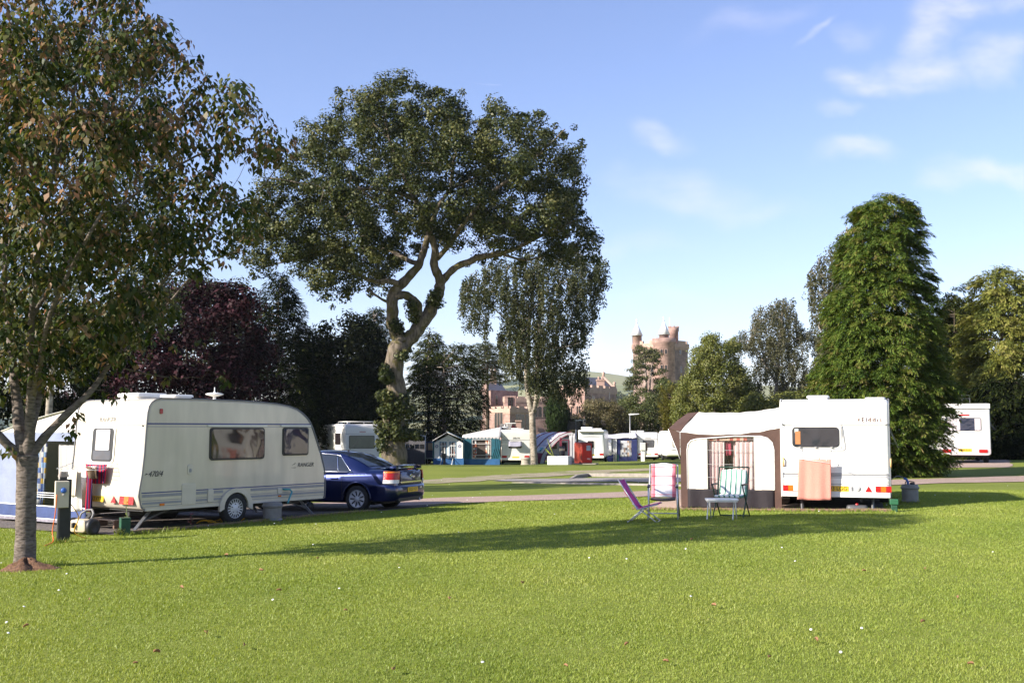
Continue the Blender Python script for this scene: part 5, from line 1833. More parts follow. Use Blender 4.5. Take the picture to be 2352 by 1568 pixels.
def build_ranger():
    prof = [(0.05, 0.395), (4.70, 0.385), (4.775, 0.40), (4.79, 0.60), (4.79, 0.80), (4.76, 1.04), (4.66, 1.32), (4.50, 1.68), (4.38, 1.93), (4.30, 2.06), (4.20, 2.16), (4.07, 2.25), (3.90, 2.335), (3.65, 2.40),
            (3.32, 2.44), (2.9, 2.465), (2.3, 2.485), (1.2, 2.495), (0.36, 2.49), (0.24, 2.465), (0.15, 2.41), (0.09, 2.33), (0.065, 2.22), (0.045, 2.0), (0.01, 1.42), (-0.03, 1.05), (-0.085, 0.74), (-0.09, 0.66), (-0.03, 0.46)]
    v = Van('caravan', 'cream touring caravan behind the cherry tree, towels hung from its sunlit rear window', 'caravan', LC0, LRZ, prof, 2.2, M_CREAM, 0.045)
    r = v.root
    v.trim(M_TRIMGREY, 0.014)
    v.side_line(0.06, 4.33, 2.01, 0.028, M_BLUELINE)
    v.side_line(0.06, 4.35, 1.955, 0.012, M_GREYLINE)
    v.side_line(-0.03, 4.76, 0.722, 0.022, M_BLUELINE)
    for z, h in ((0.665, 0.055), (0.575, 0.012), (0.525, 0.045), (0.468, 0.012)):
        v.side_line(-0.02, 1.90, z, h, M_GREYLINE, name='moulding', t=0.006)
        v.side_line(2.62, 4.74, z, h, M_GREYLINE, name='moulding', t=0.006)
    v.side_line(0.05, 1.88, 0.41, 0.05, M_CREAM_LOW, name='skirt_rail', t=0.02)
    v.side_line(2.66, 4.70, 0.41, 0.05, M_CREAM_LOW, name='skirt_rail', t=0.02)
    v.window(v.side(2.25, 1.615), 1.44, 0.65, M_BLACKP, M_PANE, 0.07, rail=True)
    v.window(v.side(3.86, 1.645), 0.76, 0.60, M_BLACKP, M_PANEBLUE, 0.06, rail=True)
    slab('locker_door', v.side(1.05, 0.655), 0.335, 0.40, 0.03, 0.014, M_CREAM_LOW, r, 0.006)
    slab('vent_cover', v.side(1.575, 0.60), 0.14, 0.26, 0.03, 0.03, M_CREAM_LOW, r, 0.012)
    f = slab('water_inlet', v.side(1.07, 1.125), 0.135, 0.20, 0.05, 0.012, M_CREAM_LOW, r, 0.005)
    slab('lock', v.side(1.07, 1.11), 0.05, 0.07, 0.02, 0.02, M_GREYLINE, f)
    slab('marker_light', v.side(0.43, 0.49), 0.10, 0.045, 0.006, 0.02, M_AMBER, r)
    slab('marker_light', v.side(3.42, 0.50), 0.075, 0.035, 0.006, 0.02, M_AMBER, r)
    slab('marker_light', v.side(0.36, 2.245), 0.062, 0.10, 0.02, 0.02, M_RED, r)
    text_mesh('lettering', '470/4', 0.15, M_INK, r, v.side(0.26, 1.065, 0.006), 0.001, 0.35, 0.95)
    text_mesh('lettering', 'RANGER', 0.125, M_INK, r, v.side(4.17, 1.135, 0.006), 0.001, 0.25, 1.0)
    mb = MB()
    mb.prism([(3.72, 1.085), (3.86, 1.075), (3.90, 1.09)], (0, 0, 0), X3, Z3, -Y3, -0.001, 0.005); mb.prism([(3.76, 1.13), (3.88, 1.19), (3.86, 1.165)], (0, 0, 0), X3, Z3, -Y3, -0.001, 0.005)
    mb.build('emblem', M_INK, r)
    mb = MB()
    mb.prism([(-0.06, 1.05), (0.02, 1.07), (-0.01, 1.085)], (0.08, 0, 0), X3, Z3, -Y3, -0.001, 0.005)
    mb.build('emblem', M_INK, r)
    # wheel and spat
    mb = MB()
    out = []
    for i in range(21):
        a = PI * (1.06 - 1.12 * i / 20)
        out.append((2.22 + 0.43 * math.cos(a), 0.34 + 0.38 * math.sin(a)))
    inn = [(2.22 + 0.315 * math.cos(PI * (-0.02 + 1.04 * i / 20)), 0.335 + 0.30 * math.sin(PI * (-0.02 + 1.04 * i / 20))) for i in range(21)]
    for i in range(20):
        a, b, c, dd = out[i], out[i + 1], inn[20 - i - 1], inn[20 - i]
        mb.prism([a, b, c, dd], (0, 0, 0), X3, Z3, -Y3, -0.002, 0.05)
    sm_build(mb, 'wheel_spat', M_CREAM_LOW, r, 40)
    mb = MB()
    mb.prism([(2.22 + 0.33 * math.cos(PI * i / 16), 0.36 + 0.30 * math.sin(PI * i / 16)) for i in range(17)] + [(1.9, 0.3), (2.54, 0.3)][::-1][:0], (0, 0, 0), X3, Z3, -Y3, -0.003, 0.004)
    mb.build('wheel_housing', M_BLACKP, r)
    v.wheel(2.20, 0.315, 0.055, 0.66)
    mb = MB(); mb.lathe([(0.2, 0.08), (0.3, 0.07), (0.3, -0.07), (0.2, -0.08)], (2.2, 2.1, 0.3), (0, 1, 0), 20); mb.build('wheel', M_RUBBER, r)
    # chassis, drawbar, steadies
    mb = MB()
    mb.box((2.3, 0.55, 0.34), (4.4, 0.06, 0.14)); mb.box((2.3, 1.65, 0.34), (4.4, 0.06, 0.14)); mb.box((2.2, 1.1, 0.30), (0.08, 2.0, 0.08)); mb.box((2.3, 1.1, 0.385), (4.5, 2.1, 0.02))
    mb.tube([(4.5, 0.55, 0.33), (5.55, 1.1, 0.36)], 0.045, 4); mb.tube([(4.5, 1.65, 0.33), (5.55, 1.1, 0.36)], 0.045, 4); mb.tube([(5.45, 1.1, 0.37), (5.85, 1.1, 0.37)], 0.05, 8)
    mb.build('chassis', M_UNDER, r)
    mb = MB(); mb.tube([(5.5, 1.18, 0.85), (5.5, 1.18, 0.12)], 0.025, 8); mb.lathe([(0.02, -0.03), (0.11, -0.03), (0.11, 0.03), (0.02, 0.03)], (5.5, 1.18, 0.11), (0, 1, 0), 16); mb.build('jockey_wheel', M_UNDER, r)
    steady(r, (0.36, 0.25, 0.37), (-0.02, 0.22, 0.01)); steady(r, (0.4, 1.95, 0.37), (0.0, 1.95, 0.01)); steady(r, (4.25, 0.25, 0.37), (4.65, 0.22, 0.01)); steady(r, (4.25, 1.95, 0.37), (4.6, 1.95, 0.01))
    # rear face
    wf = slab('window', v.rear(1.27, 1.605, -0.03, 0.06), 0.74, 0.70, 0.07, 0.03, M_OFFWHITE, r, 0.008)
    slab('pane', v.rear(1.27, 1.605, -0.03, 0.06), 0.66, 0.64, 0.07, 0.040, M_BLACKP, wf, 0.008)
    slab('blind', v.rear(1.25, 1.70, -0.025, 0.06), 0.44, 0.40, 0.03, 0.042, M_BLIND, wf)
    slab('lower_glass', v.rear(1.27, 1.41, -0.02, 0.06), 0.54, 0.18, 0.03, 0.042, M_PANEGREY, wf)
    mb = MB(); mb.prism([(-1.05, -0.006), (1.05, -0.006), (1.05, 0.006), (-1.05, 0.006)], (0.042, 1.1, 1.985), -Y3, Z3, -X3, -0.01, 0.006); mb.build('seam', M_GREYINK, r)
    mb = MB(); mb.tube([(0.055, 1.95, 1.90), (0.012, 1.98, 1.25), (0.02, 1.9, 1.23)], 0.006, 5); mb.tube([(0.02, 1.9, 1.225), (0.012, 0.9, 1.225)], 0.004, 5); mb.build('seam', M_BLIND, r)
    text_mesh('lettering', 'RANGER', 0.13, M_GREYINK, r, v.rear(1.20, 2.085, -0.048, 0.03), 0.004, 0.1, 1.05)
    v.cluster(v.rear(0.36, 0.58, 0.075, 0.1), 0.42, 0.155, ('r', 'a', 'r'))
    v.cluster(v.rear(1.98, 0.58, 0.075, 0.1), 0.30, 0.155, ('r', 'a', 'r'))
    v.triangle(v.rear(0.75, 0.585, 0.083, 0.1), 0.155)
    v.plate(v.rear(1.33, 0.58, 0.078, 0.1), 'H 23 VYY', 0.52, 0.11, 0.10)
    mb = MB()
    o_ = Vector((-0.018, 0.62, 1.00))
    for (a, b, c, dd) in ((-0.13, -0.05, 0.14, 0.045), (-0.13, -0.05, 0.045, -0.055), (-0.13, 0.01, 0.13, -0.0)):
        mb.box((o_.x, o_.y - (a + c) / 2, o_.z + (b + dd) / 2), (0.006, abs(c - a), max(0.012, abs(dd - b) * 0.28)))
    mb.build('emblem', pm('faded_orange_sticker', (0.72, 0.50, 0.38), 0.5), r)
    mb = MB(); mb.box((0.035, 0.10, 1.97), (0.02, 0.03, 0.03)); mb.build('clip', M_BLACKP, r)
    # roof things
    v.vent(1.15, 0.55, 0.5, 0.5, 0.045, 2.49, 0.05)
    v.vent(1.05, 1.5, 0.7, 0.75, 0.08, 2.49, 0.06)
    mb = MB()
    mb.lathe([(0.05, 0), (0.035, 0.05), (0.03, 0.10), (0.15, 0.135), (0.19, 0.155), (0.15, 0.175), (0.03, 0.19), (0.012, 0.215), (0.010, 0.30)], (2.35, 0.85, 2.48), (0, 0, 1), 20)
    mb.build('aerial', M_ROOFPLASTIC, r)
    mb = MB(); mb.prism(rrect(0.16, 0.12, 0.04), (2.75, 0.6, 2.46), X3, Y3, Z3, 0, 0.03, 0.01); mb.build('roof_vent', M_ROOFPLASTIC, r)
    mb = MB(); mb.prism(rrect(0.42, 0.10, 0.03), (4.30, 1.75, 2.26), X3, Y3, Z3, 0, 0.035, 0.01); mb.build('roof_spoiler', M_ROOFPLASTIC, r)
    # waste outlet and hose
    slab('outlet', v.side(3.42, 0.61), 0.12, 0.12, 0.02, 0.03, M_CREAM_LOW, r, 0.01)
    mb = MB(); mb.tube([(3.48, -0.05, 0.64), (3.66, -0.06, 0.63), (3.70, -0.09, 0.58), (3.58, -0.14, 0.46), (3.44, -0.24, 0.36)], 0.02, 8); mb.build('hose', M_HOSE, r)
    return v


RANGER = build_ranger()


def LW(x, y, z):
    """a point in the left caravan's frame, in the world"""
    return LC0 + LX * x + LY * y + Vector((0, 0, z))


def cloth(name, label, cat, o, u, w, h, mat, folds=3, amp=0.04, sway=0.0, thick=0.006, taper=1.0, nu=26, nv=14, hem=0.0, group=None, over=0.0, nrm=None, parent=None, seed=0):
    """hanging cloth: o = top left corner, u = direction of the top edge"""
    u = Vector(u).normalized()
    n = Vector(nrm) if nrm else u.cross(Z3).normalized()
    rnd = random.Random(seed + len(label or '') * 7)
    ph = [rnd.uniform(0, 6) for _ in range(5)]
    g = []
    for j in range(nv + 1):
        t = j / nv
        row = []
        for i in range(nu + 1):
            s = i / nu
            ww = w * (1 + (taper - 1) * t)
            a = (s - 0.5) * ww + 0.5 * w + sway * t
            dpt = amp * (0.35 + 0.65 * t) * (math.sin(s * folds * 2 * PI + ph[0] + 0.6 * math.sin(t * 2 + ph[1])) + 0.35 * math.sin(s * folds * 4.7 * PI + ph[2]))
            zz = -h * t * (1 + hem * math.sin(s * 5 + ph[3])) - 0.012 * math.sin(s * PI)
            if t == 0:
                dpt *= 0.5
            row.append(o + u * a + n * dpt + Vector((0, 0, zz)))
        g.append(row)
    if parent is None:
        base = o + u * (w / 2)
        g = [[p - base for p in row] for row in g]
    mb = MB(); mb.sheet(g, thick)
    ob = mb.build(name, mat, parent)
    if parent is None:
        ob.location = base
    if label:
        tag(ob, label, cat, group)
    return ob


# washing on the rear of the cream caravan
M_CREAMCLOTH = pm('cream_towel_cotton', (0.74, 0.66, 0.52), 0.95, 0.08, 30, 0.4, bscale=90)
M_WHITECLOTH = pm('white_sheet_cotton', (0.82, 0.78, 0.70), 0.95, 0.05, 30, 0.4, bscale=90)
M_REDNAVY = stripe_mat('red_navy_stripes', [(0.45, (0.42, 0.010, 0.035)), (0.4, (0.025, 0.02, 0.07)), (0.15, (0.30, 0.01, 0.06))], 0.085, 0)
M_BROWNCLOTH = pm('brown_cloth', (0.13, 0.085, 0.05), 0.95, 0.3, 20, 0.4)
mb = MB()
for k, yy in enumerate((0.78, 2.2)):
    mb.tube([LW(0.0, yy, 1.26), LW(-0.10, yy, 1.22), LW(-0.36, yy, 1.14)], 0.006, 5)
for k in range(4):
    mb.tube([LW(-0.10 - k * 0.085, 0.78, 1.22 - k * 0.027), LW(-0.10 - k * 0.085, 2.2, 1.22 - k * 0.027)], 0.004, 5)
b0 = LW(-0.2, 1.35, 1.2)
shift_mb(mb, b0)
ob = mb.build('clothes_airer', M_ALU); ob.location = b0
tag(ob, 'thin wire clothes airer hooked over the rear window of the cream caravan', 'airer')
cloth('towel', 'long white towel hanging on the airer of the cream caravan', 'towel', LW(-0.32, 2.04, 1.15), -LY, 0.58, 0.80, M_WHITECLOTH, 2.2, 0.05, 0.0, 0.012, 1.2, seed=3)
cloth('towel', 'folded biscuit coloured towel over the long white one', 'towel', LW(-0.39, 1.72, 1.14), -LY, 0.26, 0.50, M_CREAMCLOTH, 1.3, 0.03, 0.0, 0.012, 0.85, seed=8)
cloth('towel', 'red and navy striped towel hanging on the airer', 'towel', LW(-0.12, 1.62, 1.24), -LY, 0.68, 0.36, M_REDNAVY, 2.5, 0.03, 0.0, 0.01, 0.95, seed=5)
cloth('towel', 'narrow end of a dark red and navy towel hanging below the bumper', 'towel', LW(-0.22, 1.42, 1.15), -LY, 0.20, 0.80, M_REDNAVY, 1.4, 0.04, 0.0, 0.01, 0.9, seed=9)
cloth('cloth', 'crumpled brown cloth thrown over the striped towel', 'cloth', LW(-0.27, 1.36, 1.20), -LY, 0.34, 0.22, M_BROWNCLOTH, 1.2, 0.06, 0.05, 0.012, 0.7, seed=2)

# --- blue and white awning at the far left ------------------------------------------------
M_AWNBLUE = pm('grey_blue_awning_canvas', (0.22, 0.25, 0.35), 0.85, 0.12, 4, 0.3)
M_AWNNAVY = pm('navy_mudwall', (0.035, 0.06, 0.17), 0.7, 0.25, 4, 0.3)
M_AWNWHITE = pm('white_awning_canvas', (0.80, 0.77, 0.72), 0.85, 0.05, 4, 0.2)
M_PIPING = pm('white_piping', (0.80, 0.80, 0.78), 0.6)
M_PATCH = patch_mat('printed_curtain', [(0.62, 0.62, 0.58), (0.10, 0.16, 0.38), (0.60, 0.38, 0.05), (0.25, 0.40, 0.62), (0.62, 0.62, 0.58), (0.05, 0.07, 0.18)], 0.07, 0.11)
M_CLEAR = clear_pane('clear_plastic_sheet', (0.93, 0.93, 0.94), 0.25, 0.1)


def wall_rects(mb, rects, o, u, t0, t1, n):
    """flat canvas pieces: rects of (a0, a1, z0, z1) in the wall's own plane"""
    for (a0, a1, z0, z1) in rects:
        mb.prism([(a0, z0), (a1, z0), (a1, z1), (a0, z1)], o, u, Z3, n, t0, t1)


def ripple_wall(o, u, n, a0, a1, z0, z1, amp, per, nu=30, nv=10):
    g = []
    for j in range(nv + 1):
        z = z0 + (z1 - z0) * j / nv
        g.append([o + u * (a0 + (a1 - a0) * i / nu) + n * (amp * math.sin((a0 + (a1 - a0) * i / nu) * 2 * PI / per + 0.4 * z) * (1 - 0.4 * j / nv)) + Z3 * z for i in range(nu + 1)])
    return g


def build_left_awning():
    r = thing('awning', 'blue and white caravan awning with patterned curtains behind the cherry trunk', 'awning', LC0, LRZ)
    o, u, n = Vector((0.35, 2.24, 0)), Y3, -X3
    W2 = 3.2
    mb = MB(); wall_rects(mb, [(0, 0.12, 0.32, 1.84), (0.10, 2.0, 1.66, 1.84), (1.95, W2, 0.32, 1.84)], o, u, 0, 0.012, n)
    mb.build('end_wall', M_AWNBLUE, r)
    mb = MB(); mb.sheet(ripple_wall(o, u, n, 0, W2, 0.07, 0.32, 0.012, 0.30), 0.006); mb.build('mudwall', M_AWNNAVY, r)
    mb = MB(); wall_rects(mb, [(0, W2, 0.315, 0.335), (0, W2, 0.06, 0.075)], o, u, 0.012, 0.022, n)
    mb.build('piping', M_PIPING, r)
    mb = MB(); wall_rects(mb, [(0, W2, 0.0, 0.06)], o, u, -0.03, 0.03, n); mb.build('ground_flap', pm('grey_ground_flap', (0.24, 0.22, 0.25), 0.9, 0.4, 10), r)
    wn_ = MB(); wall_rects(wn_, [(0.12, 1.95, 0.335, 1.66)], o, u, 0.002, 0.006, n); w = wn_.build('window', M_CLEAR, r)
    mb = MB(); wall_rects(mb, [(0.12, 1.95, z, z + 0.012) for z in (0.50, 0.545, 0.59)], o, u, 0.012, 0.018, n); mb.build('glazing_bar', M_PIPING, w)
    oo = o - n * 0.09
    for (a, ww, tp) in ((0.14, 0.34, 0.75), (1.55, 0.38, 0.7)):
        cloth('curtain', None, None, oo + u * a + Z3 * 1.64, u, ww, 1.30, M_PATCH, 3, 0.03, 0.0, 0.004, tp, parent=r, nrm=n, seed=int(a * 10))
    cloth('net_curtain', None, None, oo - n * 0.04 + u * 0.40 + Z3 * 1.60, u, 0.80, 1.25, M_WHITECLOTH, 4, 0.03, -0.15, 0.004, 1.2, parent=r, nrm=n, seed=4)
    # roof, front wall and far wall
    g = []
    for j in range(7):
        t = j / 6
        row = []
        for i in range(9):
            s = i / 8
            row.append(Vector((0.30 + 3.6 * t, 2.2 + 3.25 * s, 2.36 - 0.52 * s ** 1.2 + 0.03 * math.sin(PI * s) - 0.04 * math.sin(PI * t))))
        g.append(row)
    mb = MB(); mb.sheet(g, 0.006); mb.build('roof', M_AWNWHITE, r)
    mb = MB(); mb.prism([(0, 1.83), (W2 + .05, 1.83), (W2 + .05, 1.86), (W2 * .6, 2.06), (W2 * .25, 2.25), (0, 2.36)], o, u, Z3, n, -0.004, 0.010); mb.build('gable', M_AWNWHITE, r)
    mb = MB(); mb.box((2.1, 2.24 + W2, 0.92), (3.5, 0.02, 1.84)); mb.build('front_wall', M_AWNBLUE, r)
    mb = MB(); mb.box((3.9, 2.24 + W2 / 2, 0.92), (0.02, W2, 1.84)); mb.build('end_wall', M_AWNBLUE, r)


build_left_awning()

# --- hook-up post by the cherry ----------------------------------------------------------
def build_hookup():
    p = on_ground(150, 18.35)
    r = thing('hookup_post', 'black electric hook-up post with beige socket box beside the cherry trunk', 'electric post', p, R(28))
    mb = MB(); mb.box((0.03, 0.06, 0.47), (0.20, 0.15, 1.14)); mb.box((0.03, -0.022, 0.36), (0.17, 0.02, 0.84)); mb.build('post', M_BLACKP, r, 0.006)
    mb = MB(); mb.box((-0.03, -0.075, 0.80), (0.215, 0.13, 0.44)); b = mb.build('socket_box', pm('beige_box_plastic', (0.58, 0.51, 0.40), 0.5, 0.08, 5), r, 0.012, 3)
    mb = MB(); mb.lathe([(0.045, 0.0), (0.045, 0.035), (0.036, 0.05), (0.0, 0.055)], (-0.01, -0.14, 0.87), (0, -1, -0.25), 18); s = mb.build('socket', M_BLUEFIT, b)
    mb = MB(); mb.box((-0.005, -0.145, 0.81), (0.03, 0.04, 0.06)); mb.build('plug', M_BLIND, s, 0.006)
    mb = MB(); mb.box((0.0, 0.03, 1.06), (0.11, 0.10, 0.05)); mb.build('neck', M_BLACKP, r)
    mb = MB()
    for k in range(6):
        z = 1.085 + k * 0.0155
        mb.prism(rrect(0.17 - 0.006 * k, 0.14 - 0.006 * k, 0.03), (0.0, 0.03, z), X3, Y3, Z3, 0, 0.010)
    mb.box((0, 0.03, 1.12), (0.08, 0.08, 0.09)); mb.build('lamp_cap', pm('pinkish_lamp_cap', (0.50, 0.42, 0.38), 0.6), r)


build_hookup()
p_ = on_ground(150, 18.35)


def cable(name, label, pts, rad, mat, cat='cable'):
    pts = [Vector(p) for p in pts]
    sp, _ = smooth_path(pts, [1] * len(pts), 6)
    b = sp[0].copy(); b.z = min(q.z for q in sp)
    mb = MB(); mb.tube([q - b for q in sp], rad, 6)
    ob = mb.build(name, mat); ob.location = b
    return tag(ob, label, cat)


def gpt(px, d, h=0.015):
    q = on_ground(px, d)
    return Vector((q.x, q.y, q.z + h))


cable('cable', 'orange mains cable dropping from the socket box to the grass', [p_ + Vector((-0.03, -0.18, 0.80)), p_ + Vector((-0.05, -0.17, 0.5)), p_ + Vector((-0.10, -0.14, 0.2)), gpt(131, 18.1, 0.05), gpt(122, 17.9), gpt(113, 17.6)], 0.009, M_ORANGE)
cable('cable', 'yellow mains cable curving from the black post across the pitch edge', [p_ + Vector((0.10, 0.10, 0.62)), p_ + Vector((0.17, 0.25, 0.40)), gpt(178, 18.8, 0.16), gpt(192, 19.0, 0.05), gpt(206, 19.1)], 0.009, M_YELLOWCABLE)
coil = []
for i in range(70):
    a = i * 0.42
    coil.append(LW(1.75 + 0.9 * i / 70 + 0.14 * math.cos(a), 0.35 + 0.16 * math.sin(a) + 0.1 * math.sin(i * 0.3), 0.05 + 0.03 * math.sin(i * 0.9)))
cable('cable', 'loose yellow cable coiled on the gravel under the cream caravan', coil, 0.008, M_YELLOWCABLE)

# --- rolling water carrier -------------------------------------------------------------------
def build_roller():
    p = on_ground(198, 20.0)
    r = thing('water_roller', 'beige water carrier with two black wheels behind the cream caravan', 'water carrier', p, R(-22))
    mb = MB(); mb.lathe([(0.02, -0.20), (0.10, -0.20), (0.125, -0.16), (0.125, 0.16), (0.10, 0.20), (0.02, 0.20)], (0, 0.02, 0.165), (1, 0, 0), 20)
    mb.prism(rrect(0.36, 0.22, 0.05), (0, -0.06, 0.17), X3, Z3, -Y3, -0.05, 0.09, 0.03)
    sm_build(mb, 'tank', pm('beige_tank_plastic', (0.50, 0.42, 0.30), 0.5, 0.12, 6), r, 40)
    for sx in (-1, 1):
        mb = MB(); mb.lathe([(0.02, -0.05), (0.12, -0.055), (0.155, -0.03), (0.155, 0.03), (0.12, 0.055), (0.08, 0.035), (0.02, 0.035)], (sx * 0.225, 0, 0.155), (sx, 0, 0), 24)
        mb.build('wheel', M_BLACKP, r)
    mb = MB(); mb.lathe([(0.05, 0), (0.05, 0.03), (0.035, 0.045), (0.0, 0.05)], (-0.06, -0.15, 0.185), (0, -1, 0), 14); mb.box((-0.06, -0.20, 0.185), (0.03, 0.03, 0.09)); mb.build('cap', M_BLACKP, r)
    mb = MB(); mb.tube([(-0.12, 0.02, 0.28), (-0.10, 0.05, 0.38), (-0.03, 0.10, 0.44), (0.06, 0.14, 0.45), (0.14, 0.1, 0.38), (0.15, 0.03, 0.28)], 0.018, 8); mb.build('handle', M_GREYTUB, r)


build_roller()


def small_box(name, label, cat, p, rz, size, mat, bev=0.01):
    mb = MB(); mb.box((0, 0, size[2] / 2), size)
    ob = mb.build(name, mat, None, bev)
    ob.location = p; ob.rotation_euler = (0, 0, rz)
    return tag(ob, label, cat)


def build_step():
    p = LW(0.35, 1.45, 0.0)
    r = thing('step', 'low wooden step with pale top lying under the rear of the cream caravan', 'step', p, LRZ)
    mb = MB(); mb.box((0, 0, 0.16), (0.36, 0.78, 0.025)); mb.build('board', pm('pale_board', (0.46, 0.34, 0.26), 0.8, 0.3, 12), r)
    for s in (-1, 1):
        mb = MB(); mb.box((0, s * 0.33, 0.073), (0.32, 0.04, 0.147)); mb.build('leg', M_TIMBER, r)


build_step()


def green_post(label, p, rz, h, w, top=False):
    r = thing('marker_post', label, 'post', p, rz)
    mb = MB(); mb.box((0, 0, h / 2 - 0.05), (w, w, h + 0.1)); mb.build('post', M_GREENP, r, 0.012)
    mb = MB(); mb.box((0, 0, h + 0.06 if top else h + 0.008), (w * (1.35 if top else 1.06), w * (1.35 if top else 1.06), 0.11 if top else 0.016)); mb.build('cap', M_GREENP if not top else pm('brighter_green_cap', (0.018, 0.11, 0.045), 0.5, 0.2, 9), r, 0.012)
    return r


green_post('squat dark green post at the rear corner of the cream caravan', on_ground(293, 19.75), R(30), 0.30, 0.17)
green_post('green post with wide flat cap at the rear corner of the white caravan', EL0 + EX * 2.28 - EY * 0.45, -EPH, 0.20, 0.125, True)


def weed(label, p, h, n, mat_l, spread=0.08, seed=1, name='weed', flower=None):
    rr = random.Random(seed)
    r = thing(name, label, 'weed', p)
    mb = MB(); C, D = [], []
    for i in range(n):
        a = rr.uniform(0, 6.28); hh = h * rr.uniform(0.5, 1)
        tip = Vector((math.cos(a) * spread * rr.random(), math.sin(a) * spread * rr.random(), hh))
        mb.tube([(0, 0, 0), tip * 0.5 + Vector((0.01, 0, 0)), tip], 0.004, 4)
        for k in range(7):
            q = tip * (0.3 + 0.7 * k / 6)
            C.append(q); b = rr.uniform(0, 6.28); D.append((math.cos(b), math.sin(b), 0.5))
    mb.build('stem', M_YEWSTEM, r)
    C = np.array(C); D = nrmz(np.array(D))
    V, Fq = leaf_quads(C, D, nrmz(rdirs(len(C)) + UP), np.full(len(C), 0.05), np.full(len(C), 0.025))
    link('leaves' if not flower else 'flowers', np_mesh('leaves', V, Fq, {'rnd': RNG.random(len(C))}), r, flower or mat_l)


M_YEWSTEM = pm('green_stem', (0.08, 0.12, 0.03), 0.7)
weed('wispy sapling weed growing beside the squat green post', on_ground(297, 19.95), 0.62, 4, L_ASH, 0.14, 4)
weed('broad leaved weed at the foot of the squat green post', on_ground(281, 19.6), 0.16, 7, L_ASH, 0.16, 6)
weed('dark red flower spike at the edge of the cream caravan pitch', LW(0.95, -0.22, 0.02), 0.26, 3, L_ASH, 0.06, 8, 'flower', pm('dark_red_flower', (0.22, 0.02, 0.04), 0.7))

# --- waste tubs ------------------------------------------------------------------------------
def tub(label, p, rad, h, mat, cap=True, hose=None, name='waste_tub'):
    r = thing(name, label, 'water tub', p)
    mb = MB(); mb.lathe([(0.01, 0), (rad * 0.94, 0), (rad * 1.06, 0.02), (rad * 1.08, h * 0.1), (rad * 0.96, h * 0.16), (rad * 0.97, h * 0.72), (rad * 1.1, h * 0.76), (rad * 1.1, h * 0.84), (rad, h * 0.88), (rad * 0.95, h * 0.98), (rad * 0.3, h), (0.01, h)], (0, 0, 0), (0, 0, 1), 28)
    sm_build(mb, 'drum', mat, r, 40)
    if cap:
        mb = MB(); mb.lathe([(0.055, h * 0.99), (0.055, h + 0.03), (0.02, h + 0.04), (0.0, h + 0.04)], (0.05, -0.02, 0), (0, 0, 1), 14); mb.build('cap', M_BLACKP, r)
        mb = MB(); mb.tube([(-0.10, 0.0, h - 0.01), (-0.10, 0, h + 0.05), (0.0, 0, h + 0.065), (0.10, 0, h + 0.05), (0.10, 0, h - 0.01)], 0.012, 6); mb.build('handle', M_BLACKP, r)
    return r


tub('grey waste water tub under the side of the cream caravan', on_ground(629, 22.75), 0.195, 0.40, M_GREYTUB, cap=False)
bt = on_ground(2086, 24.9)
tub('grey water barrel with blue hose fitting on the grass right of the white caravan', bt, 0.185, 0.42, M_GREYTUB)
mb = MB(); mb.tube([(-0.06, -0.05, 0.40), (-0.06, -0.05, 0.47), (-0.09, -0.05, 0.53), (-0.14, -0.02, 0.55)], 0.028, 8)
ob = mb.build('hose_fitting', M_BLUEFIT); ob.location = bt; tag(ob, 'blue hose fitting plugged into the grey barrel', 'fitting')
cable('hose', 'thin dark hose arching from the white caravan to the barrel', [bt + Vector((-0.15, -0.02, 0.56)), bt + Vector((-0.28, 0, 0.60)), bt + Vector((-0.45, 0.05, 0.50)), bt + Vector((-0.62, 0.1, 0.45))], 0.012, M_GREYTUB, 'hose')


# --- the white caravan on the right ----------------------------------------------------------
EW = 2.24
ER0 = EL0 + EX * EW
ERZ = math.atan2(EY.y, EY.x)


def EWp(a, y, z):
    """a = metres right of the rear left corner, y = forward"""
    return EL0 + EX * a + EY * y + Vector((0, 0, z))


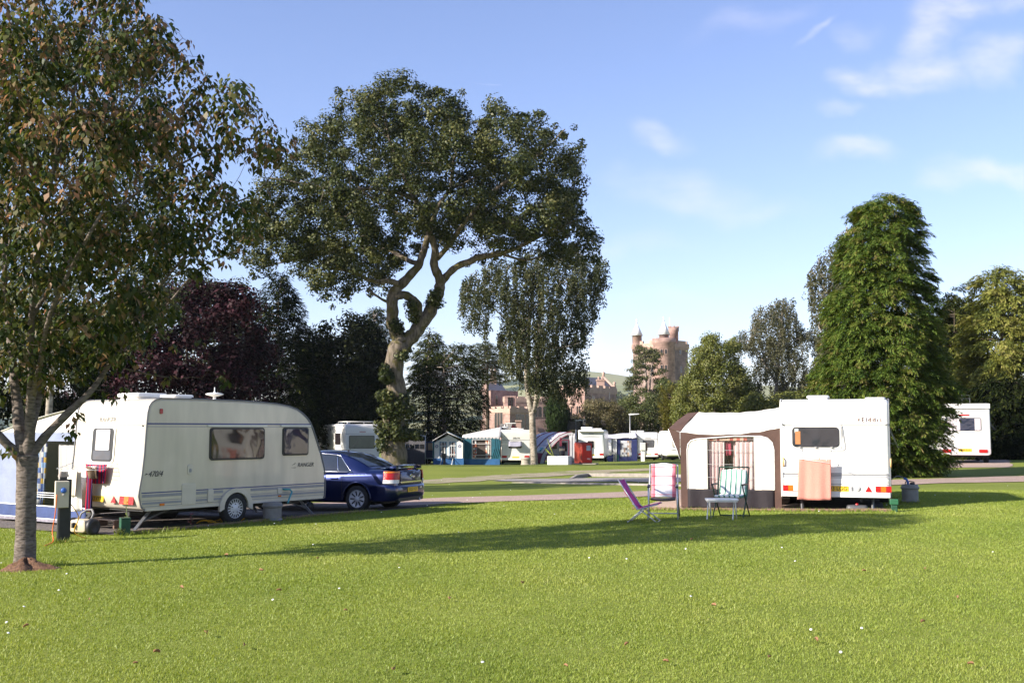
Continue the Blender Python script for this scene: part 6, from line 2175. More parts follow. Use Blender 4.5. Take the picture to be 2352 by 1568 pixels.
def build_elddis():
    prof = [(0.02, 0.30), (4.2, 0.30), (4.4, 0.5), (4.42, 0.9), (4.3, 1.4), (4.1, 1.9), (3.9, 2.15), (3.6, 2.30), (3.0, 2.37), (2.0, 2.40), (0.9, 2.41), (0.20, 2.40), (0.12, 2.38), (0.06, 2.33), (0.03, 2.26), (0.025, 1.88), (0.0, 1.2), (-0.01, 0.85), (-0.02, 0.62), (-0.02, 0.42)]
    v = Van('caravan', 'white touring caravan with the pink towel, attached to the brown and cream awning', 'caravan', ER0, ERZ, prof, EW, M_WHITE, 0.09)
    r = v.root
    A = lambda a: EW - a
    v.trim(M_TRIMGREY, 0.012, [0.0])
    v.trim(M_OFFWHITE, 0.014, [EW])
    def bar(a0, a1, z, h, mat, t, name, x=0.02):
        mb = MB(); mb.prism([(-(a1 - a0) / 2, -h / 2), ((a1 - a0) / 2, -h / 2), ((a1 - a0) / 2, h / 2), (-(a1 - a0) / 2, h / 2)], (x, A((a0 + a1) / 2), z), -Y3, Z3, -X3, -0.03, t)
        return mb.build(name, mat, r)
    bar(0.03, EW - 0.03, 1.865, 0.022, M_OFFWHITE, 0.012, 'seam_rail')
    bar(0.03, EW - 0.03, 1.85, 0.006, M_GREYINK, 0.008, 'seam_line')
    for a in (0.04, EW - 0.04):
        mb = MB(); mb.box((-0.0, A(a), 1.86), (0.03, 0.035, 0.035)); mb.build('clip', M_TRIMGREY, r)
    for z, h, m in ((0.815, 0.014, M_GREYLINE), (0.785, 0.022, M_TRIMGREY), (0.75, 0.02, M_GREYLINE), (0.72, 0.012, M_GREYLINE), (0.655, 0.01, M_GREYINK), (0.625, 0.01, M_GREYINK)):
        bar(0.02, EW - 0.02, z, h, m, 0.017, 'stripe', 0.0)
    bar(0.03, EW - 0.03, 0.585, 0.012, M_GREYINK, 0.026, 'seam_line', 0.0)
    bar(0.02, EW - 0.02, 0.365, 0.10, M_WHITE, 0.045, 'bumper', 0.0)
    fo = slab('window', v.rear(A(0.745), 1.575, -0.012), 1.05, 0.50, 0.07, 0.02, M_OFFWHITE, r, 0.008)
    slab('pane', v.rear(A(0.73), 1.585, -0.012), 0.98, 0.43, 0.08, 0.034, M_PANEGREY2, fo, 0.008)
    mb = MB(); mb.box((-0.03, A(0.36), 1.57), (0.003, 0.11, 0.28)); mb.build('painted_cupboard_reflection', pm('orange_painted_reflection', (0.42, 0.17, 0.06), 0.6), fo)  # thin orange board on the pane paints a cupboard's reflection
    slab('sticker', v.rear(A(0.335), 1.72, 0.026), 0.08, 0.09, 0.004, 0.001, pm('pale_sticker', (0.62, 0.66, 0.60), 0.5, 0.4, 60), fo, 0)
    mb = MB()
    mb.prism([(-0.55, -0.27), (0.52, -0.27), (0.58, -0.22), (0.50, 0.28), (0.48, 0.28), (0.55, -0.21), (0.50, -0.25), (-0.53, -0.25)], (0.01, A(0.78), 1.555), -Y3, Z3, -X3, -0.002, 0.012)
    mb.build('drip_moulding', M_GREYINK, r)
    for a in (0.40, 0.73, 1.06):
        mb = MB(); mb.box((-0.035, A(a), 1.37), (0.02, 0.05, 0.022)); mb.build('catch', M_GREYINK, fo)
    text_mesh('lettering', 'Elddis', 0.14, M_BROWNINK, r, v.rear(A(1.88), 1.955, -0.012), 0.003, 0, 1.25)
    mb = MB(); mb.prism([(-0.02, -0.03), (0.01, -0.01), (0.02, 0.04), (-0.005, 0.02)], (0.012, A(1.62), 1.955), -Y3, Z3, -X3, -0.001, 0.003); mb.build('emblem', M_BROWNINK, r)
    v.cluster(v.rear(A(0.19), 0.49, 0.02), 0.32, 0.125, ('r', 'a', 'c'))
    v.cluster(v.rear(A(2.09), 0.49, 0.02), 0.32, 0.125, ('r', 'a', 'r'))
    v.triangle(v.rear(A(1.79), 0.49, 0.024), 0.14)
    v.plate(v.rear(A(1.12), 0.49, 0.022), 'F293 LGG', 0.53, 0.115, 0.115)
    mb = MB(); mb.lathe([(0.001, 0.006), (0.052, 0.006), (0.052, 0)], (-0.02, A(1.585), 0.49), (-1, 0, 0), 24); s = mb.build('speed_sticker', M_INK, r)
    mb = MB(); mb.lathe([(0.001, 0.008), (0.042, 0.008), (0.042, 0)], (-0.02, A(1.585), 0.49), (-1, 0, 0), 24); mb.build('disc', M_WHITE, s)
    text_mesh('lettering', '50', 0.06, M_INK, s, v.rear(A(1.585), 0.49, 0.0292), 0.0008)
    mb = MB(); mb.box((-0.03, A(1.455), 0.49), (0.02, 0.03, 0.09)); mb.build('plate_lamp', M_TRIMGREY, r)
    for a in (0.05, 2.25):
        mb = MB(); mb.tube([(0.0, A(a), 1.13), (-0.045, A(a), 1.11), (-0.045, A(a), 0.98), (0.0, A(a), 0.95)], 0.018, 8); mb.build('grab_handle', pm('amber_grab_handle', (0.60, 0.36, 0.14), 0.4), r)
    v.vent(0.75, A(0.78), 0.48, 0.6, 0.05, 2.41, 0.035)
    v.vent(0.6, A(1.98), 0.42, 0.45, 0.03, 2.40, 0.01)
    # right wall: window propped open, window strip
    wf = v.window(v.side(1.2, 1.55), 0.9, 0.5, M_BLACKP, M_PANE)
    mb = MB()
    mb.prism([(0.75, 0), (1.65, 0), (1.65, 0.012), (0.75, 0.012)], (0, -0.02, 1.80), X3, Vector((0, -0.4, -0.9)).normalized().cross(X3), Vector((0, -0.36, -0.93)), 0, 0.50)
    mb.build('open_flap', M_PANEGREY, r)
    mb = MB(); mb.tube([(1.62, -0.01, 1.45), (1.62, -0.17, 1.42)], 0.006, 5); mb.build('stay', M_ALU, r)
    mb = MB()
    mb.box((2.2, 0.6, 0.26), (4.0, 0.06, 0.12)); mb.box((2.2, 1.7, 0.26), (4.0, 0.06, 0.12)); mb.box((2.2, EW / 2, 0.29), (4.1, 2.1, 0.02)); mb.box((2.3, EW / 2, 0.28), (0.07, 2.0, 0.07))
    mb.build('chassis', M_UNDER, r)
    v.wheel(2.3, 0.30, 0.1)
    mb = MB(); mb.lathe([(0.2, 0.08), (0.3, 0.07), (0.3, -0.07), (0.2, -0.08)], (2.3, EW - 0.12, 0.3), (0, 1, 0), 20); mb.build('wheel', M_RUBBER, r)
    steady(r, (0.35, A(0.40), 0.27), (0.02, A(0.42), 0.0), 0.028); steady(r, (0.35, A(1.88), 0.27), (0.02, A(1.86), 0.0), 0.028)
    steady(r, (3.9, A(0.40), 0.27), (4.1, A(0.42), 0.0), 0.028); steady(r, (3.9, A(1.88), 0.27), (4.1, A(1.86), 0.0), 0.028)


M_PANEGREY2 = wavy_glass('rear_window_pane', (0.022, 0.025, 0.034), 0.05, 0.08, 2.0, spec=0.6)
build_elddis()
M_PINK = pm('coral_pink_towelling', (0.72, 0.28, 0.215), 0.95, 0.10, 40, 0.5, bscale=120)
mb = MB()
for a in (0.42, 1.02):
    mb.tube([EWp(a, -0.02, 1.34), EWp(a, -0.05, 1.20), EWp(a - 0.02, -0.22, 1.12)], 0.005, 5)
for k in range(4):
    mb.tube([EWp(0.36, -0.10 - 0.05 * k, 1.19 - 0.02 * k), EWp(1.30, -0.10 - 0.05 * k, 1.17 - 0.06 * k)], 0.004, 5)
mb.tube([EWp(1.06, -0.02, 1.32), EWp(1.33, -0.1, 0.92), EWp(1.30, -0.25, 0.92)], 0.004, 5)
b0 = EWp(0.7, -0.15, 1.2); shift_mb(mb, b0)
ob = mb.build('clothes_airer', M_WHITE); ob.location = b0
tag(ob, 'white wire airer hooked under the rear window of the white caravan', 'airer')
for k, a in enumerate((0.47, 0.63, 0.80, 0.95)):
    mb = MB(); mb.box((0, 0, 0.03), (0.012, 0.014, 0.075)); mb.box((0.006, 0.004, 0.035), (0.006, 0.012, 0.07))
    ob = mb.build('clothes_peg', M_WHITE if k % 2 else M_AMBER); ob.location = EWp(a, -0.222, 1.09); ob.rotation_euler = (0, R(6 * (k - 1.5)), -EPH)
    tag(ob, ['amber peg nearest the left edge of the pink towel', 'white peg second from the left on the pink towel', 'amber peg third from the left on the pink towel', 'white peg nearest the right edge of the pink towel'][k], 'peg')
cloth('towel', 'coral pink towel pegged on the rear of the white caravan', 'towel', EWp(0.38, -0.215, 1.12), EX, 0.66, 0.86, M_PINK, 1.4, 0.016, -0.03, 0.012, 1.06, seed=1)

# grey wastewater carrier with a red knob below the white caravan
def build_lowtank():
    p = EWp(1.55, 0.15, 0.0)
    r = thing('waste_carrier', 'low grey waste carrier with a red knob under the white caravan', 'water carrier', p, -EPH)
    mb = MB(); mb.prism(rrect(0.44, 0.40, 0.08), (0, 0, 0), X3, Y3, Z3, 0.02, 0.145, 0.05); sm_build(mb, 'tank', pm('mid_grey_tank', (0.07, 0.07, 0.075), 0.5, 0.2, 8), r, 50)
    mb = MB(); mb.lathe([(0.032, 0.13), (0.032, 0.175), (0.0, 0.185)], (0.0, -0.08, 0), (0, 0, 1), 14); mb.build('knob', M_RED, r)


build_lowtank()


# --- brown and cream awning ---------------------------------------------------------------------
M_BROWNC = pm('brown_awning_canvas', (0.080, 0.042, 0.031), 0.85, 0.18, 5, 0.3)
M_CREAMC = pm('cream_awning_canvas', (0.74, 0.68, 0.56), 0.85, 0.06, 4, 0.25)
M_ROOFC = pm('pale_awning_roof_canvas', (0.80, 0.76, 0.68), 0.8, 0.04, 3, 0.25)
M_DARKMUD = pm('dark_brown_mudwall', (0.013, 0.008, 0.011), 0.75, 0.3, 4, 0.3)
M_PINKCURTAIN = stripe_mat('pink_curtain', [(0.4, (0.80, 0.60, 0.54)), (0.25, (0.85, 0.76, 0.70)), (0.35, (0.78, 0.54, 0.49))], 0.12, 0)
M_VALANCE = patch_mat('valance_print', [(0.72, 0.50, 0.34), (0.55, 0.14, 0.09), (0.72, 0.50, 0.34), (0.12, 0.09, 0.08), (0.72, 0.50, 0.34), (0.45, 0.10, 0.07)], 0.075, 0.5)


def build_brown_awning():
    r = thing('awning', 'brown and cream caravan awning with pink curtained window', 'awning', EL0, -EPH)
    y0 = 0.22                                          # plane of the near wall, local: X right, Y forward
    o, u, n = Vector((0, y0, 0)), X3, -Y3
    L = -2.22
    # cream wall round the window opening
    wx0, wx1, wz0, wz1 = -1.62, -0.60, 0.42, 1.58
    mb = MB(); wall_rects(mb, [(-2.12, wx0, 0.42, 1.64), (wx1, -0.10, 0.42, 1.66), (wx0, wx1, wz1, 1.64)], o, u, 0, 0.010, n); mb.build('end_wall', M_CREAMC, r)
    # brown border: pillars, arch corners, top band
    arch = [(-2.07, 0.42), (-2.07, 1.30), (-2.05, 1.42), (-1.98, 1.50), (-1.86, 1.535), (-1.0, 1.60), (-0.45, 1.60), (-0.30, 1.56), (-0.20, 1.46), (-0.165, 1.30), (-0.165, 0.42)]
    top = [(-2.22, 0.42), (-2.22, 1.69), (-1.62, 1.63), (-1.0, 1.64), (-0.45, 1.70), (-0.02, 1.79), (-0.02, 0.42)]
    pieces = [[(-2.22, 0.0), (-2.07, 0.0), (-2.07, 1.30), (-2.22, 1.69)], [(-2.22, 1.69), (-2.07, 1.30), (-2.05, 1.42), (-1.98, 1.50), (-1.86, 1.535), (-1.62, 1.63)],
              [(-1.86, 1.535), (-1.0, 1.585), (-1.0, 1.64), (-1.62, 1.63)], [(-1.0, 1.585), (-0.45, 1.60), (-0.45, 1.70), (-1.0, 1.64)],
              [(-0.45, 1.60), (-0.30, 1.56), (-0.20, 1.46), (-0.165, 1.30), (-0.02, 1.79), (-0.45, 1.70)], [(-0.165, 0.0), (-0.02, 0.0), (-0.02, 1.79), (-0.165, 1.30)]]
    mb = MB()
    for pc in pieces:
        mb.prism(pc, o, u, Z3, n, 0.002, 0.016)
    mb.build('border', M_BROWNC, r)
    mb = MB(); mb.tube([o + u * a + Z3 * z + n * 0.018 for a, z in arch], 0.011, 6); mb.build('piping', M_PIPING, r)
    mb = MB(); mb.sheet(ripple_wall(o + n * 0.012, u, n, -2.07, -0.165, 0.0, 0.425, 0.015, 0.42), 0.006); mb.build('mudwall', M_DARKMUD, r)
    # window: clear sheet, bars, valance, curtains behind
    mb = MB(); wall_rects(mb, [(wx0, wx1, wz0, wz1)], o, u, 0.003, 0.006, n); w = mb.build('window', M_CLEAR, r)
    mb = MB(); wall_rects(mb, [(wx0, wx1, z, z + 0.010) for z in (1.28, 0.97, 0.68)] + [(wx0 - 0.01, wx0 + 0.004, wz0, wz1), (wx1 - 0.004, wx1 + 0.01, wz0, wz1), (wx0 + 0.20, wx0 + 0.207, wz0, wz1), (wx1 - 0.24, wx1 - 0.233, wz0, wz1)], o, u, 0.010, 0.014, n)
    mb.build('glazing_bar', M_GREYINK, w)
    mb = MB(); wall_rects(mb, [(wx0, wx1, 1.50, 1.575)], o - n * 0.03, u, 0, 0.006, n); mb.build('valance', M_VALANCE, r)
    for a, ww, tp, s in ((wx0 + 0.01, 0.36, 0.9, 1), (wx1 - 0.40, 0.42, 0.95, 2)):
        cloth('curtain', None, None, o - n * 0.07 + u * a + Z3 * 1.52, u, ww, 1.12, M_PINKCURTAIN, 4, 0.025, 0, 0.004, tp, parent=r, nrm=n, seed=s)
    cloth('inner_curtain', None, None, o - n * 0.22 + u * (wx0 + 0.36) + Z3 * 1.5, u, 0.14, 0.9, M_BROWNC, 2, 0.02, 0, 0.004, 1, parent=r, nrm=n, seed=6)
    cloth('hanging_garment', None, None, o - n * 0.16 + u * (wx0 + 0.56) + Z3 * 1.48, u, 0.26, 0.66, M_PINKCURTAIN, 3, 0.03, 0, 0.004, 1.1, parent=r, nrm=n, seed=7)
    cloth('hanging_garment', None, None, o - n * 0.12 + u * (wx0 + 0.34) + Z3 * 1.48, u, 0.18, 0.30, pm('red_garment', (0.45, 0.06, 0.10), 0.9), 2, 0.02, 0, 0.004, 1, parent=r, nrm=n, seed=9)
    # sloping hipped roof: from the wall top back to the ridge, then along
    e0 = [(-2.22, 1.69), (-1.62, 1.63), (-1.0, 1.64), (-0.45, 1.70), (-0.02, 1.79)]
    ridge = [(-1.93, 2.145), (-1.5, 2.155), (-1.0, 2.165), (-0.5, 2.20), (-0.02, 2.26)]
    def lerp_path(path, t):
        k = t * (len(path) - 1); i = min(int(k), len(path) - 2); f = k - i
        return path[i][0] + (path[i + 1][0] - path[i][0]) * f, path[i][1] + (path[i + 1][1] - path[i][1]) * f
    g = []
    for j in range(9):
        s = j / 8
        row = []
        for i in range(25):
            a0, z0 = lerp_path(e0, i / 24); a1, z1 = lerp_path(ridge, i / 24)
            bulge = 0.05 * math.sin(PI * s) * (0.6 + 0.4 * math.sin(i * 0.5))
            sag = -0.03 * math.sin(PI * i / 24) * s
            row.append(Vector((a0 + (a1 - a0) * s, y0 - 0.02 + 0.95 * s, z0 + (z1 - z0) * s + bulge + sag + 0.006 * math.sin(i * 1.3 + j))))
        g.append(row)
    for j in range(1, 6):
        g.append([Vector((p.x, p.y + 0.5 * j, p.z)) for p in g[8]])
    mb = MB(); mb.sheet(g, 0.006); mb.build('roof', M_ROOFC, r)
    # brown canopy over the front edge
    tip, tip2 = Vector((-2.50, y0 + 0.10, 1.775)), Vector((-2.50, y0 + 2.6, 1.775))
    A0, B0 = Vector((-2.22, y0 - 0.03, 1.70)), Vector((-1.93, y0 + 0.93, 2.155))
    C0 = Vector((-2.20, y0 + 1.0, 2.13))
    g = [[tip, A0 + Vector((-0.0, 0, 0.0))], [tip.lerp(C0, 0.5) + Vector((0, 0, .02)), A0.lerp(B0, 0.5) + Vector((0, 0, .05))], [C0, B0], [C0 + Vector((0, 2.4, 0)), B0 + Vector((0, 2.4, 0))]]
    mb = MB(); mb.sheet(g, 0.006, smooth=False); mb.sheet([[tip, C0], [tip2, C0 + Vector((0, 1.6, 0))]], 0.006, smooth=False)
    mb.build('canopy', M_BROWNC, r)
    mb = MB(); mb.prism([(-2.49, 1.765), (-2.235, 1.69), (-2.235, 1.10), (-2.30, 1.28)], o, u, Z3, n, -0.01, 0.004); mb.build('canopy_side', M_BROWNC, r)
    mb = MB(); mb.tube([tip + Vector((-.005, -.02, -.015)), Vector((-2.30, y0 - 0.02, 1.28)), Vector((-2.235, y0 - 0.02, 1.08))], 0.009, 5); mb.build('piping', M_PIPING, r)
    # front and far walls close the room
    mb = MB(); mb.box((-2.20, y0 + 1.6, 0.85), (0.02, 3.1, 1.7)); mb.build('front_wall', M_CREAMC, r)
    mb = MB(); mb.box((-1.1, y0 + 3.2, 0.9), (2.2, 0.02, 1.8)); mb.build('end_wall', M_CREAMC, r)
    # pegged guy at the corner
    mb = MB(); mb.tube([(-2.20, y0 - 0.03, 0.04), (-2.28, y0 - 0.25, 0.0)], 0.006, 5); mb.build('peg', M_ALU, r)


build_brown_awning()

# --- chairs and table on the lawn ------------------------------------------------------------------
M_PLAID = stripe_mat('pink_white_plaid', [(0.15, (0.66, 0.20, 0.24)), (0.70, (0.82, 0.76, 0.74)), (0.15, (0.66, 0.20, 0.24))], 0.46, 0, cross=(2, 0.17, [(0.90, (1, 1, 1)), (0.10, (0.85, 0.35, 0.40))]), off=0.23)
M_MAGENTA = pm('magenta_canvas', (0.60, 0.04, 0.25), 0.85, 0.15, 14, 0.3)
M_GREENSTRIPE = stripe_mat('green_white_stripes', [(0.16, (0.10, 0.25, 0.19)), (0.34, (0.80, 0.78, 0.72)), (0.16, (0.10, 0.25, 0.19)), (0.34, (0.80, 0.78, 0.72))], 0.20, 0, off=0.265)
M_ALUMAT = pm('silver_chair_tube', (0.60, 0.60, 0.61), 0.4, 0.1, 20, metal=0.6)
M_DARKSEAT = pm('dark_grey_mesh_fabric', (0.11, 0.09, 0.08), 0.8, 0.2, 20)
M_WHITEP = pm('white_table_plastic', (0.74, 0.73, 0.70), 0.45, 0.05, 8)


def chair_plaid():
    p = on_ground(1522, 20.8)
    r = thing('camping_chair', 'high backed camping chair in pink and white plaid with grey seat', 'chair', p, R(-10))
    g = []
    for j in range(13):
        t = j / 12
        z = 0.40 + 0.62 * t; y = 0.10 + 0.26 * t + 0.03 * math.sin(t * 5)
        g.append([(-0.23 + 0.46 * i / 10, y + 0.035 * math.cos((i / 10 - 0.5) * PI) - 0.02, z + (0.012 * math.cos((i / 10 - 0.5) * 2 * PI) if j == 12 else 0)) for i in range(11)])
    mb = MB(); mb.sheet(g, 0.022); mb.build('backrest', M_PLAID, r)
    g = [[(-0.23 + 0.46 * i / 8, -0.36 + 0.46 * j / 6, 0.40 - 0.03 * math.sin(PI * j / 6) - 0.02 * math.sin(PI * i / 8)) for i in range(9)] for j in range(7)]
    mb = MB(); mb.sheet(g, 0.02); mb.build('seat', M_DARKSEAT, r)
    for s in (-1, 1):
        x = s * 0.265
        mb = MB(); mb.tube([(x, 0.40, 1.0), (x, 0.10, 0.40)], 0.013, 8); mb.build('back_tube', M_ALUMAT, r)
        mb = MB(); mb.tube([(x, -0.30, 0.60), (x, -0.27, 0.30), (x * 1.05, -0.32, 0.0)], 0.015, 8); mb.build('leg', M_ALUMAT, r)
        mb = MB(); mb.tube([(x * 1.03, -0.14, 0.60), (x * 1.05, 0.12, 0.28), (x * 1.1, 0.34, 0.0)], 0.015, 8); mb.build('leg', M_GREYTUB, r)
        g = [[(x - s * 0.005 + 0.028 * math.cos(a), -0.36 + 0.46 * k / 6, 0.605 + 0.03 * math.sin(k / 6 * PI) + 0.018 * math.sin(a)) for a in [2 * PI * q / 8 for q in range(9)]] for k in range(7)]
        mb = MB(); mb.sheet(g); mb.build('armrest', M_GREYTUB, r)
    mb = MB(); mb.tube([(-0.27, -0.31, 0.12), (0.27, -0.31, 0.12)], 0.011, 8); mb.tube([(-0.25, 0.41, 1.0), (0.25, 0.41, 1.0)], 0.013, 8); mb.build('stretcher', M_ALUMAT, r)


def chair_magenta():
    p = on_ground(1470, 20.1)
    r = thing('low_chair', 'low magenta canvas chair seen from the side with crossed silver legs', 'chair', p, R(74))
    # local: faces -Y
    back = [(0.36, 0.76), (0.24, 0.52), (0.10, 0.33), (0.02, 0.245)]
    seat = [(0.02, 0.245), (-0.12, 0.28), (-0.27, 0.315), (-0.34, 0.34)]
    for nm, path in (('backrest', back), ('seat', seat)):
        g = [[(-0.25 + 0.5 * i / 8, y + (0.0), z - 0.02 * math.sin(PI * i / 8)) for i in range(9)] for (y, z) in path]
        mb = MB(); mb.sheet(g, 0.012); mb.build(nm, M_MAGENTA, r)
    for s in (-1, 1):
        x = s * 0.26
        mb = MB(); mb.tube([(x, 0.37, 0.77), (x, 0.02, 0.235), (x, -0.35, 0.335)], 0.012, 8); mb.build('side_tube', M_ALUMAT, r)
        mb = MB(); mb.tube([(x * 0.94, 0.20, 0.0), (x * 0.94, -0.10, 0.27)], 0.011, 8); mb.build('leg', M_ALUMAT, r)
        mb = MB(); mb.tube([(x * 0.88, -0.33, 0.0), (x * 0.88, 0.12, 0.34)], 0.011, 8); mb.build('leg', M_ALUMAT, r)
    mb = MB(); mb.tube([(-0.24, 0.20, 0.012), (0.24, 0.20, 0.012)], 0.011, 8); mb.tube([(-0.23, -0.33, 0.012), (0.23, -0.33, 0.012)], 0.011, 8); mb.build('stretcher', M_ALUMAT, r)


def chair_green():
    p = on_ground(1676, 21.3)
    r = thing('camping_chair', 'green and white striped padded chair behind the small white table', 'chair', p, R(-24))
    g = []
    for j in range(13):
        t = j / 12
        z = 0.40 + 0.52 * t; y = 0.14 + 0.20 * t
        hw = 0.265 * (1 - 0.25 * max(0, t - 0.8) ** 1.0 * 2)
        g.append([(-hw + 2 * hw * i / 12, y + 0.02 * math.cos((i / 12 - 0.5) * PI), z + (-0.02 * abs(i / 12 - 0.5) * 2 if j == 12 else 0)) for i in range(13)])
    mb = MB(); mb.sheet(g, 0.045); mb.build('backrest', M_GREENSTRIPE, r, 0.015)
    g = [[(-0.25 + 0.5 * i / 8, -0.34 + 0.50 * j / 6, 0.44 - 0.02 * math.sin(PI * j / 6)) for i in range(9)] for j in range(7)]
    mb = MB(); mb.sheet(g, 0.045); mb.build('seat', M_GREENSTRIPE, r, 0.015)
    M_DG = pm('dark_green_tube', (0.012, 0.045, 0.03), 0.4, 0.2, 20)
    for s in (-1, 1):
        x = s * 0.29
        mb = MB(); mb.tube([(x, 0.36, 0.95), (x, 0.12, 0.42), (x, -0.30, 0.0)], 0.013, 8); mb.build('leg', M_DG, r)
        mb = MB(); mb.tube([(x, -0.28, 0.62), (x, -0.10, 0.42), (x, 0.34, 0.0)], 0.013, 8); mb.build('leg', M_DG, r)
        mb = MB(); mb.box((x, -0.08, 0.635), (0.05, 0.44, 0.03)); mb.build('armrest', M_BLACKP, r, 0.01)
    mb = MB(); mb.tube([(-0.29, 0.36, 0.95), (0.29, 0.36, 0.95)], 0.013, 8); mb.tube([(-0.29, 0.33, 0.01), (0.29, 0.33, 0.01)], 0.012, 8); mb.build('stretcher', M_DG, r)


def small_table():
    p = on_ground(1655, 20.45)
    r = thing('folding_table', 'small white folding table with crossed legs in front of the striped chair', 'table', p, R(-6))
    mb = MB(); mb.prism(rrect(0.60, 0.36, 0.04), (0, 0, 0.36), X3, Y3, Z3, 0, 0.028, 0.008); mb.prism(rrect(0.56, 0.32, 0.03), (0, 0, 0.335), X3, Y3, Z3, 0, 0.024); mb.build('tabletop', M_WHITEP, r)
    for s in (-1, 1):
        x = s * 0.235
        mb = MB(); mb.tube([(x - 0.05, -0.15, 0.0), (x, 0.14, 0.345)], 0.012, 8); mb.build('leg', M_WHITEP, r)
        mb = MB(); mb.tube([(x + 0.05, 0.15, 0.0), (x, -0.14, 0.345)], 0.012, 8); mb.build('leg', M_WHITEP, r)


chair_plaid(); chair_magenta(); chair_green(); small_table()

# ------------------------------------------------------------------ cars
def car_paint(name, col, flake=0.6, rough=0.3):
    m, nt, b = newmat(name)
    t = nt.nodes.new('ShaderNodeTexCoord')
    n = nt.nodes.new('ShaderNodeTexNoise'); n.inputs['Scale'].default_value = 900; n.inputs['Detail'].default_value = 2
    lk(nt, t.outputs['Object'], n.inputs['Vector'])
    cr = nt.nodes.new('ShaderNodeValToRGB')
    cr.color_ramp.elements[0].color = (*[c * 0.75 for c in col], 1)
    cr.color_ramp.elements[1].color = (*[min(1, c * 1.3) for c in col], 1)
    lk(nt, n.outputs['Fac'], cr.inputs['Fac']); lk(nt, cr.outputs[0], b.inputs['Base Color'])
    b.inputs['Metallic'].default_value = flake
    b.inputs['Roughness'].default_value = rough
    b.inputs['Coat Weight'].default_value = 1.0
    b.inputs['Coat Roughness'].default_value = 0.02
    return m


M_CARBLUE = car_paint('metallic_blue_paint', (0.0012, 0.008, 0.065), 0.6, 0.28)
M_CARRED = car_paint('red_paint', (0.45, 0.012, 0.015), 0.1, 0.4)
M_CARDARK = car_paint('dark_navy_paint', (0.012, 0.012, 0.045), 0.3, 0.35)
M_GLASS = wavy_glass('car_glass', (0.016, 0.022, 0.030), 0.02, 0.04, 1.5, spec=0.9)
M_CHROME = pm('chrome', (0.75, 0.75, 0.76), 0.12, 0.05, 20, metal=1.0)


def cr_interp(xs, ys, x):
    """smooth interpolation of a table"""
    i = int(np.clip(np.searchsorted(xs, x) - 1, 0, len(xs) - 2))
    t = (x - xs[i]) / (xs[i + 1] - xs[i])
    def tan(k):
        if k == 0: return (ys[1] - ys[0]) / (xs[1] - xs[0])
        if k == len(xs) - 1: return (ys[-1] - ys[-2]) / (xs[-1] - xs[-2])
        return (ys[k + 1] - ys[k - 1]) / (xs[k + 1] - xs[k - 1])
    h = xs[i + 1] - xs[i]
    m0, m1 = tan(i) * h, tan(i + 1) * h
    return (2 * t ** 3 - 3 * t ** 2 + 1) * ys[i] + (t ** 3 - 2 * t ** 2 + t) * m0 + (-2 * t ** 3 + 3 * t ** 2) * ys[i + 1] + (t ** 3 - t ** 2) * m1


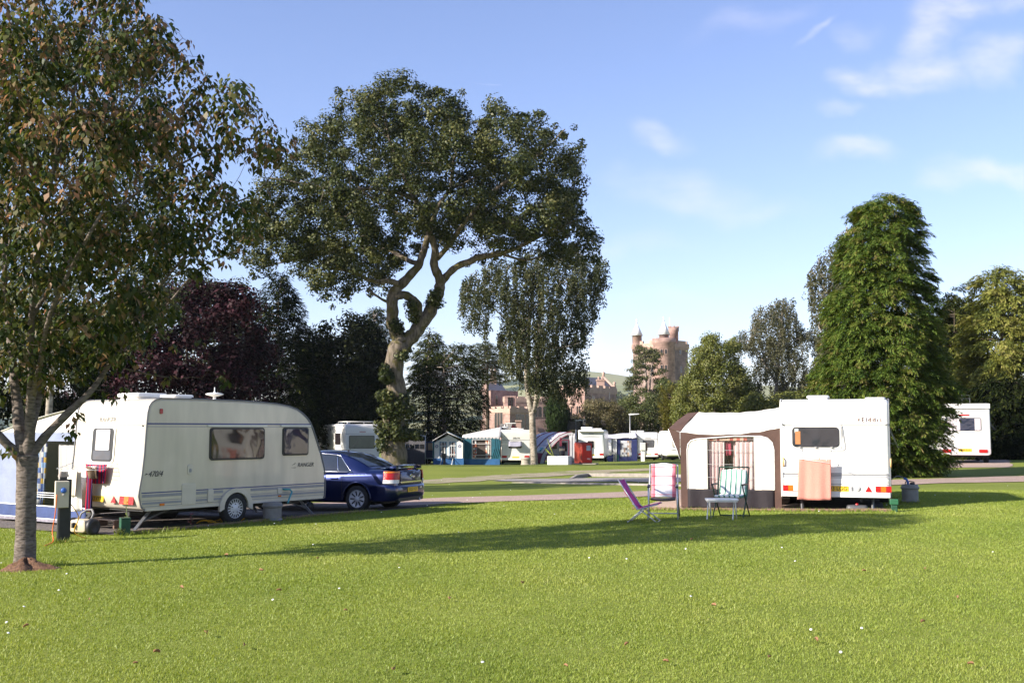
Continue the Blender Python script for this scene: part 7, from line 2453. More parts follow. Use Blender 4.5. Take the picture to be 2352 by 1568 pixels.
def build_car(name, label, loc, rz, paint, plate='', detail=True, group=None):
    """four-door saloon: X forward from the rear bumper, Y left, centred"""
    r = thing(name, label, 'car', loc, rz, group)
    # body stations: x, half width, sill z, shoulder z, deck z (centre)
    bx = [0.0, 0.06, 0.20, 0.5, 1.0, 1.6, 2.4, 3.2, 3.7, 4.15, 4.42, 4.55]
    bw = [0.70, 0.80, 0.855, 0.88, 0.895, 0.895, 0.89, 0.885, 0.875, 0.83, 0.72, 0.58]
    bs = [0.36, 0.30, 0.26, 0.25, 0.22, 0.21, 0.21, 0.21, 0.22, 0.24, 0.28, 0.34]
    bh = [0.62, 0.90, 0.955, 0.965, 0.955, 0.94, 0.92, 0.90, 0.86, 0.78, 0.70, 0.60]
    bd = [0.64, 0.98, 1.04, 1.055, 1.05, 1.0, 0.98, 0.97, 0.93, 0.85, 0.74, 0.62]

    def ring(x):
        w, s, h, d = (cr_interp(bx, q, x) for q in (bw, bs, bh, bd))
        half = [(0.0, s), (w * 0.86, s), (w * 0.965, s + 0.05), (w * 0.985, s + (h - s) * 0.28), (w, s + (h - s) * 0.52), (w * 0.995, s + (h - s) * 0.72), (w * 0.97, s + (h - s) * 0.90), (w * 0.925, h), (w * 0.80, h + (d - h) * 0.55), (w * 0.45, d - 0.004), (0.0, d)]
        full = [(x, -y, z) for (y, z) in half] + [(x, y, z) for (y, z) in half[-2:0:-1]]
        return full
    xs = sorted(set([0.0, 0.02, 0.04, 0.06, 0.1, 0.15, 0.2, 0.3, 0.4] + [0.5 + 0.1 * i for i in range(38)] + [4.34, 4.42, 4.48, 4.52, 4.55]))
    V, Fc = [], []
    for x in xs:
        V += ring(x)
    n = 20
    for i in range(len(xs) - 1):
        for j in range(n):
            k = (j + 1) % n
            Fc.append((i * n + j, i * n + k, (i + 1) * n + k, (i + 1) * n + j))
    Fc.append(tuple(range(n))[::-1]); Fc.append(tuple((len(xs) - 1) * n + j for j in range(n)))
    mb = MB(); mb.add(V, Fc)
    body = sm_build(mb, 'body', paint, r, 50)
    bm_ = body.data
    import bmesh as _bm
    b = _bm.new(); b.from_mesh(bm_)
    # wheel openings
    WX = (0.99, 3.66)
    near = lambda v, r_: any(math.hypot(v.co.x - x, v.co.z - 0.335) < r_ for x in WX)
    es = [e for e in b.edges if any(near(v, 0.62) for v in e.verts) and abs(e.verts[0].co.y) > 0.3]
    _bm.ops.subdivide_edges(b, edges=es, cuts=3, use_grid_fill=True)
    fs = [f for f in b.faces if abs(f.calc_center_median().y) > 0.5 and any(math.hypot(f.calc_center_median().x - x, f.calc_center_median().z - 0.335) < 0.368 for x in WX)]
    _bm.ops.delete(b, geom=fs, context='FACES')
    for v in b.verts:
        if v.is_boundary:
            for x in WX:
                dx, dz = v.co.x - x, v.co.z - 0.335
                q_ = math.hypot(dx, dz)
                if 0.27 < q_ < 0.46 and dz > -0.1:
                    v.co.x = x + dx / q_ * 0.368; v.co.z = 0.335 + dz / q_ * 0.368
    _bm.ops.recalc_face_normals(b, faces=b.faces); b.to_mesh(bm_); b.free()
    bm_.set_sharp_from_angle(angle=R(50))
    # cabin surface
    cx_ = [0.66, 0.95, 1.30, 1.62, 2.0, 2.45, 2.75, 3.1, 3.52]
    cz = [1.045, 1.20, 1.345, 1.425, 1.465, 1.465, 1.425, 1.27, 1.0]
    cwt = [0.66, 0.645, 0.625, 0.61, 0.605, 0.605, 0.61, 0.64, 0.70]

    def cab(x, v):
        """v 0 = belt on the right, 0.5 = roof centre, 1 = belt on the left"""
        z = cr_interp(cx_, cz, x); wt = cr_interp(cx_, cwt, x)
        zb = 0.945; wb = 0.845
        if x < 1.3 or x > 2.9:
            wb = 0.835
        zb = min(zb, z)
        s = -1 if v < 0.5 else 1
        q = 1 - abs(v - 0.5) * 2                       # 0 belt .. 1 centre
        if q < 0.55:
            t = q / 0.55
            y = wb + (wt - wb) * t ** 1.15; zz = zb + (z - 0.045 - zb) * t
        else:
            t = (q - 0.55) / 0.45
            y = wt * (1 - t); zz = z - 0.045 * (1 - t) ** 2.2
        return Vector((x, s * y, max(zz, zb)))

    def patch(x0f, x1f, v0, v1, off, nx=14, nv=8):
        """piece of the cabin surface; x0f/x1f are functions of v"""
        g = []
        for j in range(nv + 1):
            v = v0 + (v1 - v0) * j / nv
            row = []
            for i in range(nx + 1):
                x = x0f(v) + (x1f(v) - x0f(v)) * i / nx
                p = cab(x, v)
                e = 1e-3
                dx = cab(x + e, v) - cab(x - e, v); dvv = cab(x, min(1, v + e)) - cab(x, max(0, v - e))
                nn = dx.cross(dvv)
                nn = nn.normalized() if nn.length > 1e-12 else Vector((0, 0, 1))
                if nn.z < -0.2 or (abs(nn.z) < 0.9 and nn.y * p.y < 0):
                    nn = -nn
                row.append(p + nn * off)
            g.append(row)
        return g
    full = lambda a: (lambda v: a)
    mb = MB(); mb.sheet(patch(full(0.66), full(3.52), 0, 1, 0, 40, 40)); mb.build('cabin', paint, r)
    q = lambda v: 1 - abs(v - 0.5) * 2
    for sgn in (0, 1):
        va, vb = (0.015, 0.245) if sgn == 0 else (0.755, 0.985)
        f = 1 if sgn == 0 else 1
        # rear quarter, rear door, front door panes
        mb = MB(); mb.sheet(patch(lambda v: 1.16 + 0.42 * (q(v) / 0.5) ** 1.2, lambda v: 1.50 + 0.16 * q(v) / 0.5, va, vb, 0.008)); mb.build('quarter_window', M_GLASS, r)
        mb = MB(); mb.sheet(patch(lambda v: 1.545 + 0.15 * q(v) / 0.5, full(2.28), va, vb, 0.008)); mb.build('side_window', M_GLASS, r)
        mb = MB(); mb.sheet(patch(full(2.36), lambda v: 3.22 - 0.50 * (q(v) / 0.5), va, vb, 0.008)); mb.build('side_window', M_GLASS, r)
        mb = MB()
        ys = -1 if sgn == 0 else 1
        vv = 0.008 if sgn == 0 else 0.992
        mb.tube([cab(x, vv) + Vector((0, ys * 0.010, 0.0)) for x in np.linspace(1.14, 3.3, 16)], 0.012, 6)
        mb.build('chrome_strip', M_CHROME, r)
        vt = 0.252 if sgn == 0 else 0.748
        mb = MB(); mb.tube([cab(1.16 + 0.42 * (q(v) / 0.5) ** 1.2, v) + Vector((0, ys * 0.012, 0)) for v in np.linspace(vv, vt, 8)] + [cab(x, vt) + Vector((0, ys * 0.012, 0.004)) for x in np.linspace(1.7, 2.7, 10)], 0.009, 6); mb.build('chrome_strip', M_CHROME, r)
        mb = MB(); mb.tube([cab(1.52 + 0.155 * q(v) / 0.5, v) + Vector((0, ys * 0.012, 0)) for v in np.linspace(vv, vt, 6)], 0.012, 5); mb.build('window_pillar', M_CHROME if detail else M_BLACKP, r)
        mb = MB(); mb.box((1.62, ys * 0.897, 0.80), (0.20, 0.03, 0.035)); mb.build('door_handle', paint, r, 0.01)
        mb = MB(); mb.box((2.55, ys * 0.895, 0.79), (0.20, 0.03, 0.035)); mb.build('door_handle', paint, r, 0.01)
        for x in (1.36, 2.32, 3.34):
            mb = MB(); mb.tube([(x + 0.04 if x < 1.5 else x, ys * 0.905 * (0.985 if zz > 0.85 or zz < .3 else 1), zz) for zz in np.linspace(0.30, 0.92, 8)], 0.004, 4); mb.build('door_gap', M_BLACKP, r)
        for x in (0.99, 3.66):
            mb = MB()
            mb.tube([(x + 0.375 * math.cos(a), ys * (0.893 if 0.3 < a < 2.84 else 0.885), 0.335 + 0.375 * math.sin(a)) for a in np.linspace(-0.15, PI + 0.15, 22)], 0.018, 8)
            mb.build('arch_lip', paint, r)
            mb = MB(); mb.lathe([(0.20, 0.09), (0.29, 0.10), (0.318, 0.07), (0.318, -0.07), (0.29, -0.10), (0.20, -0.09)], (x, ys * 0.79, 0.318), (0, 1, 0), 30, caps=False)
            w = mb.build('wheel', M_RUBBER, r)
            if sgn == 1 or not detail:
                pass
            hub = MB()
            hub.lathe([(0.001, 0.055), (0.05, 0.06), (0.055, 0.03), (0.19, 0.07), (0.212, 0.085), (0.218, 0.06), (0.218, 0.0)], (x, ys * 0.80, 0.318), (0, ys, 0), 30, caps=False)
            h = hub.build('rim', M_HUB, w)
            sp = MB()
            for i in range(9):
                a = 2 * PI * i / 9
                u, v_ = Vector((math.cos(a), 0, math.sin(a))), Vector((-math.sin(a), 0, math.cos(a)))
                sp.prism([(0.075, -0.008), (0.185, -0.020), (0.185, 0.020), (0.075, 0.008)], (x, ys * 0.868, 0.318), u, v_, Vector((0, ys, 0)), -0.02, 0.0035)
            sp.build('spoke_gap', M_BLACKP, w)
    # wheel wells
    mb = MB()
    for x in (0.99, 3.66):
        mb.box((x, 0, 0.42), (0.74, 1.30, 0.50))
    mb.box((2.3, 0, 0.24), (3.9, 1.4, 0.06))
    mb.build('underbody', M_BLACKP, r)
    # rear screen and windscreen
    mb = MB(); mb.sheet(patch(lambda v: 0.72 + 0.10 * abs(v - 0.5) * 4, lambda v: 1.50 - 0.10 * abs(v - 0.5) * 4, 0.275, 0.725, 0.010, 14, 14)); mb.build('rear_screen', M_GLASS, r)
    mb = MB(); mb.sheet(patch(lambda v: 2.78 + 0.02, lambda v: 3.44, 0.29, 0.71, 0.010, 12, 12)); mb.build('windscreen', M_GLASS, r)
    # tail lights: proud pieces of the corner
    for ys in (-1, 1):
        g = []
        for zz in np.linspace(0.70, 0.985, 8):
            row = []
            for t in np.linspace(0, 1, 12):
                a = t * PI / 2
                ww = 0.866 - 0.05 * (zz - 0.7) / 0.28
                px_, py_ = (0.30 - 0.30 * math.sin(a) ** 0.9 - 0.020 + 0.10 * max(0, zz - 0.9)), ys * (ww - 0.27 * (1 - math.cos(a)) + 0.026)
                row.append((px_, py_, zz))
            g.append(row)
        if ys > 0: g = [row[::-1] for row in g]
        mb = MB(); mb.sheet(g[2:]); tl = mb.build('tail_light', M_RED, r)
        mb = MB(); mb.sheet([[Vector(p) + Vector((-0.003, ys * 0.003, 0)) for p in row] for row in g[6:]]); mb.build('indicator', M_AMBER, tl)
        mb = MB(); mb.sheet(g[:2] + [g[2]]); mb.build('reversing_lens', M_CLEARLENS, tl)
    # boot, spoiler, strip, plate, badge, bumper
    mb = MB(); mb.prism(rrect(1.06, 0.30, 0.06), (-0.004, 0, 0.82), -Y3, Z3, -X3, -0.10, 0.012, 0.02); sm_build(mb, 'boot_panel', paint, r, 40)
    mb = MB(); mb.prism(rrect(1.10, 0.035, 0.01), (-0.018, 0, 0.715), -Y3, Z3, -X3, -0.02, 0.012, 0.005); mb.build('boot_strip', M_CHROME, r)
    if detail:
        g = []
        for i in range(17):
            y = -0.76 + 1.52 * i / 16
            e = abs(y) / 0.76
            zc = 1.115 - 0.07 * e ** 4; x0 = -0.01 + 0.10 * e ** 3
            g.append([(x0, y, zc), (x0 + 0.10, y, zc + 0.018), (x0 + 0.24, y, zc - 0.005), (x0 + 0.26, y, zc - 0.03), (x0 + 0.02, y, zc - 0.03), (x0, y, zc)])
        mb = MB(); mb.sheet(g); mb.box((0.12, 0.62, 1.06), (0.16, 0.10, 0.09)); mb.box((0.12, -0.62, 1.06), (0.16, 0.10, 0.09)); mb.build('spoiler', paint, r)
        mb = MB(); mb.prism(rrect(0.24, 0.028, 0.008), (0.02, 0, 1.02), -Y3, Z3, -X3, 0, 0.012); mb.build('brake_light', M_RED, r)
        mb = MB(); mb.lathe([(0.035, 0.0), (0.045, 0.01), (0.05, 0.0)], (-0.018, 0, 0.86), (-1, 0, 0), 20, caps=False); mb.box((-0.024, 0, 0.86), (0.006, 0.075, 0.014)); mb.build('badge', M_CHROME, r)
        mb = MB(); mb.tube([(1.75, 0.0, 1.445), (1.45, 0.0, 1.72)], 0.004, 5); mb.lathe([(0.03, 0), (0.02, 0.03), (0.005, 0.04)], (1.75, 0, 1.44), (0, 0, 1), 10); mb.build('aerial', M_BLACKP, r)
    g = []
    for zz, ex in ((0.28, 0.03), (0.36, -0.035), (0.46, -0.06), (0.58, -0.06), (0.64, -0.04), (0.66, 0.02)):
        row = []
        for i in range(21):
            t = (i / 20 - 0.5) * 2
            y = -0.90 * math.copysign(abs(math.sin(t * PI / 2)) ** 0.8, t)
            row.append((ex + 0.42 * abs(t) ** 5 + 0.06 * t * t, y, zz))
        g.append(row)
    mb = MB(); mb.sheet(g); mb.build('bumper', paint, r)
    p = slab('number_plate', frame((-0.066, 0, 0.53), -Y3, Z3), 0.52, 0.112, 0.008, 0.010, M_PLATE, r)
    if plate:
        text_mesh('lettering', plate, 0.105, M_INK, p, frame((-0.0775, 0, 0.53), -Y3, Z3), 0.0008)
    mb = MB(); mb.prism(rrect(1.3, 0.09, 0.03), (0.02, 0, 0.30), -Y3, Z3, -X3, -0.05, 0.05, 0.02); mb.build('lower_valance', M_BLACKP, r)
    mb = MB(); mb.lathe([(0.03, -0.1), (0.035, 0.06), (0.028, 0.06), (0.02, -0.05)], (0.02, -0.45, 0.27), (-1, 0, 0), 12); mb.build('exhaust', M_CHROME, r)
    for ys in (-1, 1):
        mb = MB(); mb.prism(rrect(0.17, 0.12, 0.05), (3.02, ys * 0.93, 1.0), Y3, Z3, X3, -0.04, 0.06, 0.02); mb.build('mirror', paint, r)
    return r


cf = Vector((-0.927, 0.375, 0))
cl = Vector((-0.375, -0.927, 0))                 # its left side faces us
wheel_at = on_ground(825, 26.5)
car_o = wheel_at - cf * 0.99 - cl * 0.80
car_o.z = wheel_at.z
build_car('car', 'dark blue saloon car with boot spoiler parked across the front of the cream caravan', car_o, math.atan2(cf.y, cf.x), M_CARBLUE, 'SG53 FEY')


# ------------------------------------------------------------------ the far row
def vis_van(label, px0, px1, d, wall=0.0, length=5.2, H=2.55, W=2.25, paint=M_WHITE, yaw=0.0, name='caravan', cat='caravan', roofround=0.25):
    """a caravan with its rear between two picture columns at distance d"""
    a, b = on_ground(px0, d), on_ground(px1, d)
    u = (b - a); u.z = 0
    W = u.length if not yaw else W
    ang = math.atan2(u.y, u.x) + R(yaw)
    right = Vector((math.cos(ang), math.sin(ang), 0))
    fwd = Vector((-right.y, right.x, 0))
    o = a + right * W
    o.z = min(a.z, b.z)
    rr = roofround
    prof = [(0.0, 0.38), (length - 0.1, 0.38), (length, 0.55), (length, 1.1), (length - 0.35, 1.9), (length - 0.6, H - 0.2), (length - 1.2, H - 0.03), (length * 0.5, H), (rr, H), (rr * 0.4, H - 0.06), (rr * 0.1, H - 0.2), (0.03, H - 0.5), (0.0, 1.3), (-0.04, 0.8), (-0.05, 0.55)]
    v = Van(name, label, cat, o, math.atan2(fwd.y, fwd.x), prof, W, paint, 0.10)
    mb = MB()
    mb.box((length / 2, W / 2, 0.32), (length - 0.6, W - 0.3, 0.12)); mb.box((length * .5, W / 2, 0.2), (0.5, W - 0.2, 0.2))
    mb.build('chassis', M_UNDER, v.root)
    for y in (0.08, W - 0.08):
        mb = MB(); mb.lathe([(0.18, 0.09), (0.31, 0.08), (0.31, -0.08), (0.18, -0.09)], (length * 0.5, y, 0.31), (0, 1, 0), 18); mb.build('wheel', M_RUBBER, v.root)
    v.o, v.right, v.fwd = o, right, fwd
    return v


def far_rear(v, win=None, lights=True, plate=True, seam=None, band=None, pane=M_PANE, lz=0.62, text=None, tz=1.95, bumper=True, lw=0.38, lh=0.17):
    W, r = v.W, v.root
    if win:
        y, z, w, h = win
        v.window(v.rear(y, z, 0.0), w, h, M_BLACKP, pane, 0.08, 0.02, 0.03)
    if lights:
        for y in (0.06 + lw / 2, W - 0.06 - lw / 2):
            slab('tail_light', v.rear(y, lz, 0.045), lw, lh, 0.06, 0.03, M_RED, r, 0.01)
    if plate:
        v.plate(v.rear(W / 2, lz - 0.06, 0.045), '', 0.52, 0.12)
    if bumper:
        mb = MB(); mb.prism(rrect(W - 0.05, 0.14, 0.05), (-0.04, W / 2, 0.44), -Y3, Z3, -X3, -0.05, 0.06, 0.03); sm_build(mb, 'bumper', M_WHITE, r)
    if seam:
        mb = MB(); mb.prism(rrect(W - 0.06, 0.03, 0.01), (0.02, W / 2, seam), -Y3, Z3, -X3, -0.02, 0.014); mb.build('seam_rail', M_GREYLINE, r)
    if text:
        text_mesh('lettering', text, 0.17, M_INK, r, v.rear(W * 0.48, tz, -0.012), 0.004, 0.2)


# cream caravan with DELTA on its rear
dv_ = vis_van('cream caravan with a propped grey rear window beside the teal awning', 1151, 1218, 81, H=2.6, paint=M_OFFWHITE, roofround=0.12)
far_rear(dv_, None, True, True, 1.86, text='DELTA', tz=1.98)
W_ = dv_.W
f_ = dv_.window(dv_.rear(W_ * 0.52, 1.50), 0.98, 0.52, M_BLACKP, M_PANE, 0.08)
mb = MB(); g = [[(-0.03 - 0.42 * j / 4, W_ * 0.52 + 0.48 - 0.96 * i / 6, 1.76 - 0.36 * j / 4 - 0.05 * math.sin(PI * i / 6)) for i in range(7)] for j in range(5)]
mb.sheet(g, 0.02); mb.build('open_pane', pm('lilac_grey_window_sheet', (0.33, 0.32, 0.38), 0.25, 0.1, 6), f_)
dv_.vent(1.0, 0.7, 0.5, 0.5, 0.05, 2.6); dv_.vent(2.2, 1.2, 0.7, 0.8, 0.08, 2.6); dv_.vent(3.6, 0.9, 0.4, 0.4, 0.06, 2.6)
mb = MB(); mb.lathe([(0.05, 0), (0.04, 0.08), (0.25, 0.14), (0.28, 0.18), (0.22, 0.22), (0.03, 0.24), (0.02, 0.42)], (1.6, W_ - 0.25, 2.6), (0, 0, 1), 16); mb.build('aerial', M_ROOFPLASTIC, dv_.root)
mb = MB(); mb.tube([(1.9, W_ * 0.8, 2.6), (1.9, W_ * 0.8, 3.1)], 0.025, 6); mb.box((1.9, W_ * 0.68, 3.1), (0.06, 0.8, 0.05)); mb.build('aerial', M_ROOFPLASTIC, dv_.root)
mb = MB(); mb.prism([(-0.45, 0), (0.45, 0), (0.62, 0.5), (-0.28, 0.5)], (2.9, W_ * 0.9, 2.62), -Y3, Vector((-0.4, 0, 0.9)), -X3, 0, 0.03); mb.build('open_rooflight', pm('grey_rooflight_lid', (0.36, 0.34, 0.32), 0.4), dv_.root)


def far_point(px, z, d):
    q = on_ground(px, d)
    return Vector((q.x, q.y, q.z + z))


M_TEAL = pm('teal_awning_canvas', (0.018, 0.115, 0.16), 0.8, 0.25, 3, 0.4)
M_TEALBLUE = pm('blue_mudwall', (0.03, 0.12, 0.30), 0.8, 0.2, 3, 0.3)
M_GREYROOF = pm('grey_awning_roof', (0.52, 0.50, 0.50), 0.8, 0.08, 3, 0.3)
M_FLORAL = patch_mat('floral_curtain', [(0.55, 0.50, 0.45), (0.50, 0.12, 0.07), (0.06, 0.06, 0.08), (0.58, 0.30, 0.18), (0.20, 0.20, 0.24), (0.62, 0.58, 0.52)], 0.10, 0.14)
M_DARKIN = pm('dim_interior_cloth', (0.10, 0.075, 0.065), 0.9, 0.4, 4)


def frame_box(mb, a0, a1, z0, z1, t, y, M_=None):
    for (x0, x1, q0, q1) in ((a0, a1, z0, z0 + t), (a0, a1, z1 - t, z1), (a0, a0 + t, z0 + t, z1 - t), (a1 - t, a1, z0 + t, z1 - t)):
        mb.box(((x0 + x1) / 2, y, (q0 + q1) / 2), (x1 - x0, 0.02, q1 - q0))


def build_teal_awning():
    d = 80.6
    a = on_ground(997, d); b = on_ground(1150, d)
    u = b - a; L = Vector((u.x, u.y)).length
    r = thing('awning', 'teal and white awning with gabled two door porch', 'awning', a, math.atan2(u.y, u.x))
    s = L / (1150 - 997)                                     # metres per column
    X = lambda px: (px - 997) * s
    # right: teal end wall with a curtained window
    x0, x1 = X(1066), X(1148)
    wx0, wx1 = X(1084), X(1128)
    mb = MB()
    for (p, q, z0, z1) in ((x0, wx0, 0.45, 2.0), (wx1, x1, 0.45, 2.0), (wx0, wx1, 1.88, 2.0), (x0, x1, 0.0, 0.45)):
        mb.box(((p + q) / 2, 0, (z0 + z1) / 2), (q - p, 0.02, z1 - z0))
    mb.build('end_wall', M_TEAL, r)
    mb = MB(); mb.box(((x0 + x1) / 2, -0.02, 0.22), (x1 - x0, 0.02, 0.42)); mb.build('mudwall', M_TEALBLUE, r)
    mb = MB(); frame_box(mb, wx0, wx1, 0.45, 1.88, 0.05, -0.015); mb.box(((wx0 + wx1) / 2, -0.015, 1.55), (wx1 - wx0 - 0.1, 0.02, 0.04)); mb.box(((wx0 + wx1) / 2, -0.015, 0.72), (wx1 - wx0 - 0.1, 0.02, 0.03)); mb.build('window_frame', M_GREYROOF, r)
    mb = MB(); mb.box(((wx0 + wx1) / 2, 0.10, 1.15), (wx1 - wx0, 0.02, 1.5)); mb.build('inner_curtain', M_DARKIN, r)
    for (p, w) in ((wx0 + 0.05, 0.32), (wx1 - 0.42, 0.36)):
        cloth('curtain', None, None, Vector((p, 0.06, 1.85)), X3, w, 1.4, M_FLORAL, 2.5, 0.02, 0.0, 0.01, 0.9, nu=14, nv=8, parent=r, nrm=-Y3, seed=int(p * 9))
    for k in range(5):                                       # creases
        mb = MB(); xx = (wx1 + 0.08 + k * 0.13) if k < 4 else (x0 + 0.3)
        mb.tube([(xx, -0.012, 0.5), (xx + 0.18, -0.02, 1.2), (xx + 0.22, -0.012, 1.9)], 0.02, 5); mb.build('crease', M_TEAL, r)
    # valance and roof sloping up to the caravan roof
    g = []
    for j in range(8):
        t = j / 7
        g.append([(x0 - 0.15 + (x1 + 0.1 - x0 + 0.15) * i / 12 + 0.05 * t, 0.9 * t, 2.02 + (0.02 + 0.40 * (i / 12) ** 0.9 + 0.16) * t + 0.06 * math.sin(PI * t) + 0.20 * t * (i / 12)) for i in range(13)])
    for j in range(1, 5):
        g.append([(p[0], 0.9 + 0.6 * j, p[2]) for p in g[7]])
    mb = MB(); mb.sheet(g, 0.01); mb.build('roof', M_GREYROOF, r)
    mb = MB()
    for k in range(10):
        xx = x0 + 0.15 + (x1 - x0 - 0.3) * k / 9
        mb.prism(rrect(0.20, 0.10, 0.05, 3), (xx, -0.02, 1.97), X3, Z3, -Y3, -0.01, 0.01)
    mb.build('valance', M_GREYROOF, r)
    # left: porch with gable, two glazed doors
    px = [0.0, X(1066)]
    w = px[1]
    yp = -0.55
    mb = MB()
    dl = [(0.20 * w, 0.44 * w), (0.52 * w, 0.76 * w)]
    for (p, q, z0, z1) in ((0.06, dl[0][0], 0.5, 1.62), (dl[0][1], dl[1][0], 0.5, 1.80), (dl[1][1], w - 0.06, 0.5, 1.62), (dl[0][0], dl[0][1], 1.72, 1.82), (dl[1][0], dl[1][1], 1.72, 1.82)):
        mb.box(((p + q) / 2, yp, (z0 + z1) / 2), (q - p, 0.02, z1 - z0))
    mb.prism([(0.06, 1.62), (dl[0][0], 1.62), (dl[0][0], 1.82), (dl[1][1], 1.82), (dl[1][1], 1.62), (w - 0.06, 1.62), (w * 0.5, 2.22)], (0, yp, 0), X3, Z3, -Y3, -0.01, 0.008)
    mb.build('porch_front', M_AWNWHITE, r)
    mb = MB(); mb.box((w / 2, yp - 0.01, 0.25), (w, 0.02, 0.5)); mb.build('mudwall', M_TEALBLUE, r)
    for (p, q) in dl:
        mb = MB(); frame_box(mb, p, q, 0.5, 1.72, 0.07, yp - 0.012)
        dr = mb.build('door', pm('pale_blue_binding', (0.20, 0.30, 0.40), 0.7), r)
        mb = MB()
        for k in (1, 2):
            mb.box((p + (q - p) * k / 3, yp - 0.02, 1.1), (0.035, 0.02, 1.2))
        for z in (0.78, 1.42):
            mb.box(((p + q) / 2, yp - 0.02, z), (q - p - 0.08, 0.018, 0.045))
        mb.build('glazing_bar', M_PIPING, dr)
        cloth('curtain', None, None, Vector((p, yp + 0.06, 1.72)), X3, (q - p) * 0.42, 1.2, M_FLORAL, 2, 0.02, 0, 0.01, 0.9, nu=10, nv=6, parent=r, nrm=-Y3, seed=3)
        cloth('curtain', None, None, Vector((q - (q - p) * 0.42, yp + 0.06, 1.72)), X3, (q - p) * 0.42, 1.2, M_FLORAL, 2, 0.02, 0, 0.01, 0.9, nu=10, nv=6, parent=r, nrm=-Y3, seed=5)
        mb = MB(); mb.box(((p + q) / 2, yp + 0.14, 1.1), (q - p, 0.02, 1.25)); mb.build('inner_curtain', M_DARKIN, r)
    for xx in (0.11 * w, 0.87 * w):
        mb = MB(); mb.lathe([(0.07, 0.0), (0.10, 0.008), (0.12, 0.0)], (xx, yp - 0.012, 1.38), (0, -1, 0), 14, caps=False); mb.box((xx, yp - 0.016, 1.38), (0.1, 0.006, 0.03)); mb.build('emblem', M_BLUELINE, r)
    # canopy over the gable
    yc = yp - 0.45
    pk = 2.42
    L0, L1, PK = (-0.04, 1.80), (w + 0.04, 1.86), (w * 0.46, pk)
    for (a_, b_) in ((L0, PK), (PK, L1)):
        g = [[(a_[0] + (b_[0] - a_[0]) * i / 6, y, a_[1] + (b_[1] - a_[1]) * i / 6) for i in range(7)] for y in (yc, yp, 0.6, 1.4)]
        mb = MB(); mb.sheet(g, 0.012); mb.build('canopy', M_TEAL, r)
        mb = MB(); mb.tube([(a_[0], yc - 0.01, a_[1] - 0.02), (b_[0], yc - 0.01, b_[1] - 0.02)], 0.022, 5); mb.build('canopy_edge', M_GREYROOF, r)
    for sx, xx in ((-1, -0.02), (1, w + 0.02)):
        mb = MB(); mb.prism([(yc, 1.82), (yp + 0.02, 1.82), (yp + 0.02, 0.5), (yp - 0.12, 0.5)], (xx, 0, 0), Y3, Z3, X3, -0.01, 0.01); mb.build('porch_side', M_TEAL, r)
        mb = MB(); mb.box((xx, (yp + 1.0) / 2, 0.9), (0.02, 1.0 - yp, 1.8)); mb.build('porch_wall', M_TEAL, r)
    mb = MB(); mb.box((L / 2, 2.6, 0.9), (L, 0.02, 1.8)); mb.build('front_wall', M_TEAL, r)
    for xx in (0.25 * w, 0.62 * w):
        mb = MB(); mb.tube([(xx + 0.06, yp - 0.03, 0.52), (xx, yp - 0.75, 0.0)], 0.022, 5); mb.box((xx, yp - 0.75, 0.06), (0.07, 0.05, 0.16)); mb.build('guy_strap', M_PIPING, r)


build_teal_awning()

# white caravan with the burgundy porch awning
bv = vis_van('white caravan with lone dark rear window beside the burgundy awning', 1328, 1387, 88, H=2.6, W=2.1, paint=M_WHITE, yaw=-9, roofround=0.15)
far_rear(bv, (bv.W * 0.52, 1.45, 0.62, 0.66), True, True, None, lz=0.66, lw=0.34)
slab('rear_shade_panel', bv.rear(bv.W * 0.5, 1.58, -0.005), bv.W - 0.25, 1.5, 0.12, 0.02, pm('shade_grey_panel', (0.56, 0.58, 0.58), 0.3, 0.04, 3), bv.root, 0.01)  # shade on the rear face is put into this grey
bv.window(bv.rear(bv.W * 0.52, 1.45, 0.018), 0.62, 0.66, M_WHITE, M_PANE, 0.1, 0.02, 0.05)
mb = MB(); mb.prism(rrect(0.40, 0.05, 0.015), (-0.02, bv.W * 0.5, 2.30), -Y3, Z3, -X3, 0, 0.02); mb.build('brake_light', M_TRIMGREY, bv.root)
mb = MB(); mb.prism([(-0.7, 0), (0.7, 0.0), (0.25, 0.05), (-0.25, 0.05)], (-0.02, bv.W * 0.5, 2.06), -Y3, Z3, -X3, 0, 0.014); mb.build('lettering_band', M_GREYINK, bv.root)
mb = MB(); mb.prism([(-bv.W / 2, 0), (bv.W / 2, 0), (bv.W / 2 - 0.05, 0.14), (-bv.W / 2 + 0.05, 0.14)], (0.0, bv.W / 2, 2.46), -Y3, Z3, -X3, -0.2, 0.30); mb.build('roof_overhang', M_WHITE, bv.root, 0.03)
bv.vent(1.2, 1.5, 0.9, 0.8, 0.16, 2.6, 0.08); bv.vent(1.0, 0.5, 0.5, 0.5, 0.08, 2.6); bv.vent(2.4, 1.0, 0.7, 0.6, 0.08, 2.6)
mb = MB(); mb.prism([(-0.85, 0), (0.75, 0), (0.80, 0.95), (-0.62, 0.95)], (2.8, bv.W + 0.4, 2.62), -Y3, Vector((-0.25, 0, 0.95)), -X3, 0, 0.03); mb.build('open_rooflight', clear_pane('smoky_rooflight', (0.35, 0.38, 0.40), 0.5), bv.root)

M_BURG = pm('burgundy_canvas', (0.20, 0.022, 0.05), 0.8, 0.15, 4, 0.3)
M_LILACROOF = pm('pale_lilac_canvas', (0.58, 0.56, 0.62), 0.8, 0.06, 3, 0.2)
M_GREYCAN = pm('silver_grey_canvas', (0.46, 0.44, 0.45), 0.8, 0.12, 3, 0.3)


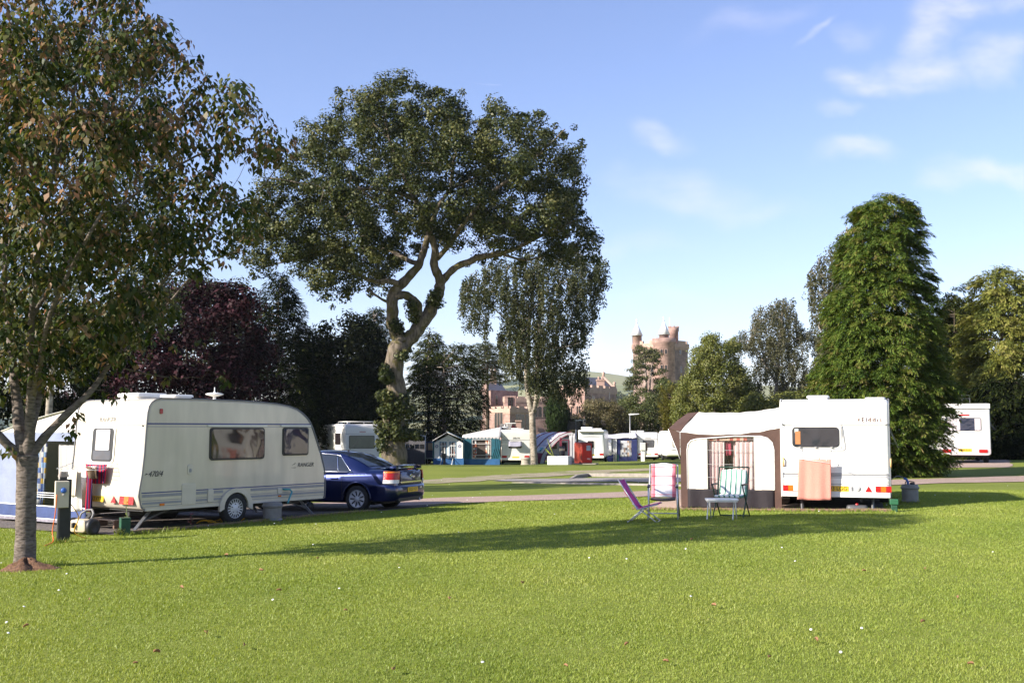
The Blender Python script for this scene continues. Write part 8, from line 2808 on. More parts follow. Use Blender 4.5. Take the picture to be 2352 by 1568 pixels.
def build_burgundy_awning():
    d = 87
    a = on_ground(1217, d); b = on_ground(1316, d)
    u = b - a; L = Vector((u.x, u.y)).length
    r = thing('awning', 'burgundy and grey porch awning with curved ribs behind the birch trunk', 'awning', a, math.atan2(u.y, u.x))
    s = L / 99.0
    X = lambda px: (px - 1217) * s
    # curved outline of the near end: from the ground at the left up to the caravan roof
    cur = [(X(1240), 0.0), (X(1245), 0.6), (X(1254), 1.15), (X(1266), 1.65), (X(1280), 2.08), (X(1296), 2.36), (X(1313), 2.48)]
    cpts, _ = smooth_path([Vector((p[0], 0, p[1])) for p in cur], [1] * len(cur), 5)
    inner = [Vector((p.x + 0.26, 0, max(0, p.z - 0.16))) for p in cpts]
    # roof shell runs back and to the left
    g = []
    for k in range(9):
        t = k / 8
        g.append([Vector((p.x - 1.9 * t, 3.6 * t, p.z)) for p in cpts])
    mb = MB(); mb.sheet([row[12:] for row in g], 0.012); mb.build('roof', M_LILACROOF, r)
    mb = MB(); mb.sheet([row[:8] for row in g], 0.012); mb.build('lower_wall', M_BURG, r)
    mb = MB(); mb.sheet([row[7:13] for row in g], 0.012); mb.build('front_window_band', M_AWNWHITE, r)
    mb = MB(); mb.sheet([[p + Vector((-0.03, 0, 0.02)) for p in row[8:12]] for row in g[1:3]], 0.006); mb.build('window', pm('turquoise_painted_reflection', (0.10, 0.42, 0.52), 0.15), r)  # pane colour carries a painted turquoise reflection
    for k in (0, 3, 6):
        mb = MB(); mb.tube([Vector((p.x - 1.9 * k / 8 - 0.02, 3.6 * k / 8, p.z + 0.02)) for p in cpts], 0.035, 6); mb.build('rib', M_BURG, r)
    # near arch in grey, burgundy pillars, dark opening with door
    mb = MB()
    n = len(cpts)
    for i in range(n - 1):
        p, q, pi, qi = cpts[i], cpts[i + 1], inner[i], inner[i + 1]
        mb.prism([(p.x, p.z), (q.x, q.z), (qi.x, qi.z), (pi.x, pi.z)], (0, 0, 0), X3, Z3, -Y3, -0.01, 0.02)
    mb.build('arch', M_GREYCAN, r)
    mb = MB(); mb.tube([p + Vector((0.30, -0.02, -0.10)) for p in cpts[:26]], 0.04, 5); mb.build('rib', M_BURG, r)
    xl, xr = X(1254), X(1316)
    xm0, xm1, xd = X(1285), X(1290), X(1306)
    mb = MB(); mb.box(((xl + xm0) / 2 + 0.1, 0.0, 0.28), (xm0 - xl, 0.02, 0.56)); mb.build('mudwall', M_BURG, r)
    mb = MB(); mb.box(((xm0 + xm1) / 2, -0.01, 1.05), (xm1 - xm0, 0.03, 2.0)); mb.box((xd, -0.012, 0.95), (0.07, 0.03, 1.85)); mb.box(((xm1 + xd) / 2, -0.012, 1.86), (xd - xm1, 0.03, 0.07)); mb.box(((xm1 + xd) / 2, -0.012, 0.06), (xd - xm1, 0.03, 0.12)); mb.build('door_frame', M_BURG, r)
    g = [[(xd + 0.05 + (xr + 0.15 - xd) * i / 8, 0.03 * math.sin(i * 1.6), 0.0 + 2.35 * j / 6 + 0.05 * i / 8) for i in range(9)] for j in range(7)]
    mb = MB(); mb.sheet(g, 0.01); mb.build('side_panel', M_GREYCAN, r)
    mb = MB(); mb.prism([(xl + 0.2, 0.55), (xm0, 0.55), (xm0, 1.95), (xm0 - 0.45, 1.75), (xl + 0.55, 1.3)], (0, 0.02, 0), X3, Z3, -Y3, 0, 0.006); mb.build('window', M_CLEAR, r)
    mb = MB(); mb.box(((xl + xr) / 2 + .2, 1.3, 1.0), (xr - xl, 0.02, 2.0)); mb.build('inner_wall', M_AWNWHITE, r)
    mb = MB(); mb.box(((xm1 + xd) / 2, 1.26, 1.3), (0.4, 0.02, 0.7)); mb.box((xl + 0.75, 1.26, 1.4), (0.35, 0.03, 0.5)); mb.build('inner_window', M_PANE, r)


build_burgundy_awning()

# third caravan and the navy awning
nv_ = vis_van('white caravan with wide grey rear window beside the navy awning', 1464, 1512, 96, H=2.5, paint=M_WHITE, roofround=0.3)
far_rear(nv_, (nv_.W * 0.48, 1.50, 0.98, 0.66), True, True, 1.90, pane=M_PANEGREY, lz=0.58, lw=0.30, lh=0.16)
nv_.vent(1.5, nv_.W - 0.45, 0.6, 0.6, 0.1, 2.5); nv_.vent(2.4, 1.9, 0.5, 0.5, 0.08, 2.5); nv_.vent(0.9, 1.5, 0.4, 0.4, 0.06, 2.5)
mb = MB(); mb.prism(rrect(0.5, 0.05, 0.01), (0.02, nv_.W * 0.5, 2.0), -Y3, Z3, -X3, 0, 0.016); mb.build('lettering_band', M_GREYINK, nv_.root)
M_NAVY = pm('navy_awning_canvas', (0.018, 0.026, 0.11), 0.8, 0.2, 4, 0.3)
M_PRINT = patch_mat('grey_print_curtain', [(0.52, 0.52, 0.54), (0.42, 0.42, 0.45), (0.60, 0.60, 0.60), (0.10, 0.10, 0.12), (0.52, 0.52, 0.54), (0.36, 0.26, 0.20)], 0.16, 0.2)


def build_navy_awning():
    d = 95.5
    a = on_ground(1390, d); b = on_ground(1463, d)
    u = b - a; L = Vector((u.x, u.y)).length
    r = thing('awning', 'navy awning with pale roof and a grey printed curtain', 'awning', a, math.atan2(u.y, u.x))
    s = L / 73.0
    X = lambda px: (px - 1390) * s
    x0, x1 = X(1413), X(1463)
    c0, c1 = X(1424), X(1450)
    mb = MB()
    for (p, q, z0, z1) in ((x0, c0, 0, 2.0), (c1, x1, 0, 2.0), (c0, c1, 1.84, 2.0), (c0, c1, 0, 0.40)):
        mb.box(((p + q) / 2, 0, (z0 + z1) / 2), (q - p, 0.02, z1 - z0))
    mb.build('end_wall', M_NAVY, r)
    cloth('curtain', None, None, Vector((c0 - 0.02, 0.04, 1.86)), X3, c1 - c0 + 0.04, 1.48, M_PRINT, 4, 0.015, 0, 0.01, 1.0, nu=20, nv=6, parent=r, nrm=-Y3, seed=2)
    for xx in (x0, x0 + 0.10, x0 - 0.12):
        mb = MB(); mb.tube([(xx, -0.05, 2.0), (xx - 0.02, -0.06, 0.0)], 0.028, 5); mb.build('pole_sleeve', M_PIPING, r)
    g = []
    for j in range(8):
        t = j / 7
        g.append([(-0.05 + (x1 + 0.05) * i / 14, -0.12 + 1.1 * t, 2.08 + 0.02 * math.sin(i * 0.9) - 0.10 * (1 - i / 14) + (0.28 + 0.14 * i / 14) * math.sin(t * PI / 2)) for i in range(15)])
    for j in range(1, 4):
        g.append([(p[0], 1.0 + 0.8 * j, p[2]) for p in g[7]])
    mb = MB(); mb.sheet(g, 0.012); mb.build('roof', M_LILACROOF, r)
    mb = MB(); mb.sheet([[(X(1396) + 0.3 * i / 4, -0.02 - 0.1 * i / 4, 0.55 + 1.4 * j / 4) for i in range(5)] for j in range(5)], 0.01); mb.box(((X(1392) + x0) / 2, 0.5, 1.3), (x0 - X(1392), 0.02, 1.4)); mb.build('porch_panel', M_AWNWHITE, r)
    mb = MB(); mb.box(((X(1396) + x0) / 2, 0.02, 0.28), (x0 - X(1396), 0.02, 0.55)); mb.build('mudwall', M_NAVY, r)
    mb = MB(); mb.box((X(1403), 0.46, 1.25), (0.5, 0.02, 0.9)); mb.build('window', M_PRINT, r)
    mb = MB(); mb.box((L / 2, 2.6, 0.95), (L, 0.02, 1.9)); mb.build('front_wall', M_NAVY, r)


build_navy_awning()
w4 = vis_van('white caravan end showing behind the brown awning canopy', 1529, 1575, 90, H=2.45, paint=M_WHITE, roofround=0.75)
w4.window(w4.rear(w4.W - 0.95, 1.45, -0.01, 0.1), 0.8, 0.65, M_BLACKP, pm('creamy_blind', (0.5, 0.45, 0.38), 0.6), 0.05)
mb = MB(); mb.prism([(-0.4, 0), (0.1, 0.02), (0.35, 0.0), (0.1, 0.06), (-0.1, 0.08)], (0, w4.W - 0.75, 0.85), -Y3, Z3, -X3, 0, 0.05); mb.build('emblem', M_GREYINK, w4.root)
rc = on_ground(1523, 101)
build_car('car', 'red car parked between the navy awning caravan and the brown canopy', rc, R(78), M_CARRED, '', False)

# motorhome behind the oak and its neighbours on the left
def build_far_left():
    b = on_ground(793, 75)
    # long axis runs left and away; the near long wall is lit, the rear end (in shade) looks right
    fwd = Vector((-0.45, 0.893, 0)).normalized()
    rz = math.atan2(fwd.y, fwd.x)
    left = Vector((-fwd.y, fwd.x, 0))
    W = 2.5                                               # rear left corner sits at b
    o = b - left * W
    o.z = b.z
    L = 6.8
    prof = [(0, 0.45), (L, 0.45), (L + 0.2, 1.0), (L, 1.8), (L - 0.4, 2.55), (L - 1, 2.72), (2, 2.76), (0.35, 2.76), (0.14, 2.70), (0.03, 2.56), (0.0, 2.35), (0, 1.0)]
    v = Van('motorhome', 'white motorhome with two small square side windows behind the oak trunk', 'motorhome', o, rz, prof, W, M_WHITE, 0.10)
    r = v.root
    for x, w, z in ((1.6, 1.2, 1.72), (4.9, 1.1, 1.75)):
        v.window(v.left(x, z, 0), w, 0.80, M_BLACKP, M_PANE, 0.06)
    slab('vent_cover', v.left(5.0, 1.02), 0.9, 0.25, 0.03, 0.02, M_OFFWHITE, r, 0.01)
    v.window(v.rear(W / 2 + 0.05, 1.52, 0.0), 1.85, 0.90, M_BLACKP, pm('green_grey_blind', (0.17, 0.18, 0.14), 0.25, 0.15, 3), 0.08)
    mb = MB(); mb.prism(rrect(0.45, 0.04, 0.01), (0, W / 2, 2.22), -Y3, Z3, -X3, 0, 0.02); mb.build('brake_light', M_RED, r)
    mb = MB(); mb.prism(rrect(W - 0.1, 0.025, 0.01), (0, W / 2, 2.08), -Y3, Z3, -X3, 0, 0.012); mb.build('seam_rail', M_GREYLINE, r)
    mb = MB(); mb.tube([(0.5, 0.3, 2.92), (0.5, W - 0.3, 2.92)], 0.03, 6); mb.tube([(2.5, 0.3, 2.92), (2.5, W - 0.3, 2.92)], 0.03, 6); mb.tube([(0.5, W - 0.3, 2.92), (2.5, W - 0.3, 2.92)], 0.03, 6); mb.tube([(0.5, 0.3, 2.92), (2.5, 0.3, 2.92)], 0.03, 6)
    for x in (0.5, 2.5):
        for y in (0.3, W - 0.3):
            mb.tube([(x, y, 2.7), (x, y, 2.92)], 0.025, 6)
    mb.build('roof_rack', M_WHITE, r)
    v.vent(4.2, 1.2, 0.9, 1.1, 0.08, 2.74)
    for x in (1.5, 5.4):
        mb = MB(); mb.lathe([(0.2, 0.1), (0.36, 0.09), (0.36, -0.09), (0.2, -0.1)], (x, W - 0.1, 0.36), (0, 1, 0), 18); mb.build('wheel', M_RUBBER, r)
    # caravan, dark off-roader and windbreak right of the oak trunk
    c2 = vis_van('low white caravan half hidden behind the dark windbreak', 932, 998, 92, H=2.5, paint=M_OFFWHITE, roofround=0.3)
    c2.vent(1.0, 0.9, 0.8, 0.7, 0.12, 2.5)
    mb = MB(); mb.prism(rrect(c2.W - 0.1, 0.03, 0.01), (0.02, c2.W / 2, 1.65), -Y3, Z3, -X3, 0, 0.016); mb.build('seam_rail', M_GREYLINE, c2.root)
    # off-roader: boxy estate seen from its side
    p = on_ground(984, 84.5)
    q = thing('off_road_car', 'dark navy off-road car left of the teal awning', 'car', p, R(172))
    prof = [(-2.1, 0.5), (-2.15, 0.95), (-2.05, 1.05), (-1.85, 1.70), (-1.70, 1.78), (0.35, 1.80), (0.5, 1.76), (1.0, 1.15), (2.05, 1.02), (2.2, 0.85), (2.2, 0.5)]
    mb = MB(); mb.prism(prof, (0, -0.85, 0), X3, Z3, Y3, 0, 1.7); sm_build(mb, 'body', M_CARDARK, q, 30, 0.08)
    for ys in (-1, 1):
        for (x0, x1, t0, t1) in ((-1.75, -1.0, -1.62, -0.98), (-0.88, -0.15, -0.88, -0.15), (-0.05, 0.80, -0.05, 0.40)):
            mb = MB(); mb.prism([(x0, 1.12), (x1, 1.12), (t1, 1.66), (t0, 1.66)], (0, ys * 0.855, 0), X3, Z3, Y3 * ys, -0.004, 0.008); mb.build('side_window', pm('peach_painted_reflection', (0.36, 0.24, 0.15), 0.1), q)  # peach reflection is put into the window colour
        for x in (-1.35, 1.45):
            mb = MB(); mb.lathe([(0.2, 0.1), (0.37, 0.09), (0.37, -0.09), (0.2, -0.1)], (x, ys * 0.80, 0.37), (0, 1, 0), 20); w = mb.build('wheel', M_RUBBER, q)
            mb = MB(); mb.lathe([(0.01, 0.11), (0.21, 0.115), (0.22, 0.09)], (x, ys * 0.80, 0.37), (0, ys, 0), 18); mb.build('rim', M_HUB, w)
    mb = MB(); mb.box((0, 0, 0.5), (3.6, 1.72, 0.1)); mb.build('side_step', M_GALV, q)
    # windbreak with clear panels
    a, b = on_ground(930, 80), on_ground(976, 79)
    u = b - a; L = Vector((u.x, u.y)).length
    r = thing('windbreak', 'dark canvas windbreak with clear upper panels right of the oak trunk', 'windbreak', a, math.atan2(u.y, u.x))
    M_DK = pm('charcoal_canvas', (0.05, 0.048, 0.055), 0.85, 0.2, 4, 0.2)
    mb = MB(); mb.box((L / 2, 0, 0.58), (L, 0.02, 1.16)); mb.box((L / 2, 0, 1.62), (L, 0.02, 0.24)); mb.build('panel', M_DK, r)
    mb = MB(); mb.box((L / 2, 0, 1.33), (L, 0.008, 0.34)); mb.build('window', M_CLEAR, r)
    for k in range(5):
        mb = MB(); mb.tube([(L * k / 4, 0.0, -0.05), (L * k / 4, 0, 1.80)], 0.025, 6); mb.build('pole', M_DK, r)
    # sun canopy beyond it
    a = on_ground(931, 83)
    r = thing('sun_canopy', 'small grey sun canopy on a thin pole above the windbreak', 'canopy', a, 0)
    g = [[(1.55 * i / 6, 2.0 * j / 4, 2.48 - 0.28 * i / 6 - 0.03 * math.sin(PI * i / 6)) for i in range(7)] for j in range(5)]
    mb = MB(); mb.sheet(g, 0.012); mb.prism([(0, 2.48), (1.55, 2.2), (1.55, 2.08), (0, 2.36)], (0, 0, 0), X3, Z3, -Y3, 0, 0.012); mb.build('roof', M_GREYROOF, r)
    for y in (0, 2.0):
        mb = MB(); mb.tube([(1.53, y, 0), (1.53, y, 2.2)], 0.03, 6); mb.build('pole', M_WHITE, r)
        mb = MB(); mb.tube([(0.02, y, 0), (0.02, y, 2.47)], 0.03, 6); mb.build('pole', M_WHITE, r)


build_far_left()


# motorhome at the right edge
def build_right_motorhome():
    d = 50.0
    a, b = on_ground(2165, d + 0.4), on_ground(2275, d - 0.4)
    u = b - a; u.z = 0
    ang = -R(17)
    right = Vector((math.cos(ang), math.sin(ang), 0)); fwd = Vector((-right.y, right.x, 0))
    W = 2.22
    o = b.copy(); o.z = gz(b.x, b.y)
    L = 5.8
    prof = [(0, 0.40), (L - 1.0, 0.40), (L, 0.6), (L + 0.3, 1.0), (L + 0.25, 1.7), (L + 0.3, 2.2), (L - 0.1, 2.75), (L - 0.8, 2.80), (2.0, 2.74), (0.2, 2.72), (0.08, 2.69), (0.02, 2.60), (0.0, 1.5), (-0.03, 0.8)]
    v = Van('motorhome', 'white motorhome with curtained rear window right of the big cypress', 'motorhome', o, math.atan2(fwd.y, fwd.x), prof, W, M_WHITE, 0.07)
    r = v.root
    fo = slab('window', v.rear(W * 0.52, 1.74, 0.0), 1.66, 0.72, 0.07, 0.02, M_OFFWHITE, r, 0.008)
    slab('pane', v.rear(W * 0.52, 1.77, 0.0), 1.56, 0.60, 0.07, 0.032, M_PANEBLUE, fo, 0.006)
    for y, w in ((W * 0.52 + 0.40, 0.55), (W * 0.52 - 0.62, 0.25)):
        slab('curtain', v.rear(y, 1.77, 0.032), w, 0.54, 0.02, 0.004, stripe_mat('net_curtain', [(0.5, (0.45, 0.40, 0.42)), (0.5, (0.60, 0.55, 0.55))], 0.14, 1), fo)
    mb = MB(); mb.prism(rrect(0.46, 0.06, 0.015), (-0.0, W * 0.5, 2.20), -Y3, Z3, -X3, -0.01, 0.03); mb.build('brake_light', M_RED, r)
    for z, w in ((2.46, 1.7), (2.30, W - 0.1)):
        mb = MB(); mb.prism(rrect(w, 0.016, 0.004), (0.01, W * 0.48, z), -Y3, Z3, -X3, -0.01, 0.016); mb.build('seam_line', M_GREYINK, r)
    mb = MB(); mb.prism(rrect(W + 0.02, 0.22, 0.03), (-0.0, W * 0.5, 2.60), -Y3, Z3, -X3, -0.02, 0.05, 0.02); mb.build('roof_edge', M_WHITE, r)
    text_mesh('lettering', 'SUNDANCE', 0.15, pm('faded_gold_lettering', (0.42, 0.30, 0.16), 0.5), r, v.rear(W * 0.66, 1.09, 0.012), 0.003, 0.25, 1.0)
    mb = MB(); mb.prism([(-0.45, 0), (0.4, -0.03), (0.4, -0.02), (-0.45, 0.012)], (-0.01, W * 0.24, 1.08), -Y3, Z3, -X3, -0.01, 0.006); mb.build('stripe', M_GREYINK, r)
    mb = MB(); mb.prism(rrect(W - 0.02, 0.38, 0.12), (-0.03, W * 0.5, 0.56), -Y3, Z3, -X3, -0.06, 0.05, 0.03); sm_build(mb, 'bumper', pm('pinkish_grey_bumper', (0.50, 0.45, 0.45), 0.4, 0.06, 5), r)
    for y in (0.34, W - 0.34):
        slab('tail_light', v.rear(y, 0.56, 0.08), 0.36, 0.145, 0.03, 0.03, M_RED, r, 0.008)
    v.plate(v.rear(W * 0.5, 0.60, 0.082), 'PA04 BYK', 0.56, 0.13, 0.11)
    # right wall: door window, flap, mirror
    v.window(v.side(2.4, 1.7), 0.9, 0.7, M_BLACKP, M_PANE)
    mb = MB(); mb.sheet([[(1.2 + 1.0 * i, -0.02 - 0.35 * j, 2.0 - 0.5 * j) for i in (0, 1)] for j in (0, 1)], 0.02); mb.build('open_flap', M_PANEGREY, r)
    mb = MB(); mb.prism(rrect(0.22, 0.32, 0.05), (L - 0.9, -0.24, 1.30), Y3, Z3, X3, -0.08, 0.08, 0.03); mb.build('mirror', M_BLACKP, r)
    # bicycle rack folded on the roof edge
    mb = MB()
    for (y0, y1, z0, z1) in ((0.82, 1.52, 2.70, 3.10), (1.15, 1.50, 2.72, 2.95)):
        mb.tube([(0.1, y0, z0), (0.1, y0, z1), (0.1, y1, z1), (0.1, y1, z0)], 0.018, 6)
    mb.tube([(0.1, 0.82, 2.95), (0.1, 1.52, 2.95)], 0.012, 6)
    mb.build('roof_rack', M_TRIMGREY, r)
    for x in (1.2, 4.6):
        for y in (0.1, W - 0.1):
            mb = MB(); mb.lathe([(0.18, 0.1), (0.33, 0.09), (0.33, -0.09), (0.18, -0.1)], (x, y, 0.33), (0, 1, 0), 18); mb.build('wheel', M_RUBBER, r)
    mb = MB(); mb.box((L / 2, W / 2, 0.36), (L - 1, W - 0.3, 0.14)); mb.build('chassis', M_UNDER, r)


build_right_motorhome()

# ------------------------------------------------------------------ small things in the middle distance
def bollard(label, px, d, h, w, mat, head=0.0):
    p = on_ground(px, d)
    r = thing('bollard', label, 'post', p)
    mb = MB(); mb.box((0, 0, h / 2 - 0.05), (w, w, h + 0.1)); mb.build('post', mat, r, 0.01)
    if head:
        mb = MB(); mb.box((-w * 0.15, 0, h - 0.12), (w * 1.7, w * 1.6, head)); mb.build('socket_head', mat, r, 0.015)


bollard('short black post with wider head on the lawn before the teal awning', 1021, 70, 0.68, 0.16, M_BLACKP, 0.30)


def fire_point():
    p = on_ground(1285, 72)
    r = thing('planter', 'white painted concrete block on the lawn left of the red cabinet', 'concrete block', p, R(-18))
    mb = MB()
    for (c, s) in (((0, -0.42, 0.26), (1.4, 0.10, 0.60)), ((0, 0.42, 0.26), (1.4, 0.10, 0.60)), ((-0.65, 0, 0.26), (0.10, 0.74, 0.60)), ((0.65, 0, 0.26), (0.10, 0.74, 0.60)), ((0, 0, 0.2), (1.2, 0.74, 0.5))):
        mb.box(c, s)
    mb.build('trough', pm('whitewashed_concrete', (0.70, 0.70, 0.68), 0.85, 0.12, 6, 0.3), r)
    b = on_ground(1291, 73.2)
    t = thing('bollard', 'dark round bollard with a beige band behind the white concrete block', 'bollard', b)
    mb = MB(); mb.lathe([(0.01, -0.1), (0.19, -0.1), (0.19, 1.18), (0.15, 1.22), (0.01, 1.22)], (0, 0, 0), (0, 0, 1), 18); mb.build('post', M_BLACKP, t)
    mb = MB(); mb.lathe([(0.195, 0.92), (0.197, 1.08), (0.195, 1.08)], (0, 0, 0), (0, 0, 1), 18, caps=False); mb.build('band', pm('beige_band', (0.36, 0.30, 0.20), 0.7), t)
    Yl = pm('fluorescent_yellow_plastic', (0.62, 0.66, 0.10), 0.5, 0.1, 8)
    foot = on_ground(1271, 72)
    for lab, tip, w in (('broad yellow beater leaning left from the white block', (-0.55, 0.0, 1.05), 0.05), ('thin yellow pole leaning left from the white block', (-0.4, 0.15, 1.7), 0.024)):
        mb = MB(); mb.tube([(0.05, 0, 0.5), (tip[0] * 0.5, tip[1] * .5, 0.5 + (tip[2] - 0.5) * 0.5), tip], [w * 0.5, w * 0.8, w], 6)
        ob = mb.build('pole', Yl); ob.location = foot; tag(ob, lab, 'pole')
    # red cabinet on a slab
    c = on_ground(1339, 73)
    s = small_box('paving_slab', 'pale concrete slab under the red fire cabinet', 'slab', c + Vector((-0.35, -0.1, -0.02)), R(-12), (2.6, 1.4, 0.10), M_CONCRETE)
    r = thing('fire_cabinet', 'red fire equipment cabinet with rounded top on a pale slab', 'cabinet', c + Vector((0, 0, 0.07)), R(24))
    prof = [(-0.42, 0), (0.42, 0), (0.42, 1.30), (0.36, 1.42), (-0.36, 1.42), (-0.42, 1.32)]
    mb = MB(); mb.prism([(-0.40, 0), (0.40, 0), (0.40, 1.30), (0.34, 1.40), (-0.34, 1.40), (-0.40, 1.30)], (0, 0, 0), X3, Z3, Y3, -0.55, 0.55); mb.build('body', pm('faded_red_paint', (0.32, 0.045, 0.025), 0.55, 0.25, 5, 0.2), r, 0.05)
    mb = MB(); mb.prism(rrect(0.72, 1.22, 0.05), (0, -0.55, 0.68), X3, Z3, -Y3, 0, 0.03, 0.01); mb.build('door', pm('bright_red_paint', (0.52, 0.02, 0.015), 0.35, 0.1, 5), r)
    mb = MB(); mb.prism(rrect(0.30, 0.34, 0.02), (0.1, -0.58, 1.02), X3, Z3, -Y3, 0, 0.012); mb.build('notice', pm('pale_blue_notice', (0.45, 0.52, 0.62), 0.5, 0.4, 30), r)
    text_mesh('lettering', 'FIRE', 0.14, M_WHITE, r, frame((0.12, -0.585, 0.30), X3, Z3), 0.003)


fire_point()
tub('small grey tub at the rear of the cream caravan beside the birch', on_ground(1208, 79), 0.36, 0.55, pm('pale_tub_plastic', (0.34, 0.30, 0.25), 0.6), cap=False)


def far_hookup():
    p = on_ground(1476, 88)
    r = thing('hookup_post', 'white hook-up post with brown back standing before the navy awning caravan', 'electric post', p)
    mb = MB(); mb.box((0, 0, 0.4), (0.30, 0.2, 1.0)); mb.build('post', M_WHITE, r, 0.02)
    mb = MB(); mb.box((0.0, -0.05, 1.18), (0.44, 0.26, 0.62)); mb.build('socket_box', M_OFFWHITE, r, 0.04)
    mb = MB(); mb.box((0.28, 0.05, 1.15), (0.14, 0.28, 0.62)); mb.build('back_board', pm('brown_board', (0.16, 0.08, 0.05), 0.7), r)


far_hookup()
mb = MB(); mb.box((0, 0, 0.25), (0.05, 0.05, 0.62)); ob = mb.build('peg', pm('bright_green_peg', (0.05, 0.40, 0.12), 0.5)); ob.location = on_ground(1419, 90); tag(ob, 'bright green stake before the navy awning', 'stake')


def lamp_post(label, px, d, ytop, arm=1.0):
    p = on_ground(px, d)
    top = P(px, ytop, d).z - p.z
    r = thing('street_lamp', label, 'lamp post', p)
    mb = MB(); mb.tube([(0, 0, -0.1), (0, 0, 1.2), (0, 0, top)], [0.07, 0.06, 0.05], 8); mb.build('pole', M_GALV, r)
    mb = MB(); mb.prism([(0, -0.12), (arm, -0.02), (arm, 0.06), (0.1, 0.06), (-0.08, 0.03)], (-0.06, 0, top), X3, Z3, Y3, -0.12, 0.12); mb.build('lamp_head', pm('white_lamp_head', (0.74, 0.74, 0.72), 0.4), r, 0.03)


lamp_post('taller slim street lamp before the green bush', 1447, 104, 951, 0.95)
lamp_post('lower street lamp left of the brownish bush', 1323, 100, 965, 0.80)

# leaves fallen on the lawn
M_DEADLEAF = pm('fallen_leaf', (0.30, 0.15, 0.07), 0.8, 0.4, 30)
lf = MB()
g = [[(-0.045 + 0.09 * i / 4, (j / 2 - 1) * 0.028 * math.sin(PI * (0.12 + 0.8 * i / 4)), 0.012 + 0.016 * abs(j - 2) + 0.01 * math.sin(i)) for j in range(5)] for i in range(5)]
lf.sheet(g, 0.002)
leaf0 = lf.build('fallen_leaf', M_DEADLEAF)
tag(leaf0, 'curled brown leaf fallen on the mown grass', 'leaf', 'fallen leaves on the lawn')
spots = [(310, 1540), (794, 1410), (418, 1360), (205, 1385), (1768, 1524), (1440, 1490), (1530, 1538), (360, 1510), (560, 1498), (730, 1290), (915, 1305), (1030, 1385), (1200, 1350), (2120, 1440), (2125, 1316), (1985, 1318),
         (640, 1365), (475, 1470), (150, 1250), (520, 1283), (600, 1320), (1640, 1400), (1875, 1480), (2200, 1385), (1300, 1545), (905, 1555), (60, 1450), (1590, 1245), (1690, 1215), (2230, 1540)]
for i, (px, py) in enumerate(spots):
    o = leaf0 if i == 0 else leaf0.copy()
    if i: COL.objects.link(o)
    q = ground_at(px, py)
    o.location = q + Vector((0, 0, 0.03)); o.rotation_euler = (random.uniform(-.4, .4), random.uniform(-.3, .3), random.uniform(0, 6))
    s = random.uniform(0.35, 0.8); o.scale = (s, s, s)


def daisies():
    N = 70
    d = 8 + 38 * RNG.random(N) ** 0.9
    x = (RNG.random(N) - 0.5) * 0.95 * d
    keep = np.ones(N, bool)
    for (o, u, v, lu, lv) in KEEP_OUT:
        a = (x - o.x) * u.x + (d - o.y) * u.y; b = (x - o.x) * v.x + (d - o.y) * v.y
        keep &= ~((a > 0) & (a < lu) & (b > 0) & (b < lv))
    x, d = x[keep], d[keep]
    mb = MB()
    for a, b in zip(x, d):
        z = gz(a, b) + 0.05
        mb.lathe([(0.001, 0.004), (0.011, 0.005), (0.013, 0.0)], (a, b, z), (random.uniform(-.3, .3), random.uniform(-.6, 0), 1), 7, caps=False)
    tag(mb.build('daisies', pm('daisy_white', (0.80, 0.79, 0.74), 0.7)), 'scattered white daisies in the lawn', 'flowers', kind='stuff')


daisies()

# ------------------------------------------------------------------ red sandstone house and tower
M_STONE = stone_mat('pink_sandstone', (0.35, 0.218, 0.178), (0.26, 0.16, 0.135), (0.33, 0.24, 0.205), 0.9, 0.38)
M_STONE2 = stone_mat('grey_pink_rubble', (0.28, 0.19, 0.155), (0.205, 0.14, 0.12), (0.27, 0.205, 0.18), 0.7, 0.35)
M_DRESSED = pm('pale_dressed_stone', (0.40, 0.27, 0.215), 0.9, 0.2, 1.5, 0.2)
M_SLATE = pm('dark_slate', (0.065, 0.062, 0.075), 0.6, 0.3, 3, 0.4, stretch=(1, 1, 4))
M_LEAD = pm('pale_lead_cone', (0.75, 0.73, 0.72), 0.5, 0.2, 2, 0.1)
M_DARKWIN = wavy_glass('dark_castle_window', (0.02, 0.018, 0.018), 0.15, 0.1, 1.0)


def V2(px, d):
    r_ = ray(px, HY)
    return Vector((r_.x / r_.y * d, d, 0))


def zat(py, d):
    return P(CX, py, d).z


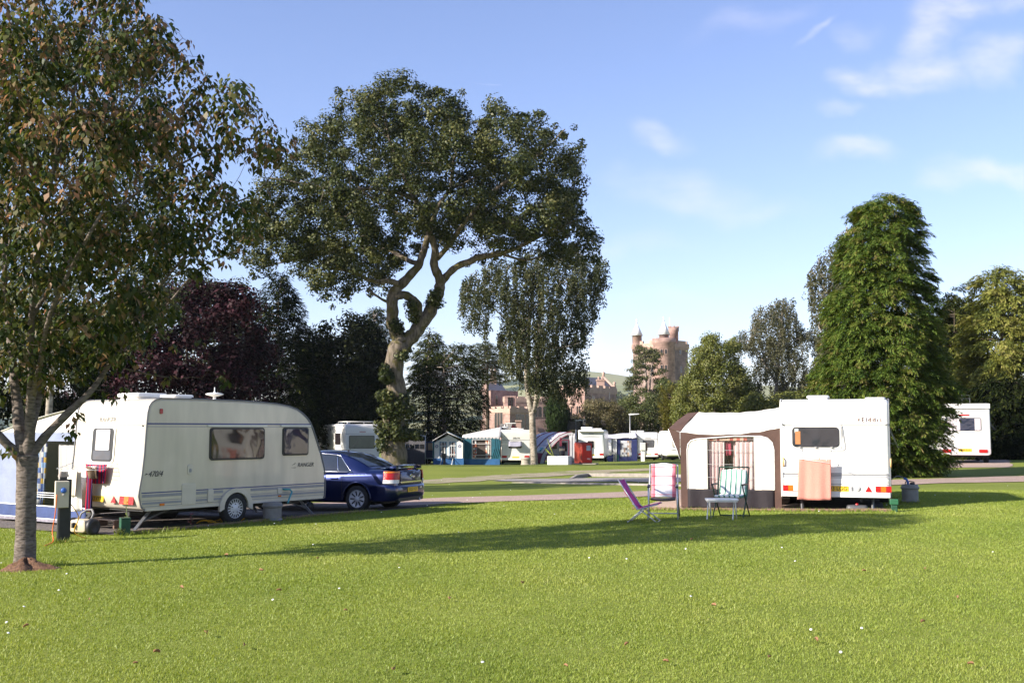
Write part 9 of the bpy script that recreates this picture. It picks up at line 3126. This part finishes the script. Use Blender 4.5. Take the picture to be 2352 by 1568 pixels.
class Stone:
    def __init__(self, name, label, cat, base):
        self.b = Vector(base)
        self.root = thing(name, label, cat, base)

    def put(self, mb, name, mat, parent=None):
        shift_mb(mb, self.b)
        return mb.build(name, mat, parent or self.root)

    def walls(self, plan, z0, z1, mat=None, name='wall', crenel=0.0, over=0.0):
        mb = MB()
        mb.prism([(p.x, p.y) for p in plan], (0, 0, 0), X3, Y3, Z3, z0, z1)
        o = self.put(mb, name, mat or M_STONE)
        if crenel:
            mb = MB()
            c = sum(plan, Vector()) / len(plan)
            big = [c + (p - c) * (1 + over / max(0.1, (p - c).length)) for p in plan]
            mb.prism([(p.x, p.y) for p in big], (0, 0, 0), X3, Y3, Z3, z1 - crenel * 0.9, z1 + 0.02)
            for p, q in zip(big, big[1:] + big[:1]):
                L = (q - p).length
                n = max(2, int(L / (crenel * 3.0)))
                u = (q - p) / L
                nn = Vector((-u.y, u.x, 0))
                for k in range(n):
                    a = p + u * (L * (k + 0.1) / n); w = L / n * 0.62
                    mb.prism([(0, 0), (w, 0), (w, 0.35), (0, 0.35)], (a.x, a.y, z1), u, nn, Z3, 0, crenel * 0.55)
            self.put(mb, 'parapet', M_DRESSED)
            mb = MB()
            mid = [c + (p - c) * (1 + over * 0.5 / max(0.1, (p - c).length)) for p in plan]
            mb.prism([(p.x, p.y) for p in mid], (0, 0, 0), X3, Y3, Z3, z1 - crenel * 1.25, z1 - crenel * 0.9)
            self.put(mb, 'moulding', M_DRESSED)
        return o

    def hit(self, px, py, p, q):
        """line of sight through a picture point meets the wall p-q"""
        r_ = ray(px, py)
        u = (q - p); u.z = 0; u.normalize()
        n = Vector((-u.y, u.x, 0))
        t = (p - Vector((0, 0, EYE))).dot(n) / r_.dot(n)
        return Vector((0, 0, EYE)) + r_ * t, u

    def window(self, px, py, w, h, p, q, lights=1, surround=True):
        c, u = self.hit(px, py, p, q)
        out = u.cross(Z3)
        if out.y > 0:
            u = -u; out = -out
        mb = MB()
        mb.prism([(-w / 2 - .05, -h / 2 - .08), (w / 2 + .05, -h / 2 - .08), (w / 2 + .05, h / 2 + .05), (-w / 2 - .05, h / 2 + .05)], c, u, Z3, out, -0.1, 0.06)
        f = self.put(mb, 'window', M_DRESSED)
        lw = w / lights
        for k in range(lights):
            mb = MB()
            a = -w / 2 + lw * k + 0.05
            mb.prism([(a, -h / 2), (a + lw - 0.1, -h / 2), (a + lw - 0.1, h / 2 - 0.15), (a + lw / 2 - .05, h / 2), (a, h / 2 - 0.15)], c, u, Z3, out, 0, 0.075)
            self.put(mb, 'pane', M_DARKWIN, f)

    def lathe(self, prof, at, name, mat, n=20):
        mb = MB(); mb.lathe(prof, (at.x, at.y, 0), (0, 0, 1), n)
        return self.put(mb, name, mat)


def build_tower():
    A, B, C = V2(1455, 237), V2(1528, 230), V2(1582, 236)
    D = A + C - B
    t = Stone('castle_tower', 'tall red sandstone castle tower with two pale cone capped turrets', 'tower', (B.x, B.y, -6))
    zt = zat(784, 232)
    t.walls([A, B, C, D], -6, zt - 0.3, M_STONE2, 'wall', 1.1, 0.35)
    rb = 2.3
    ctr = B + Vector((0.1, 1.2, 0))
    t.lathe([(rb * 0.35, zat(900, 230)), (rb * 0.7, zat(886, 230)), (rb, zat(872, 230)), (rb, zt - 0.8), (rb + 0.25, zt - 0.5), (rb + 0.25, zt + 0.55), (rb - 0.2, zt + 0.55), (rb - 0.2, zt)], ctr, 'corner_turret', M_STONE, 24)
    for px, yb, yt, ya, d in ((1465, 793, 771, 742, 236), (1527.5, 784, 769, 737, 231)):
        q = V2(px, d)
        t.lathe([(1.0, zat(yb, d) - 1.6), (1.04, zat(yb, d)), (1.04, zat(yt, d)), (1.12, zat(yt, d))], q, 'turret', M_STONE)
        t.lathe([(1.32, zat(yt, d)), (0.72, zat((yt + ya) / 2, d)), (0.10, zat(ya + 1, d))], q, 'turret_roof', M_LEAD)
        za = zat(ya, d)
        t.lathe([(0.09, za), (0.22, za + 0.1), (0.08, za + 0.3), (0.06, za + 0.55), (0.2, za + 0.75), (0.0, za + 1.0)], q, 'finial', M_LEAD, 10)
    q = V2(1550, 238)
    zz = zat(752, 238)
    t.lathe([(1.02, zt - 1), (1.02, zz - 1.0), (1.16, zz - 0.8), (1.16, zz), (0.95, zz), (0.95, zz - 0.5)], q, 'cap_house', M_STONE)
    for k in range(8):
        a = 2 * PI * k / 8
        mb = MB(); mb.box((q.x + 1.06 * math.cos(a), q.y + 1.06 * math.sin(a), zz + 0.12), (0.36, 0.36, 0.3)); t.put(mb, 'merlon', M_DRESSED)
    mb = MB(); mb.tube([(V2(1541, 238).x, 238, zz - 2), (V2(1541, 238).x, 238, zz + 2.2)], 0.05, 6); t.put(mb, 'flagpole', M_WHITE)
    front0, front1 = B + Vector((-3, -1.13, 0)), B + Vector((3, -1.13, 0))
    for px, py in ((1519.6, 807), (1529.5, 807), (1519.6, 843), (1529.5, 843)):
        t.window(px, py, 0.55, 0.95, front0, front1)
    for px, py, w, h in ((1546, 806, 1.0, 2.0), (1545, 842, 0.8, 2.2), (1562, 806, 0.8, 1.4), (1564, 848, 0.7, 1.4)):
        t.window(px, py, w, h, B, C)
    for px, py, w, h in ((1503, 806, 1.0, 1.8), (1478, 830, 0.9, 1.5), (1500, 846, 0.9, 1.5)):
        t.window(px, py, w, h, A, B)


def build_house():
    # right block with the oriel window
    D, E, G = V2(1285, 174), V2(1343.6, 169), V2(1416, 178)
    H = D + G - E
    t = Stone('stone_house', 'red sandstone mansion block with oriel window and slate roof below the hills', 'house', (E.x, E.y, -4))
    zw = zat(889, 170)
    t.walls([D, E, G, H], -4, zw, M_STONE, 'wall', 0.7, 0.2)
    ev, rg = zat(890, 176), zat(866, 182)
    e0, e1 = V2(1350, 173), V2(1410, 180)
    r0, r1 = V2(1345, 182), V2(1386, 185)
    e0.z = e1.z = ev; r0.z = r1.z = rg
    b0, b1 = r0 * 2 - e0, r1 * 2 - e1
    b0.z = b1.z = ev
    mb = MB(); mb.sheet([[e0, e1], [r0, r1], [b0, b1]], 0.1, smooth=False); t.put(mb, 'roof', M_SLATE)
    mb = MB(); mb.add([e1, r1, b1, e0, r0, b0], [(0, 1, 2), (3, 5, 4)]); t.put(mb, 'gable', M_STONE)
    mb = MB(); mb.tube([e1 + Vector((0.1, -.1, .1)), r1 + Vector((0.1, -.1, .15))], 0.22, 4); t.put(mb, 'coping', M_DRESSED)
    for px, y0, y1, d in ((1387, 868, 853, 185), (1412, 889, 876, 180)):
        q = V2(px, d)
        t.lathe([(0.35, zat(y0, d) - 0.5), (0.3, zat(y0, d)), (0.18, zat((y0 + y1) / 2, d)), (0.32, zat(y1 + 3, d)), (0.02, zat(y1, d))], q, 'finial', M_DRESSED, 8)
    q = V2(1380, 176)
    mb = MB(); mb.box((q.x, q.y, (zat(887, 176) + zat(874, 176)) / 2), (1.2, 0.9, zat(874, 176) - zat(890, 176))); mb.box((q.x, q.y, zat(873, 176)), (1.4, 1.1, 0.25))
    for k in (-.3, .3):
        mb.lathe([(0.17, 0), (0.14, 0.6)], (q.x + k, q.y, zat(873, 176)), (0, 0, 1), 8)
    t.put(mb, 'chimney', M_DRESSED)
    # oriel
    c, u = t.hit(1314, 905, D, E)
    out = u.cross(Z3)
    if out.y > 0:
        u = -u; out = -out
    mb = MB()
    mb.prism([(-0.95, 0), (-0.6, 0.75), (0.6, 0.75), (0.95, 0)], c, u, out, Z3, -1.0, 1.6)
    mb.prism([(-0.8, 0), (-0.5, 0.62), (0.5, 0.62), (0.8, 0)], c, u, out, Z3, -1.5, -1.0)
    mb.prism([(-0.5, 0), (-0.3, 0.4), (0.3, 0.4), (0.5, 0)], c, u, out, Z3, -2.0, -1.5)
    o = t.put(mb, 'oriel', M_DRESSED)
    fc = c + out * 0.75
    for a in (-0.32, 0.32):
        for z in (-0.25, 0.62):
            mb = MB(); mb.prism([(a - .22, z - .34), (a + .22, z - .34), (a + .22, z + .24), (a, z + .36), (a - .22, z + .24)], fc, u, Z3, out, -0.05, 0.02); t.put(mb, 'pane', M_DARKWIN, o)
    for px, py, w, h, p, q_ in ((1362, 918, 0.9, 1.2, E, G), (1399, 905, 0.5, 1.6, E, G), (1329, 940, 1.0, 1.2, D, E), (1311, 945, 1.0, 1.2, D, E)):
        t.window(px, py, w, h, p, q_, 2)
    # left group: gabled house, low crenellated wing, linking wall
    K, L, M_ = V2(1108, 172), V2(1127, 165), V2(1190, 170)
    N = K + M_ - L
    t = Stone('stone_house', 'red sandstone house with tall chimney and slate roof at the left of the mansion', 'house', (L.x, L.y, -4))
    zw = zat(896, 166)
    t.walls([K, L, M_, N], -4, zw, M_STONE, 'wall')
    e0, e1 = V2(1124, 165.2), V2(1164, 169); e0.z = e1.z = zw
    r0, r1 = V2(1112, 172), V2(1148, 176); r0.z = r1.z = zat(875, 172)
    b0, b1 = r0 * 2 - e0, r1 * 2 - e1; b0.z = b1.z = zw
    mb = MB(); mb.sheet([[e0, e1], [r0, r1], [b0, b1]], 0.12, smooth=False); t.put(mb, 'roof', M_SLATE)
    mb = MB(); mb.add([e0, r0, b0, e1, r1, b1], [(0, 1, 2), (3, 5, 4)]); t.put(mb, 'gable', M_STONE)
    q = V2(1133, 173)
    z0, z1 = zat(878, 173), zat(854, 173)
    mb = MB(); mb.box((q.x, q.y, (z0 + z1) / 2 - .3), (0.95, 0.8, z1 - z0 + .6)); mb.box((q.x, q.y, z1 + .1), (1.15, 1.0, 0.22)); mb.box((q.x, q.y, z0 + .1), (1.2, 1.0, 0.3))
    for k in (-.25, .25):
        mb.lathe([(0.17, 0), (0.14, 0.55)], (q.x + k, q.y, z1 + .2), (0, 0, 1), 8)
    t.put(mb, 'chimney', M_DRESSED)
    t.window(1140, 918, 0.6, 1.4, L, M_)
    A, B, C = V2(1115, 155), V2(1171, 149), V2(1224, 153)
    t = Stone('stone_house', 'low crenellated sandstone wing with tall narrow windows in front of the mansion', 'house', (B.x, B.y, -5))
    t.walls([A, B, C, A + C - B], -5, zat(938, 150), M_STONE, 'wall', 0.6, 0.25)
    t.window(1146, 961, 2.4, 3.3, A, B, 3)
    t.window(1194, 961, 2.0, 3.0, B, C, 3)
    t.window(1213, 965, 1.2, 3.2, B, C, 1)
    A, B, C = V2(1156, 163), V2(1160, 160), V2(1266, 162)
    t = Stone('stone_house', 'long pale topped sandstone range linking the two parts of the mansion', 'house', (B.x, B.y, -5))
    t.walls([A, B, C, A + C - B + Vector((0, 6, 0))], -5, zat(914, 160), M_STONE, 'wall', 0.5, 0.1)
    mb = MB(); q = V2(1172, 158); mb.box((q.x, q.y, zat(925, 158)), (1.6, 1.2, 2.0)); t.put(mb, 'bay', M_STONE)
    for px in (1169, 1175.5):
        mb = MB(); q = V2(px, 157.3); mb.box((q.x, q.y, zat(924, 158)), (0.3, 0.1, 1.5)); t.put(mb, 'pane', M_DARKWIN)
    t.window(1235, 945, 1.2, 1.6, B, C, 2); t.window(1255, 945, 1.2, 1.6, B, C, 2)
    for px, d, yt in ((1191, 126, 968), (1109, 126, 967)):
        q = V2(px, d)
        r = Stone('gate_pier', 'square pink stone gate pier %s' % ('above the cream caravan roof' if px > 1150 else 'at the edge of the dark larches'), 'pier', (q.x, q.y, -3))
        mb = MB(); mb.box((q.x, q.y, (zat(yt, d) - 3) / 2), (0.6, 0.6, zat(yt, d) + 3)); r.put(mb, 'shaft', M_STONE)
        mb = MB(); mb.prism(rrect(0.8, 0.8, 0.02, 1), (q.x, q.y, zat(yt, d)), X3, Y3, Z3, 0, 0.16); r.put(mb, 'cap', M_DRESSED)


build_tower()
build_house()
leafy('red_shrub', 'dark red shrub before the low sandstone wing', 122, 1165, [(1140, 1000), (1142, 980), (1155, 973), (1175, 972), (1185, 982), (1188, 1000)], 26, (0.3, 0.5), 1.0, 70, 0.2,
      foliage_mat('dark_red_leaf', [(0.05, 0.008, 0.010), (0.10, 0.018, 0.02), (0.16, 0.04, 0.03)], 0.2), 2, cat='shrub')

# ------------------------------------------------------------------ haze over the whole valley
HZ_DENS = 0.00008
if HZ_DENS:
    mb = MB(); mb.box((0, 2050, 120), (6900, 4800, 420))
    m = bpy.data.materials.new('valley_haze'); m.use_nodes = True
    nt = m.node_tree; nt.nodes.clear()
    pv = nt.nodes.new('ShaderNodeVolumePrincipled')
    pv.inputs['Color'].default_value = (0.80, 0.88, 1.0, 1)
    pv.inputs['Density'].default_value = HZ_DENS
    pv.inputs['Anisotropy'].default_value = 0.0
    lk(nt, pv.outputs[0], nt.nodes.new('ShaderNodeOutputMaterial').inputs['Volume'])
    hz = mb.build('haze', m)
    tag(hz, 'thin pale blue haze filling the valley', 'haze', kind='stuff')
